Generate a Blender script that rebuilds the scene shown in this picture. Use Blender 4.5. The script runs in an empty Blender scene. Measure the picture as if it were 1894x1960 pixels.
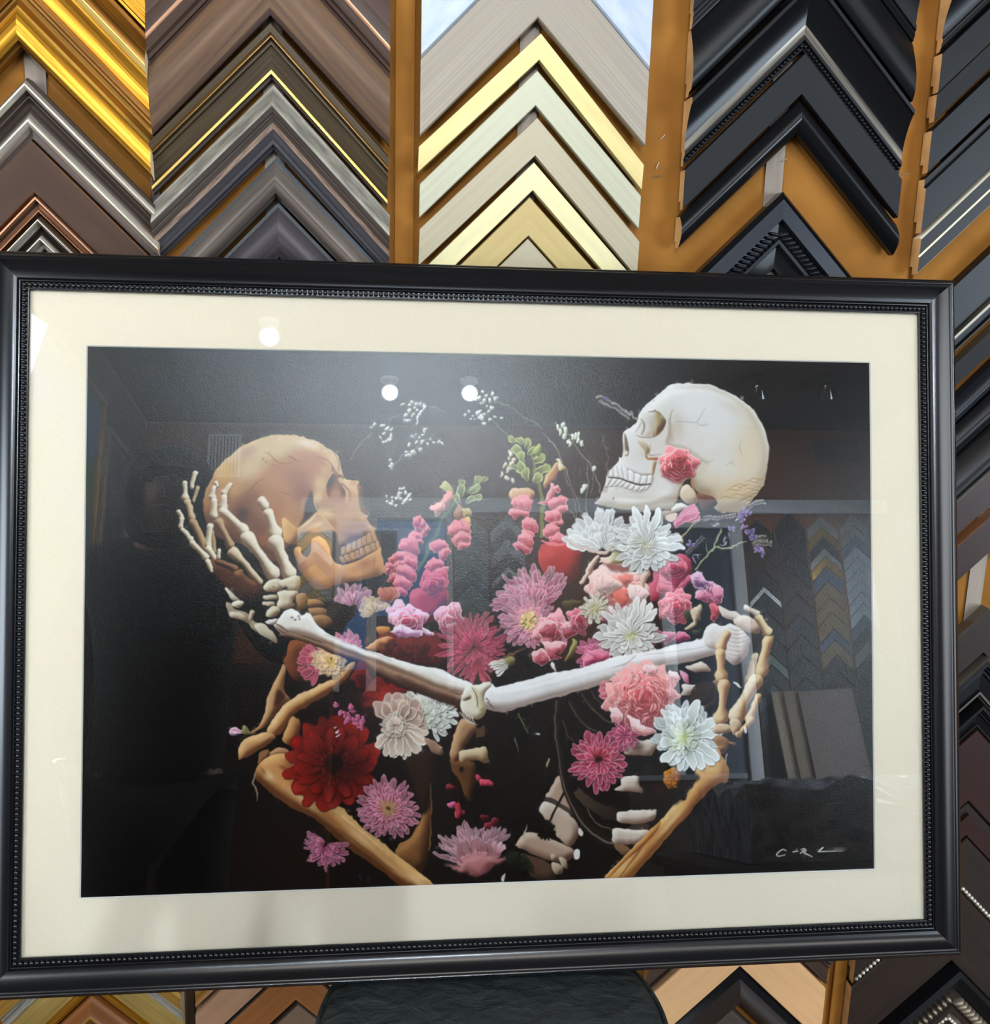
import bpy, bmesh, math, random
import numpy as np
from mathutils import Vector, Matrix

# ------------------------------------------------------------------ camera, light, exposure
scene = bpy.context.scene
COL = scene.collection
random.seed(3)

cam_data = bpy.data.cameras.new('camera')
cam_data.sensor_fit = 'HORIZONTAL'
cam_data.sensor_width = 36.0
cam_data.lens = 36.0 * 1900.0 / 1894.0
cam_data.clip_start = 0.005
cam = bpy.data.objects.new('camera', cam_data)
COL.objects.link(cam)
CAM_POS = Vector((0.0, -1.221, 1.441))
_f = Vector((0.10815995, 0.97152125, -0.21082667)).normalized()
_r = Vector((0.99413, -0.10485, 0.02684))
_r = (_r - _f * _r.dot(_f)).normalized()
_u = _r.cross(_f)
cam.matrix_world = Matrix((( _r.x, _u.x, -_f.x, CAM_POS.x), (_r.y, _u.y, -_f.y, CAM_POS.y), (_r.z, _u.z, -_f.z, CAM_POS.z), (0, 0, 0, 1)))
scene.camera = cam

world = bpy.data.worlds.new('sky_world')
scene.world = world
world.use_nodes = True
_bg = world.node_tree.nodes['Background']
_bg.inputs['Color'].default_value = (0.15, 0.40, 0.80, 1)
_bg.inputs['Strength'].default_value = 2.4

scene.view_settings.view_transform = 'Standard'
scene.view_settings.look = 'None'
scene.view_settings.gamma = 1.0
scene.view_settings.use_curve_mapping = False
scene.view_settings.exposure = -0.40


def area_light(name, loc, target, sx, sy, power, color):
    d = bpy.data.lights.new(name, 'AREA')
    d.shape = 'RECTANGLE'
    d.size, d.size_y = sx, sy
    d.energy = power
    d.color = color
    o = bpy.data.objects.new(name, d)
    COL.objects.link(o)
    o.location = loc
    o.rotation_euler = (Vector(target) - Vector(loc)).to_track_quat('-Z', 'Y').to_euler()
    return o


# area lamps: right window daylight, plus fill added at the left and overhead
area_light('window_daylight', (3.17, -3.1, 1.25), (0.6, -3.0, 1.1), 2.2, 2.2, 380, (0.74, 0.87, 1.0))
area_light('window_daylight', (-1.41, -1.3, 1.25), (0.6, -0.6, 0.7), 1.2, 2.0, 74, (0.90, 0.95, 1.0))  # added fill for the lower mat; the wall is not cut open
area_light('ceiling_panel_light', (0.15, -1.75, 3.06), (0.15, -1.0, 0.6), 1.5, 0.5, 28, (1.0, 0.93, 0.84))  # added overhead fill, kept out of what the glass mirrors
area_light('ceiling_panel_light', (1.7, -1.75, 3.06), (1.3, -0.9, 0.6), 1.2, 0.5, 16, (1.0, 0.93, 0.84))
area_light('ceiling_panel_light', (0.2, -2.55, 3.06), (0.2, -5.0, 2.3), 2.6, 0.4, 210, (1.0, 0.92, 0.82))  # added to brighten the mirrored far wall

# ------------------------------------------------------------------ helpers


def srgb(c):
    return tuple((v / 255.0 / 12.92) if v / 255.0 <= 0.04045 else ((v / 255.0 + 0.055) / 1.055) ** 2.4 for v in c)


MATS = {}


def mat(name, c1, c2=None, rough=0.5, metal=0.0, scale=(3, 60, 1), detail=3.0, lo=0.35, hi=0.65, bump=0.0, coord='UV', spec=0.5, coat=0.0, dist=0.0, bdist=0.001):
    """Procedural material: two tones mixed by a (streaked) noise, optional relief."""
    key = (name, c1, c2, rough, metal, scale, bump, coord, lo, hi, coat)
    if key in MATS:
        return MATS[key]
    m = bpy.data.materials.new(name)
    m.use_nodes = True
    nt = m.node_tree
    b = nt.nodes['Principled BSDF']
    b.inputs['Roughness'].default_value = rough
    b.inputs['Metallic'].default_value = metal
    b.inputs['Specular IOR Level'].default_value = spec
    b.inputs['Coat Weight'].default_value = coat
    b.inputs['Coat Roughness'].default_value = 0.15
    a = (*srgb(c1), 1)
    b.inputs['Base Color'].default_value = a
    if c2 is not None or bump:
        tc = nt.nodes.new('ShaderNodeTexCoord')
        mp = nt.nodes.new('ShaderNodeMapping')
        mp.inputs['Scale'].default_value = scale
        nz = nt.nodes.new('ShaderNodeTexNoise')
        nz.inputs['Scale'].default_value = 1.0
        nz.inputs['Detail'].default_value = detail
        nz.inputs['Distortion'].default_value = dist
        nt.links.new(tc.outputs[coord], mp.inputs['Vector'])
        nt.links.new(mp.outputs['Vector'], nz.inputs['Vector'])
        if c2 is not None:
            r = nt.nodes.new('ShaderNodeValToRGB')
            r.color_ramp.elements[0].position = lo
            r.color_ramp.elements[1].position = hi
            r.color_ramp.elements[0].color = a
            r.color_ramp.elements[1].color = (*srgb(c2), 1)
            nt.links.new(nz.outputs['Fac'], r.inputs['Fac'])
            nt.links.new(r.outputs['Color'], b.inputs['Base Color'])
        if bump:
            bp = nt.nodes.new('ShaderNodeBump')
            bp.inputs['Strength'].default_value = bump
            bp.inputs['Distance'].default_value = bdist
            nt.links.new(nz.outputs['Fac'], bp.inputs['Height'])
            nt.links.new(bp.outputs['Normal'], b.inputs['Normal'])
    MATS[key] = m
    return m


def emit(name, color, strength):
    m = bpy.data.materials.new(name)
    m.use_nodes = True
    b = m.node_tree.nodes['Principled BSDF']
    b.inputs['Base Color'].default_value = (*color, 1)
    b.inputs['Emission Color'].default_value = (*color, 1)
    b.inputs['Emission Strength'].default_value = strength
    return m


def empty(name, loc=(0, 0, 0), label=None, cat=None, group=None, rot=None):
    o = bpy.data.objects.new(name, None)
    o.empty_display_size = 0.05
    COL.objects.link(o)
    o.location = loc
    if rot:
        o.rotation_euler = rot
    tag(o, label, cat, group)
    return o


def tag(o, label=None, cat=None, group=None, kind=None):
    if label:
        o['label'] = label
    if cat:
        o['category'] = cat
    if group:
        o['group'] = group
    if kind:
        o['kind'] = kind
    return o


def mesh_obj(name, verts, faces, mats, parent=None, fmat=None, uvs=None, smooth_angle=None):
    me = bpy.data.meshes.new(name)
    me.from_pydata([tuple(v) for v in verts], [], faces)
    for m in (mats if isinstance(mats, (list, tuple)) else [mats]):
        me.materials.append(m)
    if fmat is not None:
        me.polygons.foreach_set('material_index', fmat)
    if uvs is not None:
        ul = me.uv_layers.new(name='UVMap')
        for p in me.polygons:
            for li in p.loop_indices:
                ul.data[li].uv = uvs[me.loops[li].vertex_index]
    if smooth_angle is not None:
        me.polygons.foreach_set('use_smooth', [True] * len(me.polygons))
        me.set_sharp_from_angle(angle=math.radians(smooth_angle))
    me.update()
    o = bpy.data.objects.new(name, me)
    COL.objects.link(o)
    if parent is not None:
        o.parent = parent
    return o


def bm_obj(name, bm, mats, parent=None, smooth_angle=None):
    me = bpy.data.meshes.new(name)
    bm.normal_update()
    bm.to_mesh(me)
    bm.free()
    for m in (mats if isinstance(mats, (list, tuple)) else [mats]):
        me.materials.append(m)
    if smooth_angle is not None:
        me.polygons.foreach_set('use_smooth', [True] * len(me.polygons))
        me.set_sharp_from_angle(angle=math.radians(smooth_angle))
    o = bpy.data.objects.new(name, me)
    COL.objects.link(o)
    if parent is not None:
        o.parent = parent
    return o


def box_bm(lo, hi, bevel=0.0, bm=None, segs=2):
    nb = bmesh.new()
    bmesh.ops.create_cube(nb, size=1.0)
    lo, hi = Vector(lo), Vector(hi)
    for v in nb.verts:
        v.co = Vector((lo[i] + (v.co[i] + 0.5) * (hi[i] - lo[i]) for i in range(3)))
    if bevel:
        bmesh.ops.bevel(nb, geom=list(nb.edges), offset=bevel, segments=segs, affect='EDGES', profile=0.5)
    if bm is None:
        return nb
    me = bpy.data.meshes.new('tmp')
    nb.to_mesh(me)
    nb.free()
    bm.from_mesh(me)
    bpy.data.meshes.remove(me)
    return bm


def box(name, lo, hi, m, parent=None, bevel=0.0):
    return bm_obj(name, box_bm(lo, hi, bevel), m, parent, 40 if bevel else None)


def lathe(name, prof, m, parent=None, seg=32, loc=(0, 0, 0), axis='Z', smooth_angle=40):
    verts, faces = [], []
    for r, z in prof:
        for k in range(seg):
            a = 2 * math.pi * k / seg
            p = (r * math.cos(a), r * math.sin(a), z)
            if axis == 'Y':
                p = (p[0], p[2], p[1])
            verts.append((p[0] + loc[0], p[1] + loc[1], p[2] + loc[2]))
    n = len(prof)
    for i in range(n - 1):
        for k in range(seg):
            k2 = (k + 1) % seg
            faces.append((i * seg + k, i * seg + k2, (i + 1) * seg + k2, (i + 1) * seg + k))
    faces.append(tuple(range(seg - 1, -1, -1)))
    faces.append(tuple((n - 1) * seg + k for k in range(seg)))
    return mesh_obj(name, verts, faces, m, parent, smooth_angle=smooth_angle)


def tube(name, pts, r, m, parent=None, seg=10, closed=False):
    pts = [Vector(p) for p in pts]
    verts, faces = [], []
    n = len(pts)
    for i, p in enumerate(pts):
        a = pts[(i - 1) % n] if closed or i > 0 else p
        b = pts[(i + 1) % n] if closed or i < n - 1 else p
        t = (b - a).normalized()
        up = Vector((0, 0, 1)) if abs(t.z) < 0.9 else Vector((1, 0, 0))
        x = t.cross(up).normalized()
        y = t.cross(x)
        for k in range(seg):
            an = 2 * math.pi * k / seg
            verts.append(p + x * math.cos(an) * r + y * math.sin(an) * r)
    for i in range(n if closed else n - 1):
        j = (i + 1) % n
        for k in range(seg):
            k2 = (k + 1) % seg
            faces.append((i * seg + k, i * seg + k2, j * seg + k2, j * seg + k))
    if not closed:
        faces.append(tuple(range(seg - 1, -1, -1)))
        faces.append(tuple((n - 1) * seg + k for k in range(seg)))
    return mesh_obj(name, verts, faces, m, parent, smooth_angle=50)


# ------------------------------------------------------------------ the room
CEIL = 3.12
FAR = -5.0
XL, XR = -1.47, 3.24
M_BOARD = mat('kraft_board', (122, 79, 27), (144, 96, 39), 0.8, scale=(9, 9, 9), coord='Object', detail=6, bump=0.15, spec=0.15)
M_GROOVE = mat('board_shadow_line', (72, 42, 18), rough=0.8)  # dark backing that shows in the board joints
M_FLOOR = mat('floor_boards', (92, 66, 46), (70, 48, 33), 0.45, scale=(2, 30, 1), coord='Object')
M_CEIL = mat('dark_ceiling', (52, 40, 34), (44, 33, 28), 0.9, scale=(4, 4, 4), coord='Object')
M_FARWALL = mat('orange_brown_paint', (128, 74, 34), (116, 66, 30), 0.7, scale=(3, 3, 3), coord='Object')
M_LEFTWALL = mat('dark_brown_paint', (58, 40, 32), (50, 34, 27), 0.8, scale=(3, 3, 3), coord='Object')
M_WHITE = mat('white_paint', (226, 228, 230), (214, 216, 220), 0.4, scale=(6, 6, 6), coord='Object')
M_DARKSTAIN = mat('dark_stain', (54, 38, 26), (40, 28, 18), 0.5, scale=(2, 2, 40), coord='Object')

floor = tag(box('floor', (XL, FAR, -0.05), (XR, 0.05, 0.0), M_FLOOR), 'brown wooden shop floor under the stool', kind='structure')
ceiling = tag(box('ceiling', (XL, FAR, CEIL), (XR, 0.05, CEIL + 0.05), M_CEIL), 'dark ceiling carrying the spotlights', kind='structure')
wall_left = tag(box('wall_left', (XL - 0.05, FAR, 0), (XL, 0.05, CEIL), M_LEFTWALL), 'dark brown wall with hanging pictures', kind='structure')
wall_right = tag(box('wall_right', (XR, FAR, 0), (XR + 0.05, 0.05, CEIL), M_LEFTWALL), 'plain wall beside the white column of samples', kind='structure')
wall_back = tag(box('wall_back', (XL, 0.0, 0), (XR, 0.05, CEIL), M_GROOVE), 'orange-brown board wall covered with moulding corner samples', kind='structure')
# the boards of the sample wall, one behind each column of samples
BOARD_EDGES = [-1.47, -1.0, -0.66, -0.385, -0.129, 0.160, 0.462, 0.79, 1.1, 1.4, 2.0, 2.6, 3.24]
for a, b in zip(BOARD_EDGES[:-1], BOARD_EDGES[1:]):
    box('board', (a + 0.001, -0.006, 0.02), (b - 0.001, 0.0, CEIL - 0.02), M_BOARD, wall_back, 0.0015)
M_STRIP = mat('brushed_steel_strip', (132, 118, 104), (108, 96, 84), 0.45, 0.3, scale=(80, 3, 4), coord='Object')
for x in (-0.385, -0.129, 0.160, 0.462, 0.79):
    box('hanging_strip', (x - 0.011, -0.0085, 0.1), (x + 0.011, -0.006, 2.6), M_STRIP, wall_back)
# battens between the columns
for x, w in ((0.0185, 0.011), (0.659, 0.009), (-0.262, 0.005)):
    box('batten', (x - w, -0.012, 0.02), (x + w, -0.006, CEIL - 0.02), M_BOARD if x > 0.0 else M_DARKSTAIN, wall_back, 0.001)
# staples left in the boards
M_STAPLE = mat('bright_staple', (226, 222, 214), rough=0.3, metal=1.0)
for x, z, a in ((0.473, 1.612, 0.5), (0.318, 1.60, 1.2), (0.3185, 1.588, 0.2), (0.322, 1.632, 0.8), (0.628, 1.602, 0.3), (0.601, 1.472, 0.9), (0.60, 1.466, 0.1), (0.302, 1.462, 0.4)):
    dx, dz = math.cos(a) * 0.004, math.sin(a) * 0.004
    tube('staple', [(x - dx, -0.0075 if a != 0.5 else -0.0095, z - dz), (x + dx, -0.0075 if a != 0.5 else -0.0095, z + dz)], 0.0006, M_STAPLE, wall_back, 6)
# ------------------------------------------------------------------ moulding corner samples
RAW = mat('raw_pine_end', (210, 168, 112), (182, 138, 86), 0.7, scale=(60, 14, 30), coord='Object', detail=4)
RABBET = mat('dark_rabbet', (58, 44, 32), rough=0.8)  # raw wood in the recess, its shade put into a dark colour
RAW_PALE = mat('raw_pale_end', (206, 188, 160), (186, 166, 136), 0.7, scale=(60, 14, 30), coord='Object', detail=4)

P_FLAT = [(0, .012), (.0, .0175), (.02, .019), (.98, .019), (1, .0175), (1, .012)]
P_THIN = [(0, .008), (.0, .0125), (.03, .014), (.97, .014), (1, .0125), (1, .008)]


def curve(f, n=10, s0=0.0, s1=1.0):
    return [(s0 + (s1 - s0) * i / n, f(i / n)) for i in range(n + 1)]


P_DOME = [(0, .006)] + curve(lambda t: .010 + .018 * math.sin(math.pi * (0.12 + 0.76 * t)), 12) + [(1, .008)]
P_SCOOP = [(0, .010), (0, .030), (.03, .034), (.10, .034), (.12, .031)] + curve(lambda t: .030 - .016 * math.sin(t * math.pi / 2) ** .8, 9, .14, .78) + [(.80, .0165), (.86, .0165), (.88, .014), (.93, .015), (.96, .013), (1, .012), (1, .007)]
P_OGEE = [(0, .008), (0, .014)] + curve(lambda t: .016 + .016 * (0.5 - 0.5 * math.cos(t * math.pi)), 8, .02, .36) + curve(lambda t: .032 - .003 * t, 2, .38, .46) + [(.48, .026)] + curve(lambda t: .026 - .010 * math.sin(t * math.pi / 2), 7, .5, .84) + [(.86, .018), (.93, .018), (.96, .013), (1, .012), (1, .007)]
P_STEP = [(0, .010), (0, .022), (.05, .026), (.20, .026), (.24, .021), (.27, .021), (.29, .017), (.34, .0185), (.40, .0185), (.42, .015), (.84, .013), (.86, .017), (.93, .017), (.95, .011), (1, .010), (1, .006)]
P_REV = [(0, .006), (0, .010), (.04, .012)] + curve(lambda t: .013 + .017 * math.sin(t * math.pi / 2), 9, .06, .72) + curve(lambda t: .030 - .004 * t * t, 4, .74, .92) + [(.95, .020), (1, .018), (1, .010)]
P_TWOBEAD = [(0, .010), (0, .018)] + curve(lambda t: .019 + .010 * math.sin(math.pi * t), 7, .02, .26) + [(.30, .017)] + curve(lambda t: .017 - .006 * math.sin(math.pi * t), 6, .32, .56) + curve(lambda t: .018 + .008 * math.sin(math.pi * t), 7, .60, .84) + [(.87, .013), (1, .012), (1, .007)]


def leg_mesh(parent, side, T, hw, prof, mats_for, end_mat, rab=0.22):
    """One mitred leg: profile swept from the mitre line to the vertical end cut."""
    hmin = prof[-1][1]
    closed = list(prof) + [(1, hmin * 0.55), (1 - rab, hmin * 0.55), (1 - rab, 0.0), (0, 0.0)]
    n = len(closed)
    verts, uvs = [], []
    for s, h in closed:
        verts.append((0.0, -h, -s * T))
        uvs.append((0.0, s * T))
    for s, h in closed:
        verts.append((side * hw, -h, -hw - s * T))
        uvs.append((hw * 1.414, s * T))
    faces, fm = [], []
    used = []

    def midx(m):
        if m not in used:
            used.append(m)
        return used.index(m)
    np_ = len(prof)
    for i in range(n):
        j = (i + 1) % n
        f = (i, j, n + j, n + i)
        faces.append(f if side > 0 else f[::-1])
        if i < np_ - 1:
            smid = (closed[i][0] + closed[j][0]) / 2
            fm.append(midx(mats_for(smid)))
        elif i == np_ - 1:
            fm.append(midx(mats_for(1.0)))
        elif i == n - 1:
            fm.append(midx(mats_for(0.0)))
        else:
            fm.append(midx(RABBET))
    cap = tuple(range(n, 2 * n))
    faces.append(cap if side > 0 else cap[::-1])
    fm.append(midx(end_mat))
    cap0 = tuple(range(n))
    faces.append(cap0[::-1] if side > 0 else cap0)
    fm.append(midx(end_mat))
    # per-face uv so that grain runs along the leg on both sides
    return mesh_obj('leg', verts, faces, used, parent, fm, uvs, smooth_angle=28)


def bands(*spec):
    """spec: (upper limit of s, material) pairs."""
    def f(s):
        for lim, m in spec:
            if s <= lim:
                return m
        return spec[-1][1]
    return f


SAMPLES = []


def corner_sample(label, cx, az, T, prof, mats_for, hw=0.131, tilt=0.0, end=RAW, group='moulding corner samples on the board wall', y=-0.0085, legs=(-1, 1), rot=None, face=1):
    if SAMPLES:                                   # keep a hair's gap to the sample hung above
        pc, pz, pT, pt, ph = SAMPLES[-1]
        if abs(pc - cx) < 0.06 and az < pz:
            gap = pz - pT - az - abs(pc - cx) - abs(pt - tilt) * math.pi / 180 * max(ph, hw) * 2.3
            if gap < 0.0012:
                az, T = az - (0.0012 - gap), T - (0.0012 - gap)
    o = empty('corner_sample', (cx, y, az), label, 'frame sample', group, rot=(0, math.radians(tilt), 0))
    for s in legs:
        leg_mesh(o, s, T, hw, prof, mats_for, end)
    SAMPLES.append((cx, az, T, tilt, hw))
    return o


def bead_trim(o, T, hw, s, h, r, pitch, m, name='bead_trim', legs=(-1, 1), squash=1.0, slant=0.0, seg=6):
    """A run of small carved beads along both legs, one part."""
    bm = bmesh.new()
    for side in legs:
        n = int(hw * 1.414 / pitch)
        for i in range(n + 1):
            d = min(i * pitch / 1.414 + r * 0.9, hw - r)
            c = Vector((side * d, -h, -d - s * T))
            g = bmesh.ops.create_icosphere(bm, subdivisions=1 if seg <= 6 else 2, radius=r)
            ax = Vector((side, 0, -1)).normalized()
            ay = Vector((side, 0, 1)).normalized()
            for v in g['verts']:
                p = v.co.copy()
                v.co = c + ax * (p.x * squash + slant * p.z) + ay * p.z + Vector((0, p.y, 0))
    ob = bm_obj(name, bm, m, o, 60)
    ob['kind'] = 'stuff'
    return ob


# finishes
GOLD = mat('burnished_gold_leaf', (214, 160, 52), (150, 98, 24), 0.34, 0.85, scale=(6, 260, 1), detail=5, bump=0.2)
GOLD_D = mat('antique_gold_brown', (142, 96, 30), (92, 56, 16), 0.4, 0.7, scale=(6, 240, 1), detail=5, bump=0.2)
GOLD_L = mat('pale_gold_line', (236, 206, 120), (204, 164, 78), 0.3, 0.85, scale=(8, 200, 1))
GOLD_DULL = mat('dull_gold_leaf', (178, 138, 62), (140, 100, 40), 0.45, 0.6, scale=(5, 120, 1), detail=5)
SILV = mat('rubbed_silver_leaf', (232, 226, 210), (150, 140, 126), 0.32, 0.6, scale=(7, 240, 1), detail=6, lo=.3, hi=.7, bump=0.2)
SILV_D = mat('dark_pewter_brown', (74, 62, 54), (48, 38, 32), 0.4, 0.4, scale=(6, 220, 1), detail=5)
BRN = mat('chocolate_leather_brown', (66, 45, 31), (54, 36, 25), 0.5, scale=(10, 40, 1), detail=6, spec=0.2)
COPPER = mat('copper_edge_line', (184, 138, 106), (136, 96, 70), 0.32, 0.7, scale=(6, 100, 1))
WALNUT = mat('smoky_walnut', (84, 64, 50), (124, 96, 70), 0.45, 0.05, scale=(4, 70, 1), detail=6, lo=.4, hi=.75, spec=0.2)
WALNUT_D = mat('dark_walnut', (58, 44, 36), (76, 58, 48), 0.4, scale=(4, 70, 1), detail=5, spec=0.2)
MAUVE = mat('mauve_brown_stain', (84, 66, 60), (68, 52, 48), 0.5, scale=(4, 60, 1), detail=5, spec=0.2)
BRONZE = mat('dark_bronze', (70, 58, 40), (48, 38, 27), 0.36, 0.35, scale=(5, 120, 1), detail=4, spec=0.2)
BRONZE_L = mat('bronze_rub_line', (150, 116, 62), (112, 82, 42), 0.35, 0.6, scale=(6, 160, 1))
GREYSTONE = mat('distressed_grey', (142, 138, 124), (112, 108, 100), 0.5, 0.2, scale=(30, 160, 1), detail=6, lo=.4, hi=.6)
GREYBRN = mat('weathered_grey_brown', (84, 74, 66), (62, 54, 50), 0.45, 0.25, scale=(5, 110, 1), detail=6, spec=0.2)
RUSTLINE = mat('rusty_rub_line', (168, 140, 118), (92, 76, 66), 0.5, 0.2, scale=(40, 300, 1), detail=8, lo=.3, hi=.7)
SLATE = mat('slate_black_wash', (58, 56, 58), (44, 42, 46), 0.42, 0.2, scale=(6, 140, 1), detail=5, spec=0.2)
STEEL = mat('bright_steel_edge', (196, 208, 216), (150, 160, 170), 0.26, 0.85, scale=(6, 200, 1), detail=5)
PEWTER = mat('pewter_wash', (126, 116, 106), (92, 84, 78), 0.38, 0.4, scale=(4, 90, 1), detail=6)
PEWTER_D = mat('dark_pewter_wash', (70, 64, 66), (54, 50, 54), 0.4, 0.3, scale=(4, 90, 1), detail=5, spec=0.2)
ICE = mat('icy_white_leaf', (168, 174, 184), (148, 160, 176), 0.45, 0.2, scale=(24, 50, 1), detail=6)
GREYWEAVE = mat('brushed_taupe_grey', (148, 138, 122), (128, 118, 104), 0.5, 0.15, scale=(2, 700, 1), detail=4)
CHAMP = mat('champagne_gold', (196, 180, 122), (184, 166, 110), 0.42, 0.3, scale=(12, 60, 1), detail=5)
SAGE = mat('brushed_sage_silver', (170, 168, 144), (154, 152, 130), 0.42, 0.3, scale=(2, 600, 1), detail=4)
TAUPE = mat('brushed_warm_silver', (164, 154, 128), (146, 136, 112), 0.42, 0.3, scale=(2, 600, 1), detail=4)
CREAM = mat('pale_cream_leaf', (204, 194, 146), (190, 182, 142), 0.4, 0.3, scale=(10, 50, 1), detail=5)
KHAKI = mat('khaki_gold', (172, 152, 98), (160, 140, 90), 0.45, 0.25, scale=(4, 80, 1), detail=4)
EDGE_D = mat('dark_edge_paint', (62, 50, 40), rough=0.6)
BLK = mat('satin_black', (15, 16, 18), (12, 13, 15), 0.36, scale=(5, 50, 1), detail=3, spec=0.2)
BLK_G = mat('gloss_black', (16, 17, 19), rough=0.22, spec=0.2)
BLK_M = mat('matt_black', (22, 23, 25), (19, 20, 22), 0.6, scale=(5, 50, 1), spec=0.2)
BLK_RUB = mat('black_with_rubbed_edge', (120, 112, 98), (60, 56, 50), 0.35, 0.5, scale=(6, 120, 1), detail=5)
BLK_BLUE = mat('blue_black_lacquer', (30, 33, 40), (24, 27, 33), 0.36, scale=(6, 60, 1), spec=0.2)
GILT = mat('thin_gilt_lip', (232, 218, 170), (206, 184, 120), 0.3, 0.7, scale=(8, 80, 1))
IVORY = mat('ivory_line', (236, 230, 206), rough=0.4)
DKBRN = mat('espresso_brown', (42, 32, 26), (34, 25, 20), 0.4, scale=(5, 60, 1), spec=0.2)
REDBRN = mat('red_espresso', (48, 27, 22), (40, 22, 18), 0.35, scale=(5, 60, 1), spec=0.2)
ORNATE = mat('aged_silver_ornament', (150, 138, 118), (92, 82, 68), 0.4, 0.6, scale=(60, 200, 1), detail=6)
PEACH = mat('peach_tan_stain', (206, 160, 112), (196, 150, 102), 0.5, scale=(5, 60, 1))
TANB = mat('tan_brown_stain', (158, 112, 70), (140, 96, 58), 0.5, scale=(4, 80, 1), detail=5)
ORGBRN = mat('orange_brown_stain', (136, 84, 40), (116, 70, 32), 0.45, scale=(4, 80, 1), detail=5)
OLIVEG = mat('olive_gold_wash', (176, 150, 84), (148, 124, 66), 0.45, 0.35, scale=(4, 90, 1), detail=5)

# --- first column: golds, silver and chocolate
c = -0.392
o = corner_sample('ornate bright gold corner sample with fine ridges at the upper left corner', c, 1.925, .080, P_STEP, bands((.3, GOLD), (.5, GOLD_D), (1, GOLD)), hw=.130)
corner_sample('widest antique gold corner sample, brown band over a broad gold slope', c, 1.842, .094, P_OGEE, bands((.34, GOLD_D), (.47, GOLD_L), (.86, GOLD), (1, GOLD_D)), hw=.131, end=RAW_PALE)
corner_sample('bright burnished gold corner sample with a rounded lower slope, above the grey strip', c, 1.747, .056, P_REV, bands((.1, GOLD_L), (.3, GOLD_D), (.36, GOLD_L), (.72, GOLD), (.93, GOLD), (1, GOLD_D)), hw=.132, end=RAW_PALE)
corner_sample('silver leaf corner sample with two dark brown bands, left column', c + .004, 1.660, .062, P_TWOBEAD, bands((.05, GREYBRN), (.24, SILV), (.52, SILV_D), (.60, GREYBRN), (.86, SILV), (1, SILV_D)), hw=.131, end=RAW)
corner_sample('flat chocolate brown corner sample with thin copper edges', c + .003, 1.597, .056, P_FLAT, bands((.05, COPPER), (.08, SILV_D), (.92, BRN), (1, COPPER)), hw=.131)
corner_sample('narrow copper lined brown corner sample just above the frame top', c + .006, 1.540, .020, P_STEP, bands((.3, COPPER), (.6, BRN), (1, COPPER)), hw=.13)
corner_sample('small silver and black corner sample peeking over the frame, left column', c + .008, 1.516, .034, P_TWOBEAD, bands((.1, BRN), (.3, SILV), (.6, SILV_D), (1, SILV)), hw=.125)

# --- second column: browns and pewters
c = -0.129
corner_sample('dark mauve-brown corner sample with a copper shoulder at the top edge', c, 1.90, .085, P_REV, bands((.5, MAUVE), (.72, WALNUT_D), (.8, COPPER), (1, WALNUT_D)), hw=.1305, end=RAW_PALE)
corner_sample('broad smoky walnut corner sample, largest in the brown column', c, 1.814, .077, P_DOME, bands((.12, WALNUT_D), (.9, WALNUT), (1, WALNUT_D)), hw=.1305, end=RAW_PALE)
corner_sample('dark bronze corner sample with a bright gold inner lip', c + .001, 1.733, .060, P_STEP, bands((.05, BRONZE), (.2, BRONZE), (.26, BRONZE_L), (.42, BRONZE), (.82, BRONZE), (.93, GOLD_L), (1, EDGE_D)), hw=.131, end=RAW_PALE, tilt=1.2)
corner_sample('distressed grey corner sample with a rusty rubbed ridge', c + .002, 1.666, .068, P_OGEE, bands((.36, GREYSTONE), (.62, GREYBRN), (.70, RUSTLINE), (1, SLATE)), hw=.132, tilt=1.2)
corner_sample('pewter brown corner sample with a bright steel outer edge', c + .003, 1.600, .054, P_REV, bands((.16, STEEL), (.6, PEWTER), (1, GREYBRN)), hw=.132)
corner_sample('dark pewter corner sample half hidden behind the frame top', c + .005, 1.540, .060, P_DOME, bands((.1, STEEL), (1, PEWTER_D)), hw=.131)

# --- third column: pale flat profiles
c = 0.167
corner_sample('icy pale blue-white wide corner sample at the top of the pale column', c, 1.960, .127, P_THIN, bands((1, ICE)), hw=.131, end=EDGE_D)
corner_sample('wide flat taupe grey corner sample with fine brushed grain', c - .001, 1.832, .083, P_FLAT, bands((1, GREYWEAVE)), hw=.1305, end=TANB)
corner_sample('champagne gold flat corner sample hanging slightly askew', c + .003, 1.740, .035, P_FLAT, bands((1, CHAMP)), hw=.131, tilt=2.0, end=CHAMP)
corner_sample('sage silver flat corner sample below the champagne one', c + .001, 1.702, .045, P_THIN, bands((1, SAGE)), hw=.130, tilt=.8, end=SAGE)
corner_sample('warm silver brushed flat corner sample in the middle of the pale column', c + .002, 1.644, .042, P_FLAT, bands((1, TAUPE)), hw=.130, tilt=1.2, end=TAUPE)
corner_sample('pale cream gold narrow corner sample, second above the khaki one', c, 1.598, .034, P_FLAT, bands((1, CREAM)), hw=.128, tilt=.5, end=CREAM)
corner_sample('khaki gold flat corner sample low in the pale column', c - .003, 1.563, .050, P_THIN, bands((1, KHAKI)), hw=.126, end=KHAKI)
corner_sample('small brushed grey corner sample tip just over the frame top', c - .004, 1.510, .040, P_FLAT, bands((1, TAUPE)), hw=.120, end=TAUPE)

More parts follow.
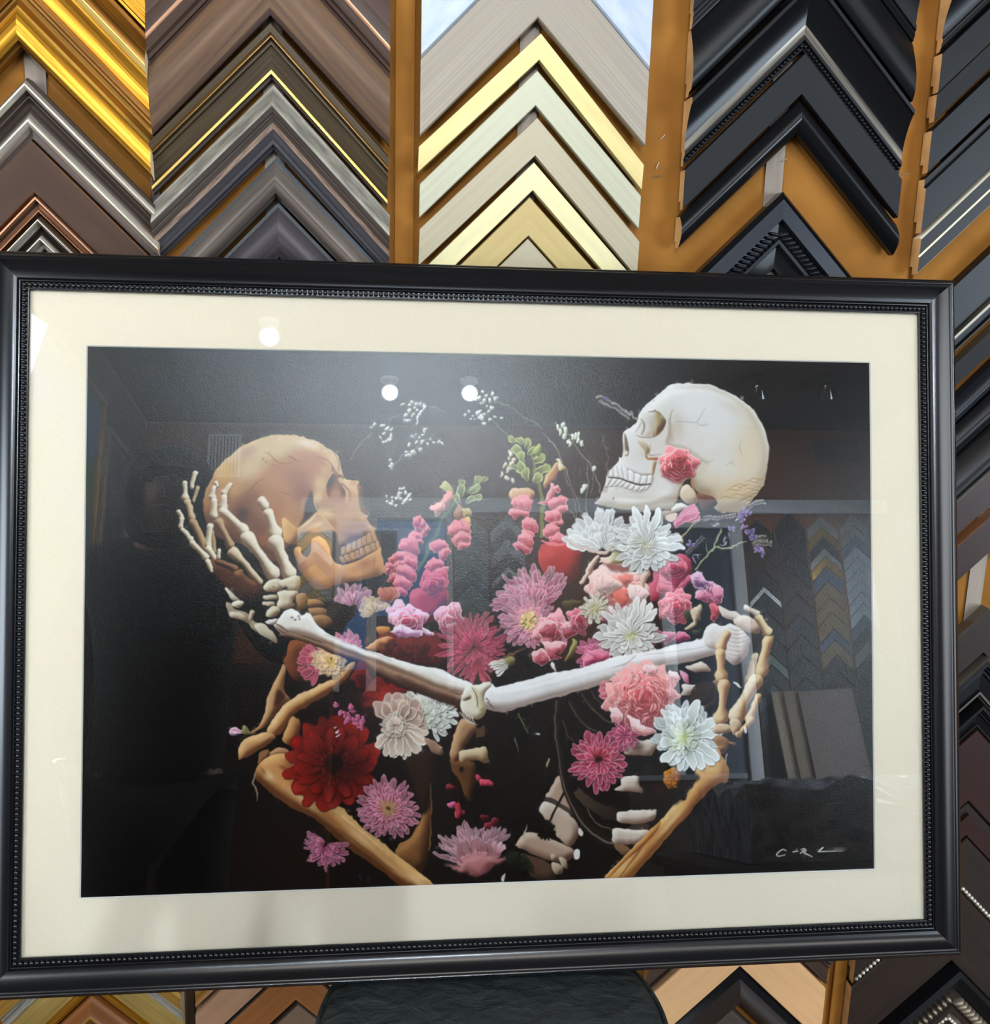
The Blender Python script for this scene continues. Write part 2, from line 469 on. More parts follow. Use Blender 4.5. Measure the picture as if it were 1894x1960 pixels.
# --- fourth column: blacks
c = 0.479
corner_sample('black corner sample with twin grooves at the top of the black column', c, 1.965, .082, P_SCOOP, bands((1, BLK)), hw=.134)
corner_sample('broad black scooped corner sample, second from the top in the black column', c, 1.882, .073, P_REV[:-3] + [(.93, .022), (.95, .018), (1, .016), (1, .01)], bands((1, BLK)), hw=.134)
o = corner_sample('black corner sample with a rubbed silver ridge and a row of tiny beads', c, 1.806, .073, P_SCOOP[:-5] + [(.90, .012), (1, .012), (1, .007)], bands((.12, BLK), (.14, BLK_G), (.66, BLK_G), (.82, BLK_RUB), (1, BLK)), hw=.134)
bead_trim(o, .073, .134, .93, .014, .0026, .0052, BLK_G)
corner_sample('flat matt charcoal corner sample in the black column', c + .001, 1.728, .045, P_FLAT, bands((1, BLK_M)), hw=.134, end=RAW)
corner_sample('rounded glossy black corner sample above the bare steel strip', c, 1.676, .036, P_DOME, bands((.5, BLK), (1, BLK_G)), hw=.135)
o = corner_sample('blue-black corner sample with a carved rope border, behind the frame top', .467, 1.5735, .088, [(0, .010), (0, .020), (.05, .024), (.07, .022), (.10, .024), (.36, .026), (.38, .016), (.60, .014), (.62, .020), (.68, .020), (.72, .012), (.9, .010), (1, .010), (1, .006)], bands((.09, BLK_G), (.37, BLK_BLUE), (.62, BLK_G), (.7, BLK_BLUE), (1, BLK_G)), hw=.134)
bead_trim(o, .088, .134, .49, .017, .0066, .0068, BLK_BLUE, 'rope_trim', squash=.42, slant=.55, seg=8)

# --- fifth column: blacks with pale lines, partly cut off by the picture edge
c = 0.790
K5 = dict(hw=.143)
corner_sample('wide black scooped corner sample at the upper right corner', c, 1.948, .066, P_SCOOP, bands((1, BLK)), **K5)
corner_sample('black corner sample with a bright gilt inner lip, right column', c, 1.879, .043, P_FLAT, bands((.88, BLK), (1, GILT)), **K5)
corner_sample('narrow flat black corner sample below the gilt lipped one', c - .004, 1.831, .031, P_FLAT, bands((1, BLK_M)), hw=.140)
corner_sample('flat black corner sample, fourth from the top in the right column', c - .002, 1.793, .048, P_FLAT, bands((1, BLK)), **K5)
corner_sample('black corner sample with a chipped white end, right column', c, 1.740, .063, [(0, .012), (0, .015), (.16, .015), (.18, .020), (.98, .020), (1, .018), (1, .012)], bands((1, BLK)), hw=.145)
corner_sample('black corner sample with three thin ivory lines', c + .002, 1.672, .043, [(0, .014), (0, .018), (.04, .0205), (.46, .0205), (.5, .018), (.54, .0205), (.96, .0205), (1, .018), (1, .012)], bands((.045, IVORY), (.47, BLK), (.56, IVORY), (.955, BLK), (1, IVORY)), hw=.146)
corner_sample('wide flat black corner sample right of the frame corner', c + .012, 1.576, .062, P_FLAT, bands((1, BLK)), hw=.15)
corner_sample('glossy black corner sample with a rounded outer bead, beside the frame', c + .012, 1.512, .031, P_STEP, bands((.3, BLK_RUB), (1, BLK)), hw=.15)
corner_sample('thin-edged flat black corner sample beside the frame', c + .012, 1.466, .031, P_FLAT, bands((.05, BLK_RUB), (1, BLK_M)), hw=.15)
corner_sample('steel-blue sheened black corner sample with a soft round back', c + .012, 1.418, .034, P_DOME, bands((1, BLK_BLUE)), hw=.15, tilt=-1.0)
corner_sample('black domed corner sample with a pale sheen beside the frame', c + .012, 1.382, .048, P_DOME, bands((1, BLK)), hw=.15)
corner_sample('black corner sample with a shallow scoop, middle right edge', c + .012, 1.326, .057, P_REV, bands((1, BLK)), hw=.15)
corner_sample('espresso corner sample with silver outer and inner lines', c + .012, 1.263, .050, P_FLAT, bands((.06, SILV), (.94, REDBRN), (1, SILV)), hw=.15)
corner_sample('espresso corner sample with copper lines above the bare strip', c + .012, 1.195, .054, P_FLAT, bands((.06, COPPER), (.94, REDBRN), (1, SILV)), hw=.15)
c = 0.806
corner_sample('square black corner sample just under the bare strip, right edge', c - .004, 1.052, .062, P_FLAT, bands((.06, BLK_RUB), (.94, DKBRN), (1, BLK_RUB)), hw=.14)
corner_sample('black boxed corner sample with a thin silver outline, right edge', c, .985, .060, P_STEP, bands((.05, BLK_RUB), (.86, BLK_G), (1, BLK_RUB)), hw=.14)
corner_sample('stepped black corner sample over the plain brown ones', c + .002, .918, .038, P_STEP, bands((.05, BLK), (.9, BLK_G), (1, BLK_RUB)), hw=.14)
corner_sample('broad plain espresso corner sample at the lower right edge', c + .004, .878, .108, P_FLAT, bands((1, REDBRN)), hw=.145)
corner_sample('espresso corner sample with a chipped dark outer step', c + .007, .768, .050, [(0, .010), (0, .014), (.3, .014), (.32, .020), (.97, .020), (1, .018), (1, .012)], bands((.3, DKBRN), (1, REDBRN)), hw=.145)
o = corner_sample('dark brown corner sample edged by a row of silver beads', c + .010, .714, .082, P_FLAT, bands((.80, DKBRN), (1, ORNATE)), hw=.145)
bead_trim(o, .082, .145, .93, .020, .0036, .0070, SILV)
corner_sample('very wide plain dark espresso corner sample below the silver beads', c + .012, .629, .112, P_FLAT, bands((1, DKBRN)), hw=.148)
o = corner_sample('black corner sample with aged silver bead and gadroon borders', c + .020, .514, .150, [(0, .012), (0, .030), (.06, .034), (.12, .030), (.22, .026), (.24, .020), (.42, .020), (.44, .024), (.5, .024), (.52, .016), (.62, .014), (.78, .014), (.8, .010), (1, .009), (1, .006)], bands((.12, BLK), (.23, BLK), (.43, DKBRN), (.52, DKBRN), (.64, ORNATE), (1, DKBRN)), hw=.150)
bead_trim(o, .150, .150, .32, .022, .0090, .0095, ORNATE, 'gadroon_trim', legs=(1,), squash=.5, slant=.3, seg=8)
bead_trim(o, .150, .150, .32, .021, .0062, .0092, ORNATE, 'bead_trim', legs=(-1,), squash=.62)
bead_trim(o, .150, .150, .58, .016, .0036, .0062, SILV, 'leaf_trim')

# --- lower row, below the frame
c = -0.385
corner_sample('wide olive gold leaf corner sample under the frame at lower left', c, .640, .112, P_STEP, bands((.2, GOLD_DULL), (.42, GREYSTONE), (.84, OLIVEG), (1, GOLD)), hw=.115, end=RAW_PALE)
o = corner_sample('amber brown corner sample with a dotted black inner border, lower left', c, .524, .060, P_OGEE, bands((.3, ORGBRN), (.6, GOLD_DULL), (.84, ORGBRN), (1, DKBRN)), hw=.115)
bead_trim(o, .060, .115, .93, .014, .0018, .0040, GOLD_DULL)
corner_sample('dark espresso corner sample at the bottom left edge', c, .462, .060, P_FLAT, bands((1, REDBRN)), hw=.115)
c = -0.120
corner_sample('tan and gold striped corner sample under the frame, left of the stool', c, .690, .062, P_STEP, bands((.2, TANB), (.42, OLIVEG), (.84, GOLD_DULL), (1, TANB)), hw=.133)
corner_sample('rosy tan flat corner sample left of the stool', c, .622, .054, P_FLAT, bands((1, mat('rosy_tan', (158, 122, 94), (146, 110, 84), .5, scale=(4, 60, 1)))), hw=.133, end=EDGE_D)
corner_sample('orange-brown flat corner sample left of the stool', c, .562, .058, P_FLAT, bands((.06, EDGE_D), (1, ORGBRN)), hw=.133, end=EDGE_D)
corner_sample('grey-brown plain corner sample left of the stool at the bottom edge', c + .003, .498, .070, P_FLAT, bands((.05, EDGE_D), (1, mat('grey_brown', (106, 84, 66), (96, 76, 60), .5, scale=(4, 60, 1)))), hw=.13, end=EDGE_D)
c = 0.500
corner_sample('dark walnut corner sample with a grooved edge right of the stool', c, .668, .052, P_STEP, bands((1, WALNUT_D)), hw=.134)
corner_sample('light peach tan flat corner sample right of the stool', c, .612, .088, P_FLAT, bands((1, PEACH)), hw=.131, end=PEACH)
corner_sample('black edged espresso corner sample below the peach one', c, .524, .060, P_REV, bands((.3, BLK_G), (1, DKBRN)), hw=.131)
o = corner_sample('grey-brown corner sample with a bright silver bead lip, right of the stool', c - .008, .462, .052, P_FLAT, bands((.86, GREYBRN), (1, SILV_D)), hw=.126)
bead_trim(o, .052, .126, .95, .020, .0028, .0052, SILV)
# ------------------------------------------------------------------ the framed print leaning on the stool
F_BL = Vector((-0.32763818, -0.22332569, 0.79574207))      # lower left corner of the mat window
F_U, F_V, F_N = Vector((1, 0, 0)), Vector((0, 0.23913358, 0.97098668)), Vector((0, -0.97098668, 0.23913358))
F_O = (0.45, -0.097, -0.012)


def FL(u, v, w):
    return (u - F_O[0], v - F_O[1], w - F_O[2])


frame = empty('framed_print', label='large black beaded frame holding a matted print of two skeletons embracing among flowers', cat='framed picture')
_o = F_BL + F_U * F_O[0] + F_V * F_O[1] + F_N * F_O[2]
frame.matrix_world = Matrix(((F_U.x, F_V.x, F_N.x, _o.x), (F_U.y, F_V.y, F_N.y, _o.y), (F_U.z, F_V.z, F_N.z, _o.z), (0, 0, 0, 1)))

M_FRAME = mat('satin_black_lacquer', (14, 15, 17), (11, 12, 14), 0.23, scale=(4, 90, 1), detail=4, spec=0.5)
M_MAT = mat('cream_mat_board', (245, 234, 212), (241, 229, 206), 0.85, scale=(700, 500, 400), coord='Object', detail=3)
M_CORE = mat('white_mat_core', (252, 250, 244), rough=0.8)
SG0, SG1, SV0, SV1 = -0.0585, 0.9585, -0.0585, 0.6585       # sight edge of the frame
RPROF = [(0, .0026), (0, .0046), (.0005, .0052), (.0013, .0053), (.0020, .0047), (.0023, .0036), (.0082, .0036), (.0086, .0054), (.0092, .0064), (.0101, .0066), (.0107, .0060), (.0110, .0078), (.0120, .0090)]
RPROF += [(.0130 + .0165 * t, .0092 + .0118 * (t ** 1.7)) for t in [i / 12 for i in range(13)]]
RPROF += [(.0305 + .0038 * t, .0214 + .0016 * math.sin(math.pi * t)) for t in [i / 6 for i in range(7)]]
RPROF += [(.0346, .0196), (.0350, .0186), (.0362, .0184), (.0376, .0172), (.0384, .0150), (.0386, .0120), (.0386, -.012), (.006, -.012), (.006, .0026)]


def rail(kind):
    verts, faces, uvs = [], [], []
    n = len(RPROF)
    for e in (0, 1):
        acc = 0.0
        for i, (s, w) in enumerate(RPROF):
            if i:
                acc += math.hypot(s - RPROF[i - 1][0], w - RPROF[i - 1][1])
            if kind == 'bottom':
                p = (SG0 - s if e == 0 else SG1 + s, SV0 - s)
            elif kind == 'top':
                p = (SG1 + s if e == 0 else SG0 - s, SV1 + s)
            elif kind == 'left':
                p = (SG0 - s, SV1 + s if e == 0 else SV0 - s)
            else:
                p = (SG1 + s, SV0 - s if e == 0 else SV1 + s)
            verts.append(FL(p[0], p[1], w))
            uvs.append((e * (1.0 if kind in ('top', 'bottom') else 0.7), acc))
    for i in range(n):
        j = (i + 1) % n
        faces.append((i, n + i, n + j, j))
    faces.append(tuple(range(n)))
    faces.append(tuple(range(2 * n - 1, n - 1, -1)))
    return mesh_obj('rail', verts, faces, M_FRAME, frame, uvs=uvs, smooth_angle=33)


RAILS = {k: rail(k) for k in ('bottom', 'left', 'right', 'top')}
# carved beads round the sight edge: the 300 nearest are single parts, the rest one part
_b = bmesh.new()
bmesh.ops.create_icosphere(_b, subdivisions=2, radius=0.0026)
_bm_me = bpy.data.meshes.new('bead')
_b.to_mesh(_bm_me)
_b.free()
_bm_me.materials.append(M_FRAME)
_bm_me.polygons.foreach_set('use_smooth', [True] * len(_bm_me.polygons))
spots = []
PB, sB, wB = 0.00562, 0.0053, 0.0052
nu = int((SG1 - SG0 + 2 * sB) / PB)
nv = int((SV1 - SV0 + 2 * sB) / PB)
for i in range(nu + 1):
    u = SG0 - sB + (SG1 - SG0 + 2 * sB) * i / nu
    spots += [('bottom', u, SV0 - sB), ('top', u, SV1 + sB)]
for i in range(1, nv):
    v = SV0 - sB + (SV1 - SV0 + 2 * sB) * i / nv
    spots += [('left', SG0 - sB, v), ('right', SG1 + sB, v)]


def _dist(s):
    return (F_BL + F_U * s[1] + F_V * s[2] - CAM_POS).length


spots.sort(key=_dist)
near = [s for s in spots[:300]]
for k, u, v in near:
    o = bpy.data.objects.new('bead', _bm_me)
    COL.objects.link(o)
    o.parent = RAILS[k]
    o.location = FL(u, v, wB)
_b = bmesh.new()
for k, u, v in spots[300:]:
    bmesh.ops.create_icosphere(_b, subdivisions=2, radius=0.0026, matrix=Matrix.Translation(FL(u, v, wB)))
tag(bm_obj('bead_run', _b, M_FRAME, frame, 180), kind='stuff')

# mat board with a bevelled window
e = 0.004
O4 = [(SG0 - e, SV0 - e), (SG1 + e, SV0 - e), (SG1 + e, SV1 + e), (SG0 - e, SV1 + e)]
W4 = [(0, 0), (.9, 0), (.9, .6), (0, .6)]
b_ = 0.0011
I4 = [(b_, b_), (.9 - b_, b_), (.9 - b_, .6 - b_), (b_, .6 - b_)]
vs = [FL(x, y, 0) for x, y in O4] + [FL(x, y, 0) for x, y in W4] + [FL(x, y, -.0014) for x, y in I4] + [FL(x, y, -.0014) for x, y in O4]
fs, fm = [], []
for i in range(4):
    j = (i + 1) % 4
    fs += [(i, j, 4 + j, 4 + i), (4 + i, 4 + j, 8 + j, 8 + i), (12 + j, 12 + i, 8 + i, 8 + j), (i, 12 + i, 12 + j, j)]
    fm += [0, 1, 1, 1]
mesh_obj('mat_board', vs, fs, [M_MAT, M_CORE], frame, fm)
mesh_obj('backing_board', [FL(x, y, w) for w in (-.004, -.008) for x, y in O4], [(0, 1, 2, 3), (7, 6, 5, 4), (0, 4, 5, 1), (1, 5, 6, 2), (2, 6, 7, 3), (3, 7, 4, 0)], mat('grey_backing', (90, 84, 76), rough=.9), frame)

# glass
gm = bpy.data.materials.new('picture_glass')
gm.use_nodes = True
nt = gm.node_tree
for n_ in list(nt.nodes):
    nt.nodes.remove(n_)
out = nt.nodes.new('ShaderNodeOutputMaterial')
mx = nt.nodes.new('ShaderNodeMixShader')
fr = nt.nodes.new('ShaderNodeFresnel')
fr.inputs['IOR'].default_value = 1.52
tr = nt.nodes.new('ShaderNodeBsdfTransparent')
tr.inputs['Color'].default_value = (0.985, 0.992, 0.988, 1)
gl = nt.nodes.new('ShaderNodeBsdfGlossy')
gl.inputs['Roughness'].default_value = 0.0
nt.links.new(fr.outputs['Fac'], mx.inputs['Fac'])
nt.links.new(tr.outputs['BSDF'], mx.inputs[1])
nt.links.new(gl.outputs['BSDF'], mx.inputs[2])
nt.links.new(mx.outputs['Shader'], out.inputs['Surface'])
gx = [(SG0 - .003, SV0 - .003), (SG1 + .003, SV0 - .003), (SG1 + .003, SV1 + .003), (SG0 - .003, SV1 + .003)]
mesh_obj('glass_pane', [FL(x, y, w) for w in (.0006, .0024) for x, y in gx], [(4, 5, 6, 7), (3, 2, 1, 0), (0, 1, 5, 4), (1, 2, 6, 5), (2, 3, 7, 6), (3, 0, 4, 7)], gm, frame)
# ---------------------------------------------------------------- the print
# A small numpy painter: the printed picture is drawn stroke by stroke into a colour
# grid (print units), which becomes the vertex colours of the flat sheet of paper.
AX0, AY0, AX1, AY1 = 144, 652, 1688, 1732
AW, AH = AX1 - AX0, AY1 - AY0
CAN = np.zeros((AH, AW, 3), np.float32)
rng = np.random.RandomState(7)
LOOSE = np.ones((AH, AW), np.float32)      # how loosely each passage is brushed
LOOSENESS = [1.0]


def rgb(c):
    return np.array(c, np.float32) / 255.0


def V(ox, oy, s):
    """Scale a list of points drawn at another scale into print units."""
    def f(pts):
        return [(ox + x / s, oy + y / s) for x, y in pts]
    return f


def smooth(pts, n=6, closed=True):
    p = np.array(pts, float)
    m = len(p)
    out = []
    rng_i = range(m if closed else m - 1)
    for i in rng_i:
        if closed:
            a, b, c, d = p[i - 1], p[i], p[(i + 1) % m], p[(i + 2) % m]
        else:
            a, b, c, d = p[max(i - 1, 0)], p[i], p[i + 1], p[min(i + 2, m - 1)]
        for k in range(n):
            t = k / n
            out.append(0.5 * ((2 * b) + (c - a) * t + (2 * a - 5 * b + 4 * c - d) * t * t
                              + (3 * b - a - 3 * c + d) * t ** 3))
    if not closed:
        out.append(p[-1])
    return np.array(out)


def coverage(poly, pad=2, SS=3):
    p = np.asarray(poly, float)
    x0 = max(int(np.floor(p[:, 0].min())) - pad - AX0, 0)
    y0 = max(int(np.floor(p[:, 1].min())) - pad - AY0, 0)
    x1 = min(int(np.ceil(p[:, 0].max())) + pad - AX0, AW)
    y1 = min(int(np.ceil(p[:, 1].max())) + pad - AY0, AH)
    if x1 <= x0 or y1 <= y0:
        return None
    W, H = (x1 - x0) * SS, (y1 - y0) * SS
    xs = AX0 + x0 + (np.arange(W) + 0.5) / SS
    ys = AY0 + y0 + (np.arange(H) + 0.5) / SS
    ins = np.zeros((H, W), bool)
    q = np.roll(p, -1, axis=0)
    for (ax, ay), (bx, by) in zip(p, q):
        if ay == by:
            continue
        lo, hi = (ay, by) if ay < by else (by, ay)
        i0, i1 = np.searchsorted(ys, lo), np.searchsorted(ys, hi)
        if i1 <= i0:
            continue
        xc = ax + (ys[i0:i1] - ay) * (bx - ax) / (by - ay)
        ins[i0:i1] ^= xs[None, :] < xc[:, None]
    m = ins.reshape(y1 - y0, SS, x1 - x0, SS).mean(axis=(1, 3)).astype(np.float32)
    return m, x0, y0, x1, y1


def boxblur(a, r):
    r = int(max(1, round(r)))
    for ax in (0, 1):
        for _ in range(2):
            pad = [(0, 0), (0, 0)]
            pad[ax] = (r + 1, r)
            c = np.cumsum(np.pad(a, pad, mode='edge'), axis=ax)
            if ax == 0:
                a = (c[2 * r + 1:] - c[:-2 * r - 1]) / (2 * r + 1)
            else:
                a = (c[:, 2 * r + 1:] - c[:, :-2 * r - 1]) / (2 * r + 1)
    return a


def fill(pts, base, hi=None, lo=None, d=(-0.6, -0.8), soft=4, k=1.0, grad=None,
         alpha=1.0, sm=True, noise=0.0, n=5, feather=0):
    """Fill an outline; hi/lo model it as a rounded form lit from direction d."""
    poly = smooth(pts, n) if sm else np.array(pts, float)
    pad = int(soft * 2 + 3 + feather * 2) if (hi is not None or lo is not None or feather) else 2
    cv = coverage(poly, pad)
    if cv is None:
        return
    m, x0, y0, x1, y1 = cv
    base = rgb(base)
    col = np.broadcast_to(base, m.shape + (3,)).copy()
    if grad is not None:
        (gx0, gy0), (gx1, gy1), c2 = grad
        X, Y = np.meshgrid(np.arange(x0, x1) + AX0, np.arange(y0, y1) + AY0)
        L = (gx1 - gx0) ** 2 + (gy1 - gy0) ** 2
        t = np.clip(((X - gx0) * (gx1 - gx0) + (Y - gy0) * (gy1 - gy0)) / L, 0, 1)[..., None]
        col = col * (1 - t) + rgb(c2) * t
    if hi is not None or lo is not None:
        b = boxblur(m, soft)
        gy, gx = np.gradient(b)
        t = -(gx * d[0] + gy * d[1]) * soft * 3.2 * k
        if hi is not None:
            w = np.clip(t, 0, 1)[..., None]
            col = col * (1 - w) + rgb(hi) * w
        if lo is not None:
            w = np.clip(-t, 0, 1)[..., None]
            col = col * (1 - w) + rgb(lo) * w
    if noise:
        nz = boxblur(rng.normal(0, 1, m.shape).astype(np.float32), 2) * 3
        for rr_, kk_ in ((6, 9), (13, 20)):
            if min(m.shape) > rr_ * 2:
                nz = nz + boxblur(rng.normal(0, 1, m.shape).astype(np.float32), rr_) * kk_ * .8
        col = col * (1 + noise * nz[..., None])
    if feather:
        m = boxblur(m, feather)
    if alpha > .5:
        LOOSE[y0:y1, x0:x1] += (LOOSENESS[0] - LOOSE[y0:y1, x0:x1]) * m
    a = (m * alpha)[..., None]
    CAN[y0:y1, x0:x1] = CAN[y0:y1, x0:x1] * (1 - a) + np.clip(col, 0, 1) * a


class clip:
    """Everything painted inside the block stays within an outline."""
    def __init__(self, pts, n=6):
        self.poly = smooth(pts, n)

    def __enter__(self):
        self.cv = coverage(self.poly)
        m, x0, y0, x1, y1 = self.cv
        self.keep = CAN.copy()
        return self

    def __exit__(self, *a):
        m, x0, y0, x1, y1 = self.cv
        w = m[..., None]
        new = CAN[y0:y1, x0:x1].copy()
        CAN[...] = self.keep
        CAN[y0:y1, x0:x1] = self.keep[y0:y1, x0:x1] * (1 - w) + new * w


def spot(x, y, rx, ry, col, alpha=0.8, rot=0.0, hard=1.0):
    R_ = max(rx, ry) * 2.2
    x0, x1 = int(max(x - R_ - AX0, 0)), int(min(x + R_ - AX0, AW))
    y0, y1 = int(max(y - R_ - AY0, 0)), int(min(y + R_ - AY0, AH))
    if x1 <= x0 or y1 <= y0:
        return
    X, Y = np.meshgrid(np.arange(x0, x1) + AX0 - x, np.arange(y0, y1) + AY0 - y)
    c, s = math.cos(rot), math.sin(rot)
    U, W = (X * c + Y * s) / rx, (-X * s + Y * c) / ry
    a = alpha * np.exp(-((U * U + W * W) ** hard) * 1.1)
    a = a[..., None].astype(np.float32)
    CAN[y0:y1, x0:x1] = CAN[y0:y1, x0:x1] * (1 - a) + rgb(col) * a


def stroke(pts, w, col, alpha=1.0, col2=None, sm=True, **kw):
    p = smooth(pts, 6, closed=False) if sm and len(pts) > 2 else np.array(pts, float)
    n = len(p)
    if np.isscalar(w):
        w = [w, w]
    ww = np.interp(np.linspace(0, 1, n), np.linspace(0, 1, len(w)), w) / 2
    t = np.gradient(p, axis=0)
    t /= np.maximum(np.linalg.norm(t, axis=1, keepdims=True), 1e-6)
    nn = np.stack([-t[:, 1], t[:, 0]], 1) * ww[:, None]
    g = (tuple(p[0]), tuple(p[-1]), col2) if col2 is not None else None
    fill(np.vstack([p + nn, (p - nn)[::-1]]), col, alpha=alpha, sm=False, grad=g, **kw)


def bone(p0, p1, r0, rm, r1, base=(205, 190, 165), hi=(240, 232, 214), lo=(110, 85, 62), d=(0.5, -0.85), bend=0.0, caps=True):
    a, b = np.array(p0, float), np.array(p1, float)
    L = np.linalg.norm(b - a)
    t = (b - a) / max(L, 1e-6)
    nv = np.array([-t[1], t[0]])
    prof = [(-r0 / L * 0.7, r0 * 0.55), (0.0, r0), (0.14, r0 * 0.92), (0.3, rm * 1.05), (0.5, rm), (0.7, rm * 1.05), (0.87, r1 * 0.92), (1.0, r1), (1 + r1 / L * 0.7, r1 * 0.55)]
    up = [a + t * L * s + nv * (r + bend * L * math.sin(math.pi * min(max(s, 0), 1))) for s, r in prof]
    dn = [a + t * L * s - nv * (r - bend * L * math.sin(math.pi * min(max(s, 0), 1))) for s, r in prof]
    pts = up + dn[::-1]
    big = [(p[0] + 0.6, p[1] + 1.2) for p in pts]
    fill(big, (28, 20, 16), alpha=0.75, n=3)
    fill(pts, base, hi, lo, d, soft=max(2, (r0 + rm + r1) / 3 * 0.55), k=1.2, noise=0.02, n=3)
    if caps:
        for c, r in ((a, r0), (b, r1)):
            q = c + nv * 0
            spot(q[0] + d[0] * r * 0.3, q[1] + d[1] * r * 0.3, r * 0.55, r * 0.5, hi, 0.55)


def petal(cx, cy, ang, r0, r1, w, cin, cout, edge=None, sx=1.0, sy=1.0, rot=0.0, tip=0.5, curl=0.0):
    s = np.array([0, 0.25, 0.5, 0.75, 0.92, 1.0])
    pw = np.array([0.35, 0.7, 0.95, 1.0, 0.75, tip * 0.35]) * w / 2
    rr = r0 + (r1 - r0) * s
    off = curl * (s ** 2) * (r1 - r0)
    c, q = math.cos(ang), math.sin(ang)
    cr, qr = math.cos(rot), math.sin(rot)

    def T(u, v):
        x, y = (u * c - v * q) * sx, (u * q + v * c) * sy
        return (cx + x * cr - y * qr, cy + x * qr + y * cr)
    L = [T(u, v + o) for u, v, o in zip(rr, pw, off)] + [T(u, -v + o) for u, v, o in zip(rr[::-1], pw[::-1], off[::-1])]
    g = (T(r0, 0), T(r1, 0), cout)
    fill([(x_ + 1.0, y_ + 1.6) for x_, y_ in L], np.array(cin) * 0.3, n=3, alpha=0.6)
    if edge is not None:
        fill(L, edge, n=3)
        L2 = [T(r0 + (u - r0) * 0.97, v * 0.66 + o) for u, v, o in zip(rr, pw, off)] + \
             [T(r0 + (u - r0) * 0.97, -v * 0.66 + o) for u, v, o in zip(rr[::-1], pw[::-1], off[::-1])]
        fill(L2, cin, grad=g, n=3)
    else:
        fill(L, cin, grad=g, n=3)


def jit(c, a=10):
    return tuple(np.clip(np.array(c) + rng.uniform(-a, a), 0, 255))


def mum(cx, cy, r, n, rings, cin, cout, edge, w=8, sx=1.0, sy=1.0, rot=0.0, a0=0.0, a1=2 * math.pi,
        core=None, core_r=0.2, rin=0.12, dark=None, jr=0.12, tip=0.5, curl=0.0):
    full = abs(a1 - a0) > 6.2
    if dark is None and full:
        dark = tuple(np.array(cin) * 0.35)
    if dark is not None:
        spot(cx, cy, r * 0.8 * sx, r * 0.8 * sy, dark, 0.85, rot, 2)
    for k in range(rings):
        f = 1 - 0.72 * k / max(rings, 1)
        m = max(5, int(n * (0.45 + 0.55 * f)))
        for i in rng.permutation(m):
            an = a0 + (a1 - a0) * ((i + 0.5 * (k % 2)) / m if full else (i + 0.5) / m) + rng.uniform(-0.11, 0.11)
            R_ = r * f * (1 + rng.uniform(-jr, jr * 0.5))
            dk = (0.72 if min(edge if edge is not None else cout) < 225 else 0.88)
            dk = dk + (1 - dk) * (k + 1) / rings + rng.uniform(-.07, .05)
            sh = np.array([dk] * 3)
            petal(cx, cy, an, r * rin * f, R_, w * (0.6 + 0.4 * f) * rng.uniform(0.85, 1.15), jit(np.array(cin) * sh), jit(np.array(cout) * sh),
                  jit(np.array(edge) * sh) if edge is not None else None, sx, sy, rot, tip, curl * rng.uniform(-1, 1))
    if core is not None:
        spot(cx, cy, r * core_r * sx, r * core_r * sy, core, 0.95, rot, 2)
        for i in range(26):
            an, q = rng.uniform(0, 6.3), r * core_r * math.sqrt(rng.uniform(0, 1))
            spot(cx + math.cos(an) * q * sx, cy + math.sin(an) * q * sy, 1.6, 1.6, jit(np.array(core) * rng.choice([0.62, 1.12, 0.85]), 14), 0.8)


def ruffle(cx, cy, r, rings, c_out, c_in, edge, sx=1.0, sy=1.0, rot=0.0, lobes=9, amp=0.12, shade=(120, 30, 40), off=(0, 0), edge_w=1.6):
    """A rose or carnation: nested wavy petals with pale rims."""
    for k in range(rings):
        f = 1 - 0.86 * k / rings
        t = k / max(rings - 1, 1)
        col = np.array(c_out) * (1 - t) + np.array(c_in) * t
        ph = rng.uniform(0, 6.3)
        ph2 = rng.uniform(0, 6.3)
        th = np.linspace(0, 2 * math.pi, 44, endpoint=False)
        rad = r * f * (1 + amp * np.sin(round(lobes * (0.45 + 0.55 * f)) * th + ph) + amp * 0.7 * np.sin(3 * th + ph2) + rng.uniform(-amp, amp, 44) * 0.35)
        cr, qr = math.cos(rot), math.sin(rot)
        ox, oy = cx + off[0] * t + rng.uniform(-1, 1) * r * 0.05, cy + off[1] * t + rng.uniform(-1, 1) * r * 0.05
        x, y = rad * np.cos(th) * sx, rad * np.sin(th) * sy
        P = np.stack([ox + x * cr - y * qr, oy + x * qr + y * cr], 1)
        fill(P + np.array([0.8, 1.8]), np.array(shade) * 0.75, sm=False, alpha=0.75, feather=1)
        fill(P, jit(edge, 6), sm=False)
        c0 = P.mean(axis=0)
        dd = P - c0
        Ln = np.maximum(np.linalg.norm(dd, axis=1, keepdims=True), 1e-6)
        P2 = c0 + dd * (1 - edge_w / Ln) + np.array([0.3, 0.9])
        fill(P2, jit(col, 8), hi=np.clip(col * 1.16 + 8, 0, 255), lo=np.array(shade) * 0.5 + col * 0.35, d=(-0.2, -1), soft=max(2, r * f * 0.16), sm=False, k=1.1)
        # folds
        for _ in range(int(5 * f) + 2):
            a = rng.uniform(0, 6.3)
            q0, q1 = r * f * rng.uniform(0.45, 0.6), r * f * rng.uniform(0.75, 0.95)
            p0 = (ox + math.cos(a) * q0 * sx, oy + math.sin(a) * q0 * sy)
            p1 = (ox + math.cos(a + 0.12) * q1 * sx, oy + math.sin(a + 0.12) * q1 * sy)
            stroke([p0, p1], [0.4, r * 0.06], np.array(shade) * 0.9, alpha=0.55)


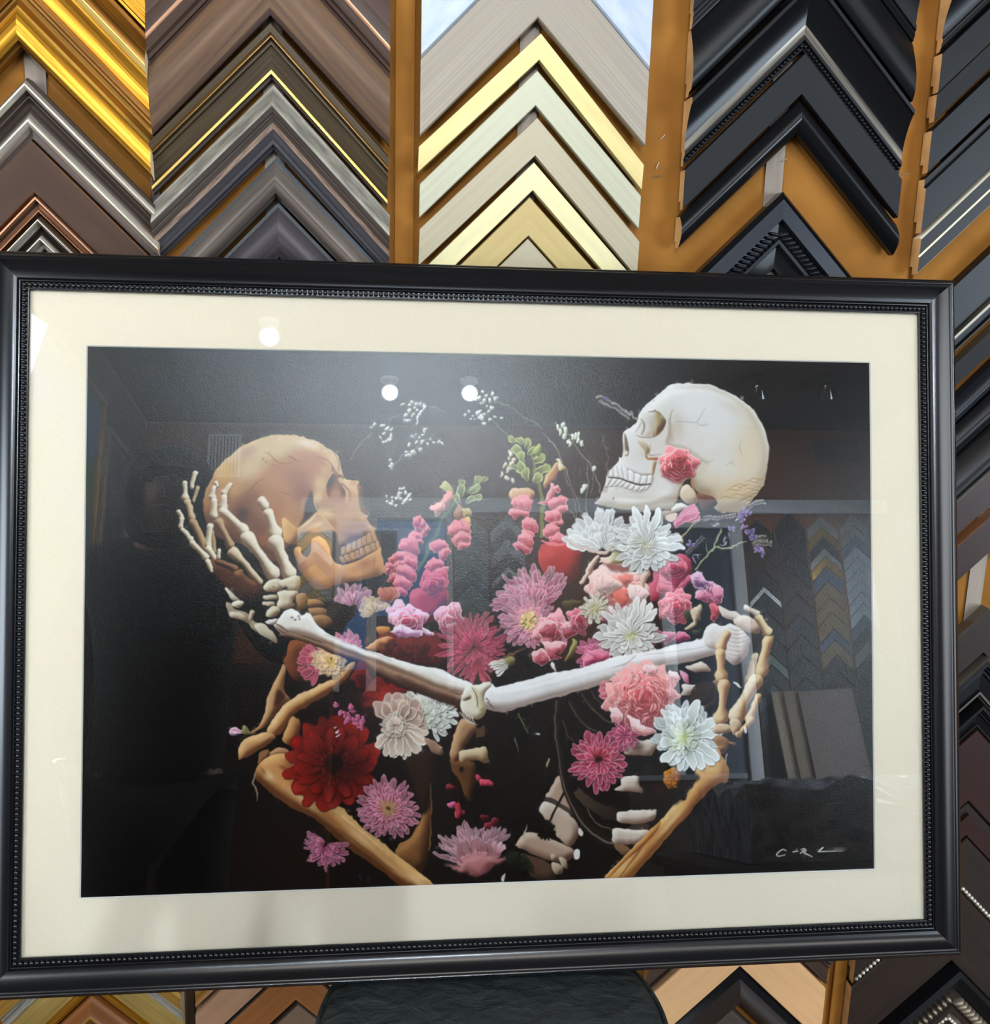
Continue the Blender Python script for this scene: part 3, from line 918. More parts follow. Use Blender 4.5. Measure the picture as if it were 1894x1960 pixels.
def petalblob(pts, base, hi, lo, edge=None, d=(-0.3, -1)):
    """A frilled petal: wavy rim, pale edge, creases running in from the rim."""
    P = smooth(pts, 8)
    c = P.mean(axis=0)
    dd = P - c
    Ln = np.maximum(np.linalg.norm(dd, axis=1, keepdims=True), 1e-6)
    R_ = float(Ln.mean())
    n = len(P)
    t = np.arange(n) / n * 2 * math.pi
    wav = 0.05 * np.sin(t * rng.randint(7, 12) + rng.uniform(0, 6)) + 0.06 * np.sin(t * rng.randint(3, 6) + rng.uniform(0, 6)) + rng.uniform(-.02, .02, n)
    P = c + dd * (1 + wav[:, None])
    fill(P + np.array([1.2, 2.0]), np.array(lo) * 0.35, sm=False, alpha=.6, feather=1)
    fill(P, edge if edge is not None else hi, sm=False)
    Q_ = c + (P - c) * max(0.8, 1 - 1.5 / R_) + np.array([0.2, 0.7])
    fill(Q_, jit(base, 8), hi=hi, lo=lo, d=d, soft=max(3, R_ * .32), k=1.25, sm=False)
    a0 = rng.uniform(0, 6.3)
    root = c + np.array([math.cos(a0), abs(math.sin(a0))]) * R_ * .35
    for i in range(int(5 + R_ / 4)):
        q = P[rng.randint(n)]
        p1 = root + (q - root) * rng.uniform(.75, .93)
        mid = (root + p1) / 2 + rng.uniform(-1, 1, 2) * R_ * .12
        p0 = root + (p1 - root) * rng.uniform(.15, .4)
        dark_ = rng.uniform() < .5
        stroke([tuple(p0), tuple(mid), tuple(p1)], [.3, max(.9, R_ * .09), .4], np.array(lo) if dark_ else np.array(hi), alpha=.55)


def waxcluster(pts, s=1.0):
    for x, y in pts:
        r = rng.uniform(2.8, 4.6) * s
        a = rng.uniform(0, 6.3)
        fill([(x + math.cos(a + b) * r * q, y + math.sin(a + b) * r * q) for b, q in ((0, 1.1), (1.1, .8), (2.2, 1), (3.3, .9), (4.3, 1), (5.3, .8))],
             jit((222, 224, 212), 12), hi=(244, 246, 238), lo=(120, 125, 108), soft=2)
        spot(x + 0.6, y + 0.6, r * 0.35, r * 0.35, (96, 92, 72), 0.7)


def snap(x, y, s, rot=0.0, base=(214, 104, 116), hi=(240, 158, 164), lo=(150, 50, 62)):
    """One snapdragon blossom."""
    c, q = math.cos(rot), math.sin(rot)

    def T(pts):
        return [(x + (a * c - b * q) * s, y + (a * q + b * c) * s) for a, b in pts]
    petalblob(T([(-13, -2), (-11, -11), (-3, -14), (5, -13), (11, -7), (13, 1), (8, 6), (0, 3), (-8, 4)]), jit(base), hi, lo, edge=np.minimum(np.array(hi) + 8, 255))
    petalblob(T([(-10, 4), (-3, 1), (6, 3), (11, 8), (7, 14), (0, 12), (-5, 16), (-12, 11)]), jit(np.array(base) * 0.97), hi, lo, edge=hi)
    stroke(T([(-9, 3), (0, 2), (9, 5)]), [0.6, 2.2 * s, 0.6], lo, alpha=0.9)


def teeth(top, bot, n, base=(225, 222, 216), lo=(120, 110, 100), gap=(40, 32, 28)):
    a, b = smooth(top, 12, False), smooth(bot, 12, False)

    def at(p, t):
        i = t * (len(p) - 1)
        j = int(min(i, len(p) - 2))
        return p[j] + (p[j + 1] - p[j]) * (i - j)
    for i in range(n):
        t0, t1 = (i + 0.06) / n, (i + 0.94) / n
        A, B, C_, D = at(a, t0), at(a, t1), at(b, t1), at(b, t0)
        m = (at(a, (t0 + t1) / 2) + (at(a, (t0 + t1) / 2) - at(b, (t0 + t1) / 2)) * 0.12)
        mb = (at(b, (t0 + t1) / 2) + (at(b, (t0 + t1) / 2) - at(a, (t0 + t1) / 2)) * 0.06)
        P = [A, m, B, B * 0.4 + C_ * 0.6, C_, mb, D, A * 0.4 + D * 0.6]
        fill([(p[0] + .5, p[1] + .6) for p in P], gap, alpha=0.8, n=3)
        fill(P, jit(base, 8), hi=np.minimum(np.array(base) + 22, 255), lo=lo, d=(-0.2, -0.7), soft=2, n=3)


def warp(amp1=1.7, sc1=9, amp2=.9, sc2=3):
    """Loosen every outline a little, as a hand with a brush would."""
    global CAN
    fld = []
    for k in range(2):
        f = boxblur(rng.normal(0, 1, (AH, AW)).astype(np.float32), sc1)
        g = boxblur(rng.normal(0, 1, (AH, AW)).astype(np.float32), sc2)
        fld.append(f / f.std() * amp1 + g / g.std() * amp2)
    Y, X = np.meshgrid(np.arange(AH, dtype=np.float32), np.arange(AW, dtype=np.float32), indexing='ij')
    am = boxblur(LOOSE, 3)
    X = np.clip(X + fld[0] * am, 0, AW - 1.01)
    Y = np.clip(Y + fld[1] * am, 0, AH - 1.01)
    xi, yi = X.astype(int), Y.astype(int)
    fx, fy = (X - xi)[..., None], (Y - yi)[..., None]
    out = (CAN[yi, xi] * (1 - fx) + CAN[yi, xi + 1] * fx) * (1 - fy) + (CAN[yi + 1, xi] * (1 - fx) + CAN[yi + 1, xi + 1] * fx) * fy
    CAN[...] = out
A, A2, A3 = V(320, 800, 4.117), V(330, 880, 5.446), V(560, 850, 7.0)
B, B2 = V(1050, 700, 4.117), V(1130, 730, 7.536)
Q, D, Eo, Fo, Go = V(650, 720, 3.788), V(900, 1000, 3.157), V(420, 1160, 3.5), V(780, 1260, 4.262), V(1030, 1260, 4.117)


def paint_background():
    CAN[...] = rgb((11, 10, 10))
    # warm dark passages deep between the figures
    for x, y, rx, ry, c, a in ((820, 1300, 150, 90, (38, 10, 10), .8), (980, 1480, 120, 140, (9, 9, 8), .9), (1180, 1560, 150, 90, (26, 19, 15), .6),
                               (560, 1640, 90, 90, (24, 16, 10), .8), (800, 1600, 70, 90, (20, 13, 9), .8), (1250, 1640, 140, 60, (22, 18, 16), .7),
                               (760, 1350, 90, 50, (46, 10, 10), .7)):
        spot(x, y, rx, ry, c, a)


def paint_back_foliage():
    # wiry stems
    st = (150, 150, 138)
    for pts, w in (([(742, 900), (790, 862), (830, 830)], 1.6), ([(668, 880), (690, 850), (712, 828)], 1.3), ([(735, 812), (750, 800), (765, 793)], 1.2),
                   ([(818, 782), (835, 780), (848, 784)], 1.2), ([(943, 768), (975, 780), (1010, 805), (1034, 822)], 1.8), ([(1034, 827), (1065, 862), (1090, 920), (1115, 990)], 1.7),
                   ([(925, 790), (960, 820), (985, 850)], 1.4), ([(962, 850), (985, 866)], 1.0), ([(1078, 820), (1100, 850), (1130, 895), (1148, 942)], 2.0),
                   ([(1120, 880), (1123, 930), (1121, 1000)], 1.6), ([(1132, 905), (1130, 950)], 1.2), ([(1150, 835), (1158, 862), (1163, 900)], 1.2),
                   ([(1090, 975), (1115, 1000)], 1.6), ([(1230, 815), (1216, 798)], 2.6), ([(1050, 840), (1075, 890), (1110, 1000)], 1.4)):
        stroke(pts, w, st, alpha=0.85)
    for x, y in ((1120, 880), (1110, 905), (1105, 865), (1140, 850), (1158, 862), (1150, 845), (1163, 890), (1130, 920), (1122, 930), (1128, 885)):
        for _ in range(2):
            a = rng.uniform(-2.6, -0.5)
            stroke([(x, y), (x + math.cos(a) * 14, y + math.sin(a) * 12)], [1.1, .5], (120, 116, 108), alpha=.7)
    # white wax-flower sprigs
    waxcluster([(769, 773), (786, 767), (781, 775), (793, 772), (800, 772), (807, 779), (781, 786), (795, 786), (790, 780), (804, 790), (776, 793), (788, 794), (798, 798), (781, 802), (793, 804), (797, 801), (810, 784), (775, 801), (800, 795)])
    waxcluster([(716, 811), (712, 818), (729, 812), (737, 819), (746, 822), (748, 832), (735, 829), (726, 836), (741, 840), (747, 836), (730, 846), (737, 845), (744, 843)])
    waxcluster([(785, 836), (792, 832), (801, 840), (806, 834), (810, 826), (812, 822), (783, 852), (796, 848), (808, 850), (819, 852), (823, 840), (830, 846), (840, 842), (846, 845), (803, 861), (779, 867), (786, 874), (791, 866), (780, 876), (788, 838)])
    waxcluster([(748, 883), (750, 890), (745, 895)])
    waxcluster([(764, 935), (770, 934), (741, 950), (752, 951), (762, 944), (772, 944), (780, 948), (742, 962), (752, 958), (766, 955), (774, 958), (757, 968), (770, 964), (748, 965), (782, 957), (760, 951), (776, 951)])
    waxcluster([(922, 752), (928, 760), (915, 762), (935, 766), (941, 757), (918, 772), (928, 776), (938, 778), (910, 765), (933, 786), (948, 763), (924, 768), (890, 795), (897, 788), (904, 796), (912, 790), (918, 798), (925, 794), (908, 803), (899, 803), (921, 801), (935, 803), (945, 797), (958, 799), (924, 811), (915, 788)])
    for x, y in ((1066, 818), (1071, 826), (1076, 815), (1081, 824), (1080, 834), (1086, 848), (1090, 852), (1100, 836), (1108, 834), (1115, 850), (1107, 843), (1093, 838), (1135, 896), (1114, 938), (1118, 932)):
        fill([(x - 3, y - 5), (x + 2, y - 6), (x + 4, y), (x + 2, y + 5), (x - 3, y + 4)], (226, 228, 214), hi=(246, 247, 240), lo=(140, 150, 110), soft=2)
    # lavender sprig by the pale brow
    for t in np.linspace(0, 1, 16):
        x, y = 1143 + 62 * t, 758 + 22 * t + 14 * t * t
        fill([(x - 4, y - 2), (x, y - 4), (x + 4, y), (x, y + 3)], jit((150, 145, 140), 18), lo=(60, 56, 60), soft=2)
        if t < 0.9:
            fill([(x + 2, y + 12), (x + 6, y + 9), (x + 9, y + 13), (x + 5, y + 16)], jit((128, 124, 118), 18), soft=2)
    spot(1158, 762, 5, 4, (96, 76, 140), .8)
    stroke([(1205, 786), (1222, 812)], [2.4, 2.6], (168, 164, 150))


def paint_snapdragons():
    g1, g2, g3 = (108, 122, 62), (166, 178, 92), (58, 70, 36)
    # right stalk
    stroke([(1036, 1030), (1037, 980), (1030, 920), (1015, 870), (992, 836)], [8, 8, 7, 7, 5], (106, 112, 52))
    for x, y, r, a in ((988, 838, 13, -1.1), (996, 846, 12, -.5), (1004, 850, 14, .2), (994, 862, 15, -.8), (1010, 866, 17, .5), (1000, 880, 18, -.4), (1020, 880, 18, .9), (1008, 898, 20, -.9), (1028, 898, 18, 1.0), (1012, 912, 18, -.3), (1024, 918, 16, .6), (988, 890, 12, -1.4)):
        an = a - math.pi / 2
        petal(x, y + 6, an, 0, r * 1.35, r * .95, g3, jit(g2, 14), jit((196, 204, 124), 10))
    fill([(1017, 862), (1022, 851), (1030, 847), (1035, 856), (1032, 868), (1024, 872)], (150, 168, 74), hi=(200, 208, 120), lo=(64, 80, 32))
    fill([(1042, 915), (1056, 890), (1066, 884), (1072, 898), (1066, 914), (1052, 926), (1040, 932)], (178, 128, 78), hi=(228, 196, 138), lo=(120, 62, 44))
    fill([(1066, 884), (1060, 880), (1068, 878), (1080, 895), (1070, 904)], (226, 214, 178), hi=(246, 238, 214), lo=(190, 150, 90))
    fill([(972, 945), (986, 934), (1006, 934), (1020, 942), (1016, 954), (992, 958), (978, 955)], (206, 160, 122), hi=(240, 206, 170), lo=(140, 74, 56))
    for pts in ([(1040, 958), (1048, 940), (1056, 924), (1062, 936), (1056, 954), (1046, 968), (1030, 966)], [(1058, 935), (1070, 930), (1074, 938), (1066, 946)]):
        petalblob(pts, (218, 118, 126), (242, 172, 172), (150, 54, 64), (246, 196, 196))
    for x, y, s, r in ((998, 968, 1.55, .15), (1068, 968, 1.35, -.5), (1012, 1010, 1.3, .2), (1060, 994, 1.2, -.6), (1005, 1038, 1.35, .5), (1056, 1022, 1.2, -.7), (1070, 1040, 1.1, -.2)):
        snap(x, y, s, r)
    for x, y in ((975, 868), (971, 878), (976, 888), (966, 892), (963, 905), (974, 900), (972, 914), (981, 918), (980, 880)):
        fill([(x - 3, y - 4), (x + 3, y - 4), (x + 4, y + 3), (x - 2, y + 5)], jit((222, 210, 186), 12), lo=(100, 84, 62), soft=2)
    # left stalk
    stroke([(800, 1090), (830, 1030), (848, 985), (880, 950), (912, 918)], [8, 8, 8, 7, 4], (70, 92, 70))
    for x, y, r, a in ((918, 916, 12, .9), (908, 922, 14, .4), (900, 930, 14, 1.1), (882, 930, 15, 0), (894, 938, 16, .8), (884, 944, 17, -.3), (902, 948, 15, 1.4), (880, 958, 17, -.5), (894, 960, 16, .8)):
        an = a - math.pi / 2
        petal(x, y + 6, an, 0, r * 1.3, r * .95, g3, jit((140, 154, 92), 12), jit((186, 196, 134), 10))
    fill([(842, 934), (848, 925), (858, 929), (866, 940), (864, 950), (852, 944)], (176, 176, 110), hi=(214, 212, 150), lo=(96, 92, 48))
    for pts, b in (([(838, 962), (848, 946), (860, 940), (866, 952), (856, 966), (844, 978)], (214, 138, 130)), ([(824, 968), (836, 962), (846, 968), (842, 980), (834, 988), (826, 978)], (226, 156, 150)),
                   ([(866, 978), (874, 966), (884, 972), (886, 990), (876, 1000), (866, 990)], (150, 104, 74)), ([(882, 972), (898, 976), (900, 990), (888, 994)], (176, 156, 96)), ([(884, 996), (896, 992), (898, 1004), (890, 1006)], (202, 150, 78))):
        petalblob(pts, b, np.minimum(np.array(b) + 34, 255), np.array(b) * .55, np.minimum(np.array(b) + 40, 255))
    for x, y, s, r in ((806, 1010, 1.15, -1.0), (880, 1018, 1.6, -.4), (886, 1034, 1.1, -.2), (800, 1000, .9, -1.3), (795, 1034, 1.1, -.6), (783, 1052, 1.6, .1), (842, 1050, 1.25, -.7),
                       (762, 1072, 1.2, -.5), (786, 1080, 1.2, .2), (835, 1085, 1.3, -.8), (776, 1104, 1.55, .2), (748, 1098, 1.1, -.3), (745, 1090, .8, .5), (768, 1124, 1.3, .3)):
        snap(x, y, s, r, base=(206, 92, 108), hi=(236, 146, 156), lo=(132, 38, 54))
    stroke([(690, 1180), (715, 1145), (738, 1110), (748, 1088)], [4, 4, 3, 2], (46, 32, 26))


def paint_dark_reds():
    for x, y, r in ((770, 1245, 30), (812, 1236, 34), (740, 1232, 24), (842, 1250, 22), (722, 1320, 26), (752, 1330, 30), (700, 1280, 18), (770, 1352, 24), (690, 1300, 20)):
        ruffle(x, y, r * .9, 4, (104, 22, 24), (72, 12, 14), (120, 30, 30), lobes=6, shade=(40, 6, 8))
    for x, y, r, c in ((728, 1330, 26, (176, 46, 32)), (706, 1348, 14, (150, 40, 34)), (760, 1312, 18, (140, 28, 26))):
        spot(x, y, r, r * .6, c, .7)
    for x, y, c in ((888, 1330, (150, 40, 60)), (916, 1492, (176, 50, 72)), (927, 1500, (196, 60, 84)), (937, 1502, (186, 54, 80)), (866, 1543, (206, 90, 130)), (880, 1560, (196, 66, 82)), (862, 1510, (110, 24, 34)), (935, 1580, (110, 26, 36)), (948, 1575, (96, 22, 32)), (930, 1566, (80, 16, 26))):
        fill([(x - 9, y - 3), (x - 2, y - 7), (x + 7, y - 4), (x + 9, y + 3), (x + 1, y + 7), (x - 7, y + 5)], c, hi=np.minimum(np.array(c) + 40, 255), lo=np.array(c) * .4, soft=3)
    fill([(872, 1545), (882, 1540), (886, 1562), (880, 1568), (874, 1560)], (178, 54, 70), lo=(70, 14, 22))


def paint_ribs():
    bw, bh, bl = (172, 140, 108), (214, 190, 158), (86, 58, 40)
    # breastbone and ribs of the left figure
    fill(Fo([(350, 830), (540, 860), (560, 980), (530, 1120), (520, 1180), (470, 1120), (420, 1010), (370, 900)]), (86, 54, 28), hi=(130, 88, 48), lo=(34, 20, 12), soft=6)
    fill(Fo([(425, 905), (450, 890), (466, 912), (446, 938), (428, 925)]), (20, 12, 8))
    fill(Fo([(360, 700), (420, 520), (470, 500), (560, 560), (520, 650), (460, 740), (440, 820), (380, 850), (340, 800)]), (160, 120, 86), hi=(204, 166, 126), lo=(70, 44, 28), soft=7)
    fill(Fo([(430, 760), (560, 738), (650, 735), (648, 850), (560, 838), (440, 852), (420, 800)]), (190, 164, 128), hi=(222, 204, 170), lo=(96, 70, 46), soft=6)
    fill(Fo([(550, 570), (632, 550), (636, 640), (560, 650)]), (84, 60, 44), sm=False)
    # spine of the right figure
    fill(Fo([(1150, 1100), (1230, 965), (1290, 1000), (1330, 1140), (1350, 1270), (1250, 1250), (1150, 1180)]), (176, 148, 128), hi=(206, 182, 160), lo=(110, 84, 70), soft=6)
    fill(Fo([(1120, 1150), (1180, 1140), (1360, 1260), (1330, 1275), (1160, 1190)]), (70, 60, 54), n=3)
    fill(Fo([(1090, 1260), (1130, 1170), (1330, 1280), (1400, 1400), (1340, 1540), (1270, 1500), (1180, 1380)]), (188, 166, 146), hi=(228, 216, 200), lo=(96, 70, 58), soft=7)
    fill(Fo([(900, 1500), (980, 1420), (1100, 1440), (1340, 1560), (1330, 1640), (1190, 1660), (1030, 1600), (900, 1540)]), (176, 146, 126), hi=(216, 194, 172), lo=(84, 58, 46), soft=7)
    fill(Fo([(940, 1600), (1100, 1640), (1180, 1700), (1200, 1810), (1020, 1790), (960, 1700)]), (84, 60, 48), lo=(40, 28, 22), soft=7)
    for p in ([(1170, 1600), (1210, 1610), (1215, 1650), (1180, 1650)], [(1190, 1670), (1250, 1690), (1270, 1740), (1220, 1765), (1185, 1720)], [(1240, 1620), (1300, 1650), (1305, 1720), (1260, 1700)]):
        fill(Fo(p), (176, 154, 130), hi=(208, 188, 164), lo=(90, 66, 52))
    for p in ([(1290, 1310), (1190, 1440), (1220, 1480), (1300, 1400)], [(1360, 1530), (1395, 1600), (1375, 1650), (1355, 1610)]):
        pass
    # shadow of a flower on the spine
    mum(1046, 1590, 20, 14, 1, (16, 13, 11), (14, 12, 10), None, w=5)
    stroke([(1045, 1590), (1066, 1545), (1084, 1510)], [5, 4, 5], (26, 21, 18))
    fill(Fo([(1360, 1570), (1385, 1570), (1398, 1620), (1380, 1648), (1358, 1620)]), (232, 228, 220))
    fill(Fo([(1400, 1390), (1435, 1420), (1425, 1452), (1398, 1440)]), (222, 212, 200))
    # dark curved ribs seen from inside
    dk = (44, 34, 27)
    for pts, w in ((Go([(150, 330), (145, 560), (190, 900), (260, 1130), (380, 1320), (540, 1440), (620, 1450)]), [9, 9, 11, 14, 18, 20, 22]),
                   (Go([(250, 330), (310, 450), (400, 545), (500, 590)]), [6, 7, 8, 6]), (Go([(340, 270), (430, 390), (540, 480), (600, 500)]), [5, 6, 7, 5]), (Go([(200, 480), (240, 600), (300, 660)]), [5, 6, 4]), (Go([(430, 250), (480, 330), (560, 380)]), [4, 5, 4])):
        stroke(pts, w, (30, 24, 20))
        stroke([(x - 1.5, y + 1.5) for x, y in pts], [max(1.0, q * .18) for q in w], (128, 112, 96), alpha=.8)
    stroke(Go([(300, 1040), (380, 1130), (520, 1200), (640, 1240)]), [14, 18, 22, 22], (74, 58, 44), col2=(40, 32, 26))
    stroke(Go([(390, 1190), (470, 1280), (580, 1330), (680, 1340)]), [6, 8, 10, 8], (20, 14, 12))
    stroke(Go([(385, 1185), (460, 1290), (600, 1360)]), [1.5, 1.5, 1.5], (150, 130, 108), alpha=.8)
    # pale rib ends
    for pts in ([(640, 1210), (780, 1205), (920, 1205), (942, 1225), (900, 1290), (760, 1310), (640, 1295), (620, 1250)], [(600, 1345), (740, 1350), (880, 1365), (840, 1440), (760, 1468), (600, 1455), (590, 1400)],
                [(700, 680), (830, 645), (940, 655), (920, 740), (860, 770), (690, 750)], [(660, 940), (810, 935), (800, 1010), (830, 1040), (810, 1062), (620, 1040), (660, 1000)], [(1130, 205), (1240, 210), (1265, 240), (1230, 285), (1130, 295), (1140, 250)], [(1160, 70), (1280, 40), (1340, 70), (1340, 100), (1200, 100)]):
        fill(Go(pts), (204, 186, 170), hi=(238, 228, 214), lo=(120, 92, 76), soft=6, noise=.03)
    spot(*Go([(790, 700)])[0], 11, 11, (66, 42, 36), .75)
    fill(Go([(740, 1320), (860, 1310), (870, 1350), (740, 1352)]), (58, 48, 40))
    fill(Go([(600, 1460), (680, 1470), (740, 1520), (690, 1560), (630, 1510)]), (132, 96, 70), lo=(60, 40, 30))
    fill(Go([(1270, 420), (1380, 180), (1420, 200), (1390, 340), (1300, 440)]), (120, 92, 74), hi=(170, 142, 120), lo=(50, 36, 28), soft=6)
    fill(Go([(1240, 210), (1390, 190), (1370, 330), (1230, 420), (1200, 320)]), (52, 38, 30), soft=6, lo=(24, 16, 12))


def paint_left_arm_low():
    t, h, l = (188, 138, 84), (228, 190, 138), (96, 54, 26)
    # cup of the shoulder blade, dark red-brown
    fill(Eo([(450, 280), (500, 235), (620, 238), (680, 300), (640, 420), (580, 510), (500, 500), (450, 420)]), (92, 46, 26), hi=(142, 82, 46), lo=(36, 16, 10), soft=9)
    fill(Eo([(445, 400), (430, 560), (475, 640), (400, 690), (345, 770), (300, 820), (210, 852), (265, 800), (305, 700), (325, 600), (375, 490)]), (164, 120, 80), hi=(208, 166, 118), lo=(80, 48, 28), soft=7, noise=.03)
    fill(Eo([(395, 560), (440, 620), (370, 680), (370, 620)]), (60, 34, 20), feather=2)
    fill(Eo([(320, 840), (400, 700), (520, 600), (640, 545), (760, 485), (850, 405), (905, 378), (890, 440), (790, 540), (640, 640), (530, 710), (450, 790), (390, 868)]), t, h, l, soft=8, noise=.03)
    fill(Eo([(450, 800), (490, 750), (545, 790), (530, 860), (480, 930), (420, 900)]), (176, 122, 70), (214, 166, 106), (90, 50, 26), soft=7)
    fill(Eo([(425, 960), (470, 980), (450, 1010), (330, 1010), (370, 960)]), (150, 104, 70), (190, 146, 104), (70, 40, 24), soft=5)
    fill(Eo([(125, 1020), (138, 930), (210, 875), (320, 850), (372, 882), (330, 930), (230, 995), (150, 1030)]), (186, 136, 88), (222, 180, 128), (92, 54, 30), soft=8, noise=.03)
    fill(Eo([(260, 1060), (270, 1000), (330, 960), (330, 1020)]), (140, 96, 62), lo=(60, 36, 22))
    stroke(Eo([(130, 900), (200, 860), (240, 845)]), [2, 2, 1.5], (70, 44, 26))
    # pale bone far behind
    fill(Eo([(1390, 1180), (1420, 1300), (1415, 1500), (1400, 1640), (1380, 1740), (1345, 1785), (1180, 1665), (1290, 1540), (1350, 1430), (1380, 1300)]), (120, 78, 42), (172, 122, 72), (44, 26, 14), soft=10, noise=.04)
    fill(Eo([(1240, 1000), (1440, 980), (1420, 1300), (1360, 1400), (1300, 1200)]), (40, 26, 18), lo=(18, 11, 8), soft=9, feather=3)
    stroke(Eo([(1415, 1190), (1420, 1400), (1400, 1640)]), [2, 2, 2], (150, 108, 70), alpha=.7)
    # humerus
    fill(Eo([(245, 1090), (300, 1030), (380, 995), (460, 1000), (540, 1045), (580, 1120), (605, 1190), (700, 1285), (850, 1395), (1000, 1520), (1150, 1640), (1300, 1752), (1445, 1875), (1400, 1900), (1230, 1890), (1080, 1770), (900, 1645), (760, 1540), (650, 1445), (500, 1355), (380, 1285), (290, 1205), (238, 1150)]),
         (186, 132, 78), (222, 178, 116), (96, 54, 26), d=(0.35, -0.9), soft=11, noise=.035)
    hum = Eo([(245, 1090), (300, 1030), (380, 995), (460, 1000), (540, 1045), (580, 1120), (605, 1190), (700, 1285), (850, 1395), (1000, 1520), (1150, 1640), (1300, 1752), (1445, 1875), (1400, 1900), (1230, 1890), (1080, 1770), (900, 1645), (760, 1540), (650, 1445), (500, 1355), (380, 1285), (290, 1205), (238, 1150)])
    with clip(hum):
        for x, y, rx, ry, c, a, r in ((460, 1060, 30, 18, (168, 98, 50), .8, .6), (330, 1140, 28, 16, (216, 188, 146), .85, .7), (560, 1300, 70, 14, (226, 200, 152), .7, .65), (430, 1090, 18, 8, (110, 66, 36), .7, .5),
                                      (760, 1440, 60, 9, (150, 92, 46), .6, .7), (950, 1560, 80, 12, (226, 192, 138), .75, .7), (1150, 1740, 80, 11, (214, 172, 112), .7, .68), (1050, 1690, 70, 8, (130, 84, 48), .5, .68), (1330, 1850, 60, 14, (226, 196, 146), .7, .7), (290, 1110, 20, 7, (120, 78, 46), .6, .9)):
            p = Eo([(x, y)])[0]
            spot(p[0], p[1], rx / 1.9, ry / 1.9, c, a, r)
        stroke(Eo([(690, 1440), (860, 1540), (1000, 1650), (1180, 1780)]), [1.2, 2, 2, 1.5], (110, 68, 36), alpha=.7)
        stroke(Eo([(820, 1415), (960, 1520), (1100, 1640)]), [2, 2.5, 1.5], (238, 212, 166), alpha=.7)
    stroke(Eo([(240, 1120), (228, 1180), (250, 1260), (258, 1305)]), [3, 3, 3, 1.5], (150, 128, 104))


def paint_gerbera():
    x, y = Eo([(755, 1060)])[0]
    mum(x, y, 94, 17, 1, (58, 10, 10), (158, 34, 24), (128, 22, 18), w=30, rin=.2, jr=.1, sy=1.0, tip=.9)
    mum(x, y, 78, 15, 1, (48, 8, 8), (146, 30, 22), (104, 16, 14), w=24, rin=.2, jr=.14, tip=.9)
    mum(x, y, 44, 26, 2, (40, 7, 7), (150, 34, 24), (96, 16, 14), w=8, rin=.4)
    spot(x, y, 26, 26, (46, 12, 10), .85, 0, 3)
    spot(x, y, 17, 21, (12, 9, 9), .98, 0, 4)
    spot(*Eo([(900, 1090)])[0], 32, 34, (36, 6, 8), .55)
    spot(*Eo([(660, 760)])[0], 40, 20, (30, 7, 8), .5)


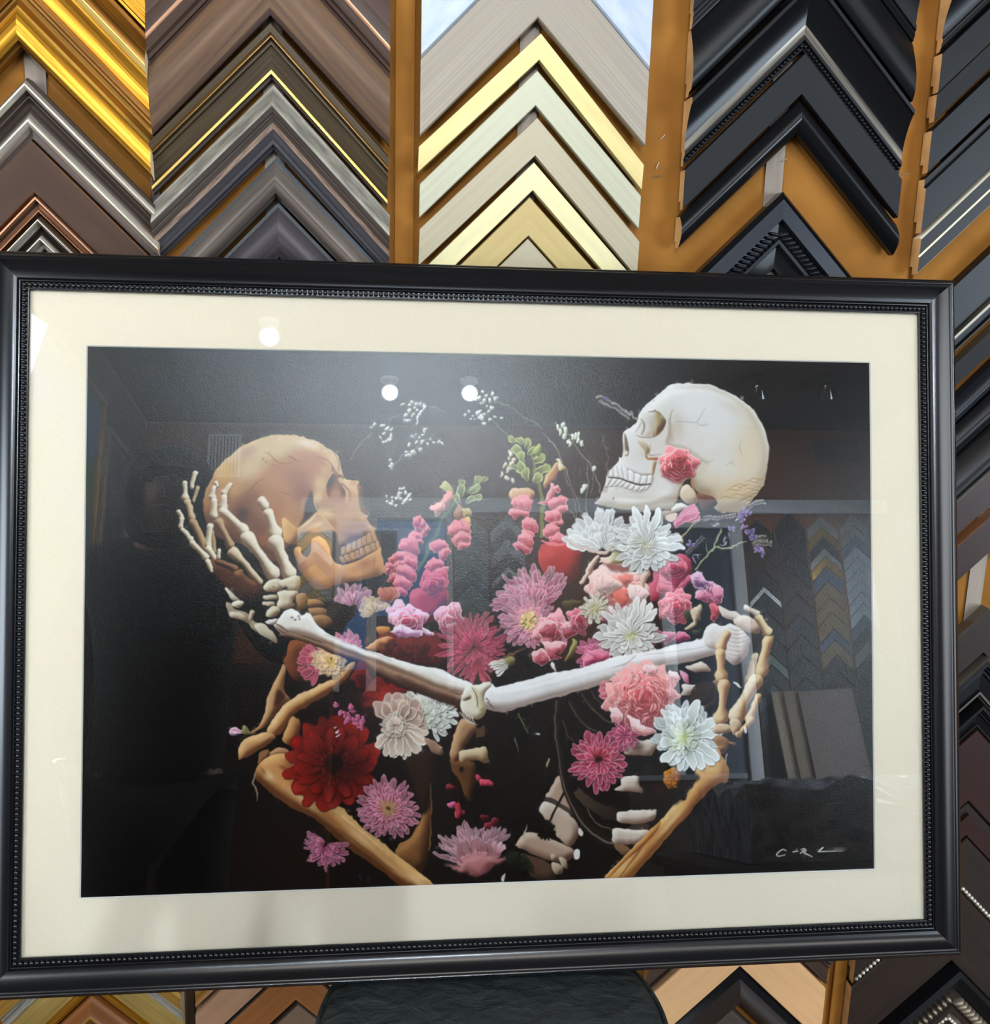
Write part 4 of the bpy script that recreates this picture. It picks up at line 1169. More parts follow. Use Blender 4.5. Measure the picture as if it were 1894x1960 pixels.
def paint_low_flowers():
    # magenta spray above the gerbera
    for x, y in ((648, 1352), (655, 1360), (664, 1366), (672, 1374), (682, 1380), (690, 1386), (684, 1362), (678, 1356), (698, 1392), (690, 1376), (668, 1382), (700, 1380)):
        for i in range(4):
            petal(x, y, rng.uniform(2.2, 4.4), 1, 11, 5, (120, 30, 66), (222, 110, 152), (238, 156, 186))
    for x, y in ((646, 1385), (650, 1395), (652, 1404)):
        petal(x, y, 2.4, 0, 10, 4, (160, 90, 120), (240, 220, 228))
    # yellow-pink chrysanthemum by the shoulder
    x, y = Eo([(735, 370)])[0]
    mum(x - 14, y + 3, 46, 20, 2, (120, 26, 46), (206, 92, 116), (222, 128, 140), w=13, a0=1.9, a1=4.2)
    mum(x, y, 36, 22, 3, (206, 128, 92), (236, 204, 158), (246, 226, 190), w=10, core=(222, 186, 104), core_r=.3)
    spot(x + 2, y - 3, 3, 3, (50, 34, 22), .9)
    x, y = Eo([(840, 240)])[0]
    mum(x, y + 14, 36, 18, 2, (150, 40, 70), (228, 136, 158), (244, 186, 196), w=9, a0=-2.9, a1=-.2)
    # pink chrysanthemum, bottom left
    x, y = Eo([(740, 1600)])[0]
    mum(x - 6, y + 2, 46, 22, 3, (96, 22, 52), (214, 112, 146), (238, 172, 192), w=8, a0=-.2, a1=3.8, jr=.25)
    # pink round chrysanthemum
    x, y = Eo([(1130, 1360)])[0]
    mum(x, y, 62, 30, 4, (130, 34, 66), (224, 130, 156), (244, 190, 204), w=10, core=(196, 158, 104), core_r=.26, dark=(50, 14, 30))
    spot(x, y, 4, 4, (40, 22, 20), .9)
    # dusky white chrysanthemums
    x, y = Eo([(1390, 730)])[0]
    mum(x, y, 58, 28, 3, (150, 148, 136), (226, 224, 214), (240, 240, 234), w=11, sx=1.0, sy=.92, a0=-2.4, a1=1.2)
    mum(x, y, 30, 18, 2, (160, 166, 140), (222, 224, 212), (238, 238, 230), w=8)
    x, y = Eo([(1190, 790)])[0]
    mum(x, y, 58, 16, 1, (120, 88, 78), (186, 156, 142), (206, 180, 166), w=24, a0=-2.6, a1=.6, tip=.9)
    mum(x, y, 46, 14, 1, (132, 100, 88), (196, 168, 150), (216, 194, 178), w=20, a0=-2.4, a1=.8, tip=.9)
    mum(x + 4, y + 6, 60, 14, 1, (150, 122, 104), (220, 202, 184), (236, 224, 210), w=15, a0=.2, a1=2.7, tip=.8)
    mum(x - 6, y + 4, 26, 16, 2, (166, 136, 116), (230, 212, 194), (244, 232, 220), w=10)
    for pp in ([(1380, 900), (1430, 900), (1500, 960), (1480, 1010), (1400, 960)],):
        fill(Eo(pp), (150, 112, 92), (192, 154, 130), (80, 54, 42))
    # pink fan chrysanthemum at the foot
    x, y = Fo([(560, 1730)])[0]
    mum(x, y - 4, 88, 30, 4, (146, 84, 92), (206, 154, 164), (230, 192, 198), w=9, a0=-2.75, a1=-.75, jr=.2, sx=1.0, sy=1.0, rin=.3)
    mum(x, y - 2, 56, 20, 2, (150, 90, 90), (198, 140, 144), None, w=12, a0=-2.5, a1=-.5, rin=.1)
    mum(x + 36, y - 30, 28, 8, 1, (170, 110, 116), (226, 188, 196), None, w=6, a0=-1.6, a1=-.3)
    fill(Fo([(300, 1680), (430, 1690), (560, 1610), (700, 1640), (820, 1620), (700, 1720), (600, 1780), (550, 1780)]), (176, 112, 110), (200, 140, 138), (120, 66, 66), soft=8, feather=2)
    # dark green calyx beside it
    for i in range(12):
        petal(988, 1665, rng.uniform(-3.1, .3), 2, 34, 9, (12, 16, 10), (34, 42, 28))
    fill(Fo([(785, 1800), (800, 1755), (810, 1820), (795, 1830)]), (206, 200, 186))
    fill([(1006, 1588), (1008, 1582), (1006, 1602), (1002, 1606)], (190, 176, 160))
    stroke(Fo([(910, 450), (950, 560), (980, 620)]), [3, 3, 2.5], (86, 98, 66))
    stroke(Fo([(880, 640), (885, 700), (895, 770)]), [1.6, 1.4, 1], (120, 124, 120))
    fill(Fo([(1040, 610), (1080, 604), (1060, 625)]), (190, 194, 186))
    fill(Fo([(1140, 820), (1155, 840), (1160, 890), (1135, 870)]), (150, 156, 110))
    stroke(Fo([(1130, 900), (1150, 1000)]), [3, 2], (30, 36, 18))
    # closed bud at far left
    x, y = Eo([(70, 830)])[0]
    for dy, c in ((-7, (206, 140, 170)), (5, (196, 124, 160)), (-2, (232, 186, 206)), (2, (222, 164, 192))):
        petal(x + 36, y + dy * .4 + 2, math.pi + dy * .03, 2, 37, 11, (180, 110, 140), c, (240, 206, 220))
    fill(Eo([(165, 800), (190, 800), (215, 835), (250, 850), (200, 865), (160, 850)]), (116, 112, 70), (160, 158, 104), (50, 48, 26), soft=3)
    # faint violet scraps at the foot
    for x, y in ((690, 1680), (706, 1683)):
        spot(x, y, 3, 8, (54, 48, 92), .6)


def paint_centre_flowers():
    # deep red rose head and pink rose
    fill(Q([(1460, 1230), (1750, 1230), (1745, 1380), (1690, 1500), (1560, 1500), (1460, 1400)]), (156, 26, 32), (200, 62, 58), (66, 8, 14), soft=14)
    spot(*Q([(1650, 1330)])[0], 22, 16, (186, 40, 40), .7)
    spot(*Q([(1520, 1280)])[0], 12, 14, (206, 70, 62), .6)
    stroke(Q([(1450, 1200), (1540, 1230), (1640, 1215)]), [3, 6, 3], (228, 120, 130))
    fill(Q([(520, 1560), (640, 1520), (790, 1560), (790, 1660), (700, 1760), (620, 1800), (560, 1740), (510, 1660)]), (168, 44, 66), (210, 92, 112), (74, 12, 26), soft=12)
    ruffle(*Q([(680, 1500)])[0], 26, 5, (196, 72, 96), (160, 40, 62), (226, 130, 146), lobes=5, shade=(104, 18, 36))
    # dusky pink back flowers at left
    x, y = Q([(100, 1640)])[0]
    mum(x, y + 6, 44, 18, 2, (122, 64, 86), (204, 150, 170), (226, 184, 198), w=10, a0=-2.9, a1=.4)
    x, y = Q([(255, 1700)])[0]
    mum(x, y + 8, 38, 14, 2, (150, 112, 86), (222, 196, 160), (234, 214, 184), w=10, a0=-3.3, a1=-.5)
    mum(x + 20, y - 16, 30, 9, 1, (150, 74, 66), (206, 130, 112), None, w=13, a0=-2.2, a1=-.4)
    fill(Q([(260, 1830), (330, 1810), (370, 1850), (340, 1890), (280, 1870)]), (196, 122, 62), (226, 164, 98), (110, 56, 24))
    fill([(700, 1236), (718, 1228), (738, 1222), (752, 1226), (730, 1240), (712, 1246)], (198, 130, 84), (230, 180, 130), (110, 62, 36))
    spot(700, 1222, 6, 8, (176, 120, 84), .6)
    # pink and lilac rose
    x, y = Q([(490, 1770)])[0]
    ruffle(x - 20, y - 16, 22, 4, (228, 170, 184), (190, 84, 110), (244, 214, 224), lobes=4, shade=(120, 30, 56))
    ruffle(x, y, 36, 5, (232, 176, 196), (184, 64, 92), (246, 222, 232), lobes=5, shade=(120, 34, 66), sy=.85)
    for p in ([(370, 1860), (440, 1800), (500, 1830), (590, 1860), (560, 1890), (480, 1880)], [(600, 1830), (665, 1850), (670, 1870), (600, 1870)]):
        petalblob(Q(p), (222, 190, 216), (246, 230, 242), (150, 90, 130), (248, 236, 244))
    x, y = Q([(790, 1760)])[0]
    ruffle(x, y, 26, 4, (226, 160, 180), (164, 60, 84), (246, 212, 222), lobes=4, shade=(110, 28, 52), sy=1.15)
    petalblob(Q([(760, 1800), (830, 1790), (870, 1860), (840, 1960), (800, 1950), (820, 1880)]), (186, 96, 116), (226, 150, 164), (100, 30, 48), (240, 190, 200))
    # crimson chrysanthemum
    mum(905, 1238, 72, 34, 4, (96, 14, 34), (206, 76, 104), (222, 112, 132), w=8, jr=.25, dark=(40, 6, 16))
    for a in (1.2, 1.4, 1.7, 2.0):
        petal(915, 1250, a, 10, 62, 5, (140, 30, 50), (206, 80, 100))
    # stem bits and small buds near centre
    stroke([(960, 1262), (1010, 1240)], [4, 2], (110, 86, 60))
    for dy in (-10, -4, 2, 8, 13):
        petal(982 - abs(dy) * .2, 1262, 2.55 + dy * .03, 3, 44, 9, (150, 140, 120), (240, 236, 224), (246, 244, 236))
    fill([(968, 1262), (978, 1258), (986, 1264), (984, 1274), (974, 1276)], (120, 116, 70), (156, 150, 96), (60, 56, 30))
    # tall pink chrysanthemum behind
    x, y = D([(390, 520)])[0]
    mum(x, y, 84, 30, 4, (150, 50, 84), (226, 138, 162), (246, 200, 212), w=11, a0=-3.25, a1=-.55, jr=.14, rin=.2)
    fill(D([(300, 500), (470, 480), (500, 560), (420, 600), (300, 560)]), (170, 70, 100), feather=4)
    # pink chrysanthemum with a yellow eye
    x, y = D([(345, 595)])[0]
    mum(x, y, 55, 32, 4, (176, 72, 96), (232, 152, 174), (246, 198, 210), w=9, core=(230, 206, 128), core_r=.32, dark=(110, 26, 52))
    for i in range(20):
        a = rng.uniform(0, 6.3)
        petal(x, y, a, 5, 17, 4.5, (222, 186, 120), (244, 226, 170))
    # carnations, pale salmon
    x, y = D([(890, 400)])[0]
    ruffle(x, y, 55, 5, (232, 190, 184), (222, 120, 108), (246, 222, 216), sx=1.1, sy=.85, lobes=10, shade=(176, 80, 74), off=(2, 6))
    for p, c in (([(760, 330), (830, 320), (900, 360), (860, 420), (800, 440), (750, 400)], (232, 198, 190)), ([(960, 380), (1040, 390), (1080, 440), (1030, 490), (960, 460)], (238, 208, 204)), ([(870, 430), (930, 440), (940, 500), (880, 520)], (206, 96, 84)), ([(900, 320), (970, 310), (970, 360), (920, 380)], (220, 120, 110))):
        petalblob(D(p), c, np.minimum(np.array(c) + 24, 255), np.array(c) * .68, np.minimum(np.array(c) + 30, 255))
    # pale bud behind the white blooms
    petalblob(D([(770, 230), (860, 190), (950, 230), (1000, 260), (930, 290), (840, 280)]), (226, 190, 176), (242, 222, 206), (150, 92, 86), (246, 230, 218))
    fill(D([(830, 230), (880, 110), (930, 140), (960, 220), (880, 250)]), (190, 186, 140), (226, 224, 190), (110, 100, 60))
    for p in ([(655, 370), (690, 300), (740, 210), (775, 190), (760, 260), (700, 340), (680, 380)], [(1050, 400), (1030, 330), (1060, 280), (1080, 290)]):
        fill(D(p), (222, 196, 176), (240, 226, 210), (140, 104, 88))
    # magenta rose
    fill(D([(1100, 290), (1180, 200), (1320, 210), (1340, 300), (1300, 400), (1200, 440), (1100, 480), (1080, 400)]), (178, 56, 82), (222, 116, 140), (92, 18, 36), soft=12)
    petalblob(D([(1130, 310), (1200, 360), (1240, 390), (1330, 310), (1310, 370), (1230, 430), (1130, 420)]), (206, 88, 112), (232, 136, 156), (120, 30, 54), (232, 150, 168))
    ruffle(*D([(1230, 270)])[0], 26, 5, (214, 96, 120), (176, 48, 76), (238, 150, 168), lobes=4, shade=(110, 18, 44), sy=.8)
    # small carnations
    ruffle(*D([(1240, 500)])[0], 31, 5, (226, 122, 136), (196, 66, 84), (246, 196, 200), lobes=8, shade=(130, 24, 44), amp=.1)
    petalblob(D([(1350, 440), (1440, 350), (1510, 400), (1520, 470), (1450, 490)]), (222, 134, 160), (244, 190, 206), (130, 44, 70), (248, 214, 224))
    petalblob(D([(1340, 300), (1380, 290), (1410, 340), (1440, 370), (1370, 400), (1330, 360)]), (216, 166, 196), (240, 206, 226), (110, 60, 110))
    petalblob(D([(1440, 500), (1510, 500), (1500, 560), (1470, 600)]), (206, 76, 90), (232, 120, 128), (110, 22, 34))
    for i in range(9):
        stroke(D([(1345 + i * 13, 350 + i * 8), (1352 + i * 13, 372 + i * 8)]), [2, 1.2], (36, 24, 48), alpha=.8)
    # pink and white ruffled carnation
    ruffle(*D([(500, 660)])[0], 34, 4, (222, 150, 158), (170, 54, 74), (246, 214, 216), lobes=6, shade=(104, 22, 40))
    for p in ([(400, 640), (470, 590), (520, 640), (500, 700), (430, 690)], [(540, 640), (570, 600), (640, 620), (650, 680), (590, 710)], [(440, 740), (540, 720), (590, 750), (520, 790), (560, 820), (480, 830)], [(370, 790), (440, 770), (480, 830), (430, 880)]):
        petalblob(D(p), (196, 92, 108), (240, 192, 194), (112, 26, 44), (246, 218, 218))
    ruffle(*D([(655, 590)])[0], 23, 4, (206, 110, 130), (150, 36, 60), (238, 176, 188), lobes=5, shade=(96, 18, 36))
    petalblob(D([(490, 850), (520, 880), (522, 905), (495, 880)]), (240, 232, 228), (252, 250, 248), (180, 150, 150))
    fill(D([(590, 820), (620, 750), (640, 710), (660, 760), (640, 800), (580, 840)]), (116, 118, 62), (176, 174, 104), (40, 44, 22))
    # small cream daisy
    mum(*D([(750, 520)])[0], 30, 14, 2, (150, 140, 112), (232, 226, 204), (244, 240, 226), w=7, core=(206, 196, 150), core_r=.25)
    # cerise chrysanthemum behind the arm
    mum(*D([(760, 790)])[0], 40, 18, 2, (150, 44, 86), (220, 110, 150), (238, 164, 190), w=9)
    for p in ([(700, 880), (700, 800), (800, 760), (860, 820), (820, 850)], [(1050, 760), (1080, 650), (1140, 640), (1150, 700), (1080, 790)], [(1220, 710), (1280, 650), (1330, 690), (1300, 720)], [(1140, 720), (1170, 660), (1240, 670), (1200, 740)]):
        petalblob(D(p), (198, 78, 116), (234, 140, 168), (110, 26, 56), (240, 176, 194))
    for p in ([(820, 540), (900, 520), (920, 560), (820, 600), (790, 590)], [(930, 500), (1050, 490), (1040, 530), (940, 530)]):
        petalblob(D(p), (196, 86, 104), (228, 140, 152), (116, 30, 48))
    # green leaves in the gaps
    for p in ([(560, 500), (640, 470), (690, 490), (620, 530)], [(1300, 560), (1360, 520), (1400, 540), (1330, 600)], [(1340, 650), (1400, 640), (1380, 690)]):
        fill(D(p), (44, 50, 28), (84, 90, 50), (16, 18, 10))
    fill(D([(1290, 630), (1350, 590), (1345, 530), (1385, 495), (1405, 530), (1380, 590), (1330, 640)]), (206, 184, 150), (236, 222, 194), (110, 84, 60))
    # white chrysanthemum in the middle
    x, y = D([(965, 675)])[0]
    mum(x, y, 68, 22, 3, (150, 148, 142), (232, 230, 222), (246, 246, 242), w=13, jr=.15, rot=.3, sy=.86, core=(206, 206, 150), core_r=.2)
    for a in (-.95, -1.15, -.75, -1.4):
        petal(x, y, a, 8, 74, 13, (170, 168, 160), (240, 238, 232), (250, 250, 248))


def paint_top_whites():
    for x, y in ((D([(770, 140)])[0]), (D([(1060, 170)])[0])):
        pass
    # left cup
    x, y = B([(415, 1440)])[0]
    mum(x, y, 74, 20, 2, (172, 174, 170), (226, 228, 226), (244, 246, 246), w=16, a0=-3.05, a1=-.1, sx=1.0, sy=1.02, jr=.1)
    mum(x, y, 56, 16, 2, (176, 178, 172), (230, 232, 230), (246, 248, 248), w=15, a0=-2.9, a1=-.25)
    for a in (-3.0, -2.85, -.3, -.15, -2.7, -.45):
        petal(x, y + 2, a, 8, 66, 15, (196, 196, 190), (238, 238, 234), (250, 250, 248))
    fill(B([(130, 1340), (200, 1400), (300, 1430), (420, 1450), (500, 1420), (430, 1475), (300, 1450), (180, 1410)]), (214, 196, 182), (236, 226, 216), (170, 130, 116), soft=4)
    for i in range(12):
        px, py = x + rng.uniform(-32, 32), y - rng.uniform(10, 40)
        spot(px, py, 4, 3, (176, 172, 152), .6)
    # right bloom
    x, y = B([(760, 1400)])[0]
    mum(x, y, 68, 24, 3, (160, 162, 156), (228, 230, 226), (246, 248, 246), w=15, jr=.16, sy=.86)
    for a in (-1.57, -1.2, -1.9, -.15, .1):
        petal(x, y, a, 8, 74, 14, (180, 182, 176), (240, 242, 240), (252, 252, 252))
    for i in range(12):
        a = rng.uniform(0, 6.3)
        spot(x + math.cos(a) * 22, y + math.sin(a) * 16, 4.5, 3, (180, 178, 160), .6)
    spot(x, y, 9, 7, (220, 222, 176), .7)


def paint_low_right():
    LOOSENESS[0] = .22
    # lower arm of the right figure
    arm = Go([(1400, 700), (1470, 790), (1510, 900), (1490, 965), (1440, 975), (1300, 1090), (1200, 1225), (1000, 1430), (850, 1605), (730, 1745), (530, 1750), (700, 1545), (850, 1395), (960, 1285), (1100, 1120), (1190, 960), (1290, 830)])
    fill(arm, (206, 152, 88), (236, 198, 138), (128, 76, 36), d=(-.5, -.8), soft=10, noise=.03)
    with clip(arm):
        for x, y, rx, ry, c, a, r in ((1370, 860, 40, 30, (232, 196, 140), .8, 0), (1240, 1010, 60, 14, (226, 176, 110), .7, -.9), (1050, 1290, 90, 12, (240, 206, 150), .7, -.86), (870, 1440, 100, 9, (160, 100, 48), .7, -.8), (700, 1650, 90, 14, (232, 192, 128), .7, -.85), (1460, 880, 10, 30, (150, 96, 56), .7, .3), (1400, 790, 22, 12, (238, 214, 170), .8, .5)):
            p = Go([(x, y)])[0]
            spot(p[0], p[1], rx / 2.1, ry / 2.1, c, a, r)
        stroke(Go([(950, 1320), (820, 1490), (740, 1610), (640, 1740)]), [3, 5, 4, 3], (132, 78, 34), alpha=.7)
        stroke(Go([(1270, 1080), (1080, 1330), (900, 1540)]), [1.5, 2, 1.5], (176, 118, 62), alpha=.7)
    fill(Go([(850, 1400), (960, 1290), (960, 1330), (880, 1430), (700, 1600), (560, 1740), (530, 1750), (690, 1560)]), (192, 130, 66), (216, 158, 90), (126, 72, 32), soft=5)
    LOOSENESS[0] = 1.0
    # dark flower with a glowing centre, in shadow over the arm
    x, y = Go([(1020, 960)])[0]
    for i in range(26):
        petal(x, y, rng.uniform(-1.1, 3.9), 6, rng.uniform(30, 52), 15, (14, 10, 9), (30, 20, 16))
    fill(Go([(820, 900), (960, 820), (1100, 830), (1230, 900), (1280, 940), (1200, 1010), (1150, 1110), (1040, 1170), (900, 1150), (810, 1040)]), (16, 12, 11), feather=2)
    for px, py, c in ((850, 920, (40, 46, 34)), (950, 1040, (64, 20, 20)), (880, 860, (34, 40, 30)), (1150, 980, (46, 26, 18))):
        p = Go([(px, py)])[0]
        spot(p[0], p[1], 10, 9, c, .6)
    fill(Go([(990, 930), (1020, 890), (1070, 860), (1115, 920), (1105, 1000), (1050, 1035), (1000, 990)]), (150, 84, 22), (206, 140, 50), (70, 34, 10), soft=4)
    for i in range(46):
        p = Go([(rng.uniform(1000, 1100), rng.uniform(880, 1020))])[0]
        spot(p[0], p[1], 1.4, 1.4, jit((228, 160, 62), 24), .8)
    # magenta chrysanthemums
    x, y = Go([(700, 600)])[0]
    mum(x - 4, y, 33, 14, 2, (120, 28, 56), (206, 92, 126), (236, 160, 182), w=11, jr=.2)
    x, y = Go([(475, 800)])[0]
    mum(x, y + 3, 58, 22, 3, (112, 18, 40), (208, 82, 112), (238, 158, 176), w=12, jr=.12, dark=(60, 8, 22))
    spot(x, y - 8, 16, 12, (140, 26, 30), .7)
    spot(x, y, 8, 7, (24, 12, 10), .95, 0, 2)
    # coral carnation
    x, y = Go([(850, 310)])[0]
    mum(x - 62, y - 12, 26, 8, 1, (150, 50, 66), (222, 122, 134), (240, 170, 176), w=9, a0=2.4, a1=4.0)
    ruffle(x - 3, y - 2, 71, 7, (228, 158, 152), (206, 96, 100), (246, 210, 204), sx=.98, sy=.94, lobes=13, amp=.09, shade=(156, 52, 60), off=(-6, -2))
    for i in range(34):
        a, q = rng.uniform(0, 6.3), rng.uniform(14, 52)
        px, py = x - 4 + math.cos(a) * q, y - 2 + math.sin(a) * q * .9
        t = a + rng.uniform(.9, 1.9)
        stroke([(px, py), (px + math.cos(t) * 9, py + math.sin(t) * 8 - 2), (px + math.cos(t) * 19, py + math.sin(t) * 15)], [1, 4.4, .8], jit((238, 172, 170), 12), alpha=.9)
        stroke([(px + 1, py + 3), (px + math.cos(t) * 9 + 1, py + math.sin(t) * 8 + 1.2), (px + math.cos(t) * 18 + 1, py + math.sin(t) * 15 + 3)], [.5, 2.2, .5], (160, 52, 62), alpha=.8)
    for p in ([(690, 460), (780, 480), (850, 540), (920, 560), (920, 600), (820, 600), (740, 540)], [(850, 60), (900, 40), (930, 90), (890, 130), (850, 110)], [(570, 380), (630, 400), (660, 470), (640, 520), (580, 460)], [(1020, 110), (1080, 110), (1115, 160), (1080, 190)]):
        petalblob(Go(p), (240, 196, 196), (250, 226, 224), (190, 110, 110), (252, 234, 232))
    fill(Go([(800, 320), (810, 240), (825, 140), (840, 200), (838, 310), (815, 350)]), (222, 130, 130), (246, 186, 182), (140, 44, 54))
    fill(Go([(1110, 95), (1180, 140), (1192, 185), (1160, 192), (1135, 160)]), (222, 150, 170), (240, 184, 198), (170, 90, 116))
    fill(Go([(1545, 195), (1580, 200), (1612, 232), (1590, 236), (1555, 215)]), (236, 236, 234))
    # white chrysanthemum, lower right
    x, y = Go([(1140, 630)])[0]
    mum(x + 8, y - 6, 68, 24, 3, (150, 158, 146), (230, 234, 230), (246, 250, 248), w=16, jr=.14)
    for a, r in ((-1.2, 76), (-.5, 74), (-.1, 66), (.75, 78), (1.05, 74), (1.3, 68), (2.3, 62), (2.9, 50), (.55, 82)):
        petal(x + 4, y - 2, a, 10, r, 19, (168, 176, 162), (240, 244, 242), (250, 252, 252))
    mum(x, y, 34, 14, 2, (170, 182, 132), (232, 238, 220), (246, 250, 242), w=9)
    spot(x, y, 9, 9, (206, 214, 120), .8)


def paint_arms():
    # neck of the left figure
    for i, p in enumerate(([(1100, 1440), (1180, 1430), (1240, 1470), (1180, 1500), (1110, 1490)], [(1110, 1510), (1220, 1500), (1260, 1560), (1200, 1590), (1130, 1560)], [(1140, 1570), (1250, 1560), (1300, 1620), (1260, 1660), (1180, 1640)], [(1010, 1400), (1080, 1390), (1100, 1470), (1030, 1500)])):
        fill(A(p), (130, 92, 58), (182, 138, 92), (56, 34, 20), soft=5)
    # underside shadow bone then lit forearm, left to centre
    fill(Eo([(390, 195), (480, 185), (700, 255), (900, 330), (1100, 405), (1300, 480), (1500, 560), (1650, 620), (1640, 690), (1480, 640), (1250, 560), (1030, 460), (960, 380), (800, 340), (600, 255), (430, 215)]), (112, 80, 60), (160, 124, 98), (44, 26, 18), d=(.2, -1), soft=6, noise=.04)
    fill(Eo([(1180, 470), (1400, 560), (1630, 640), (1620, 700), (1500, 650), (1300, 560)]), (56, 30, 22), feather=3, alpha=.8)
    arm = Eo([(385, 175), (360, 125), (395, 85), (430, 40), (475, 24), (515, 42), (545, 70), (580, 50), (612, 62), (640, 115), (700, 168), (800, 222), (950, 282), (1150, 345), (1350, 402), (1470, 418), (1540, 450), (1620, 500), (1690, 515), (1700, 555), (1665, 590), (1600, 590), (1400, 528), (1200, 440), (1000, 368), (800, 290), (600, 214), (470, 188), (430, 200)])
    fill(arm, (226, 220, 210), (246, 244, 240), (138, 112, 94), d=(.25, -1), soft=7, noise=.015)
    with clip(arm):
        stroke(Eo([(470, 175), (620, 225), (800, 285), (1000, 355), (1200, 430), (1400, 515), (1600, 580)]), [3, 5, 5, 5, 7, 7, 4], (120, 92, 74), alpha=.55)
        stroke(Eo([(700, 190), (900, 270), (1150, 365)]), [2, 3, 2], (178, 160, 146), alpha=.5)
        spot(*Eo([(1500, 450)])[0], 20, 8, (250, 248, 244), .8, .4)
        for x, y in ((480, 80), (525, 72), (500, 95), (530, 90)):
            p = Eo([(x, y)])[0]
            spot(p[0], p[1], 2.4, 1.8, (54, 40, 36), .85)
        stroke(Eo([(370, 120), (420, 150), (460, 180)]), [2, 5, 2], (96, 72, 66), alpha=.8)
        stroke(Eo([(385, 160), (420, 180), (450, 195)]), [1, 2.5, 1], (70, 50, 46), alpha=.8)
    fill(A([(775, 1615), (840, 1585), (870, 1600), (820, 1640)]), (216, 206, 196), (240, 236, 230), (120, 100, 90))
    # right forearm
    arm = D([(60, 1090), (80, 1020), (130, 980), (180, 998), (400, 935), (700, 868), (900, 808), (1150, 762), (1400, 708), (1490, 684), (1510, 760), (1470, 806), (1300, 850), (1100, 882), (870, 960), (700, 1010), (500, 1062), (300, 1122), (180, 1142), (100, 1130)])
    fill(arm, (228, 224, 222), (246, 245, 244), (150, 130, 122), d=(.1, -1), soft=9, noise=.015)
    with clip(arm):
        stroke(D([(180, 1125), (400, 1080), (700, 995), (900, 940), (1100, 870), (1350, 825)]), [3, 5, 5, 6, 6, 4], (176, 158, 150), alpha=.55)
        stroke(D([(200, 1030), (500, 960), (900, 850), (1300, 760)]), [4, 7, 8, 5], (248, 248, 248), alpha=.6)
        stroke(D([(860, 880), (960, 840), (1000, 800)]), [1, 3, 1], (160, 146, 140), alpha=.6)
        stroke(D([(1050, 800), (1300, 770), (1450, 745)]), [1, 1.6, 1], (196, 186, 182), alpha=.8)
        for x, y in ((95, 1060), (105, 1085), (120, 1100)):
            stroke(D([(x, y), (x + 30, y + 28)]), [2.6, .8], (60, 46, 40), alpha=.8)
    # joint in the middle
    fill(D([(-30, 1000), (30, 985), (90, 970), (130, 985), (90, 1030), (85, 1090), (95, 1140), (60, 1190), (0, 1185), (-60, 1120)]), (224, 216, 196), (244, 240, 228), (130, 108, 84), soft=6)
    fill(D([(20, 1000), (60, 1040), (85, 1120), (60, 1140), (30, 1080)]), (206, 196, 160), (226, 218, 190), (150, 132, 96), soft=3)
    stroke(D([(10, 1000), (40, 1060), (45, 1120)]), [1, 1.8, 1], (80, 60, 46))
    for x in (0, 14, 28, 44, 60):
        stroke(Fo([(420 + x * 1.8, 440 + x * .5), (470 + x * 1.2, 500 + x * .6), (505 + x, 530)]), [2.4, 1.6, .6], (226, 214, 200), alpha=.9)
    fill(Fo([(440, 300), (500, 290), (520, 330), (450, 350)]), (206, 190, 174), (236, 226, 214), (90, 70, 58))


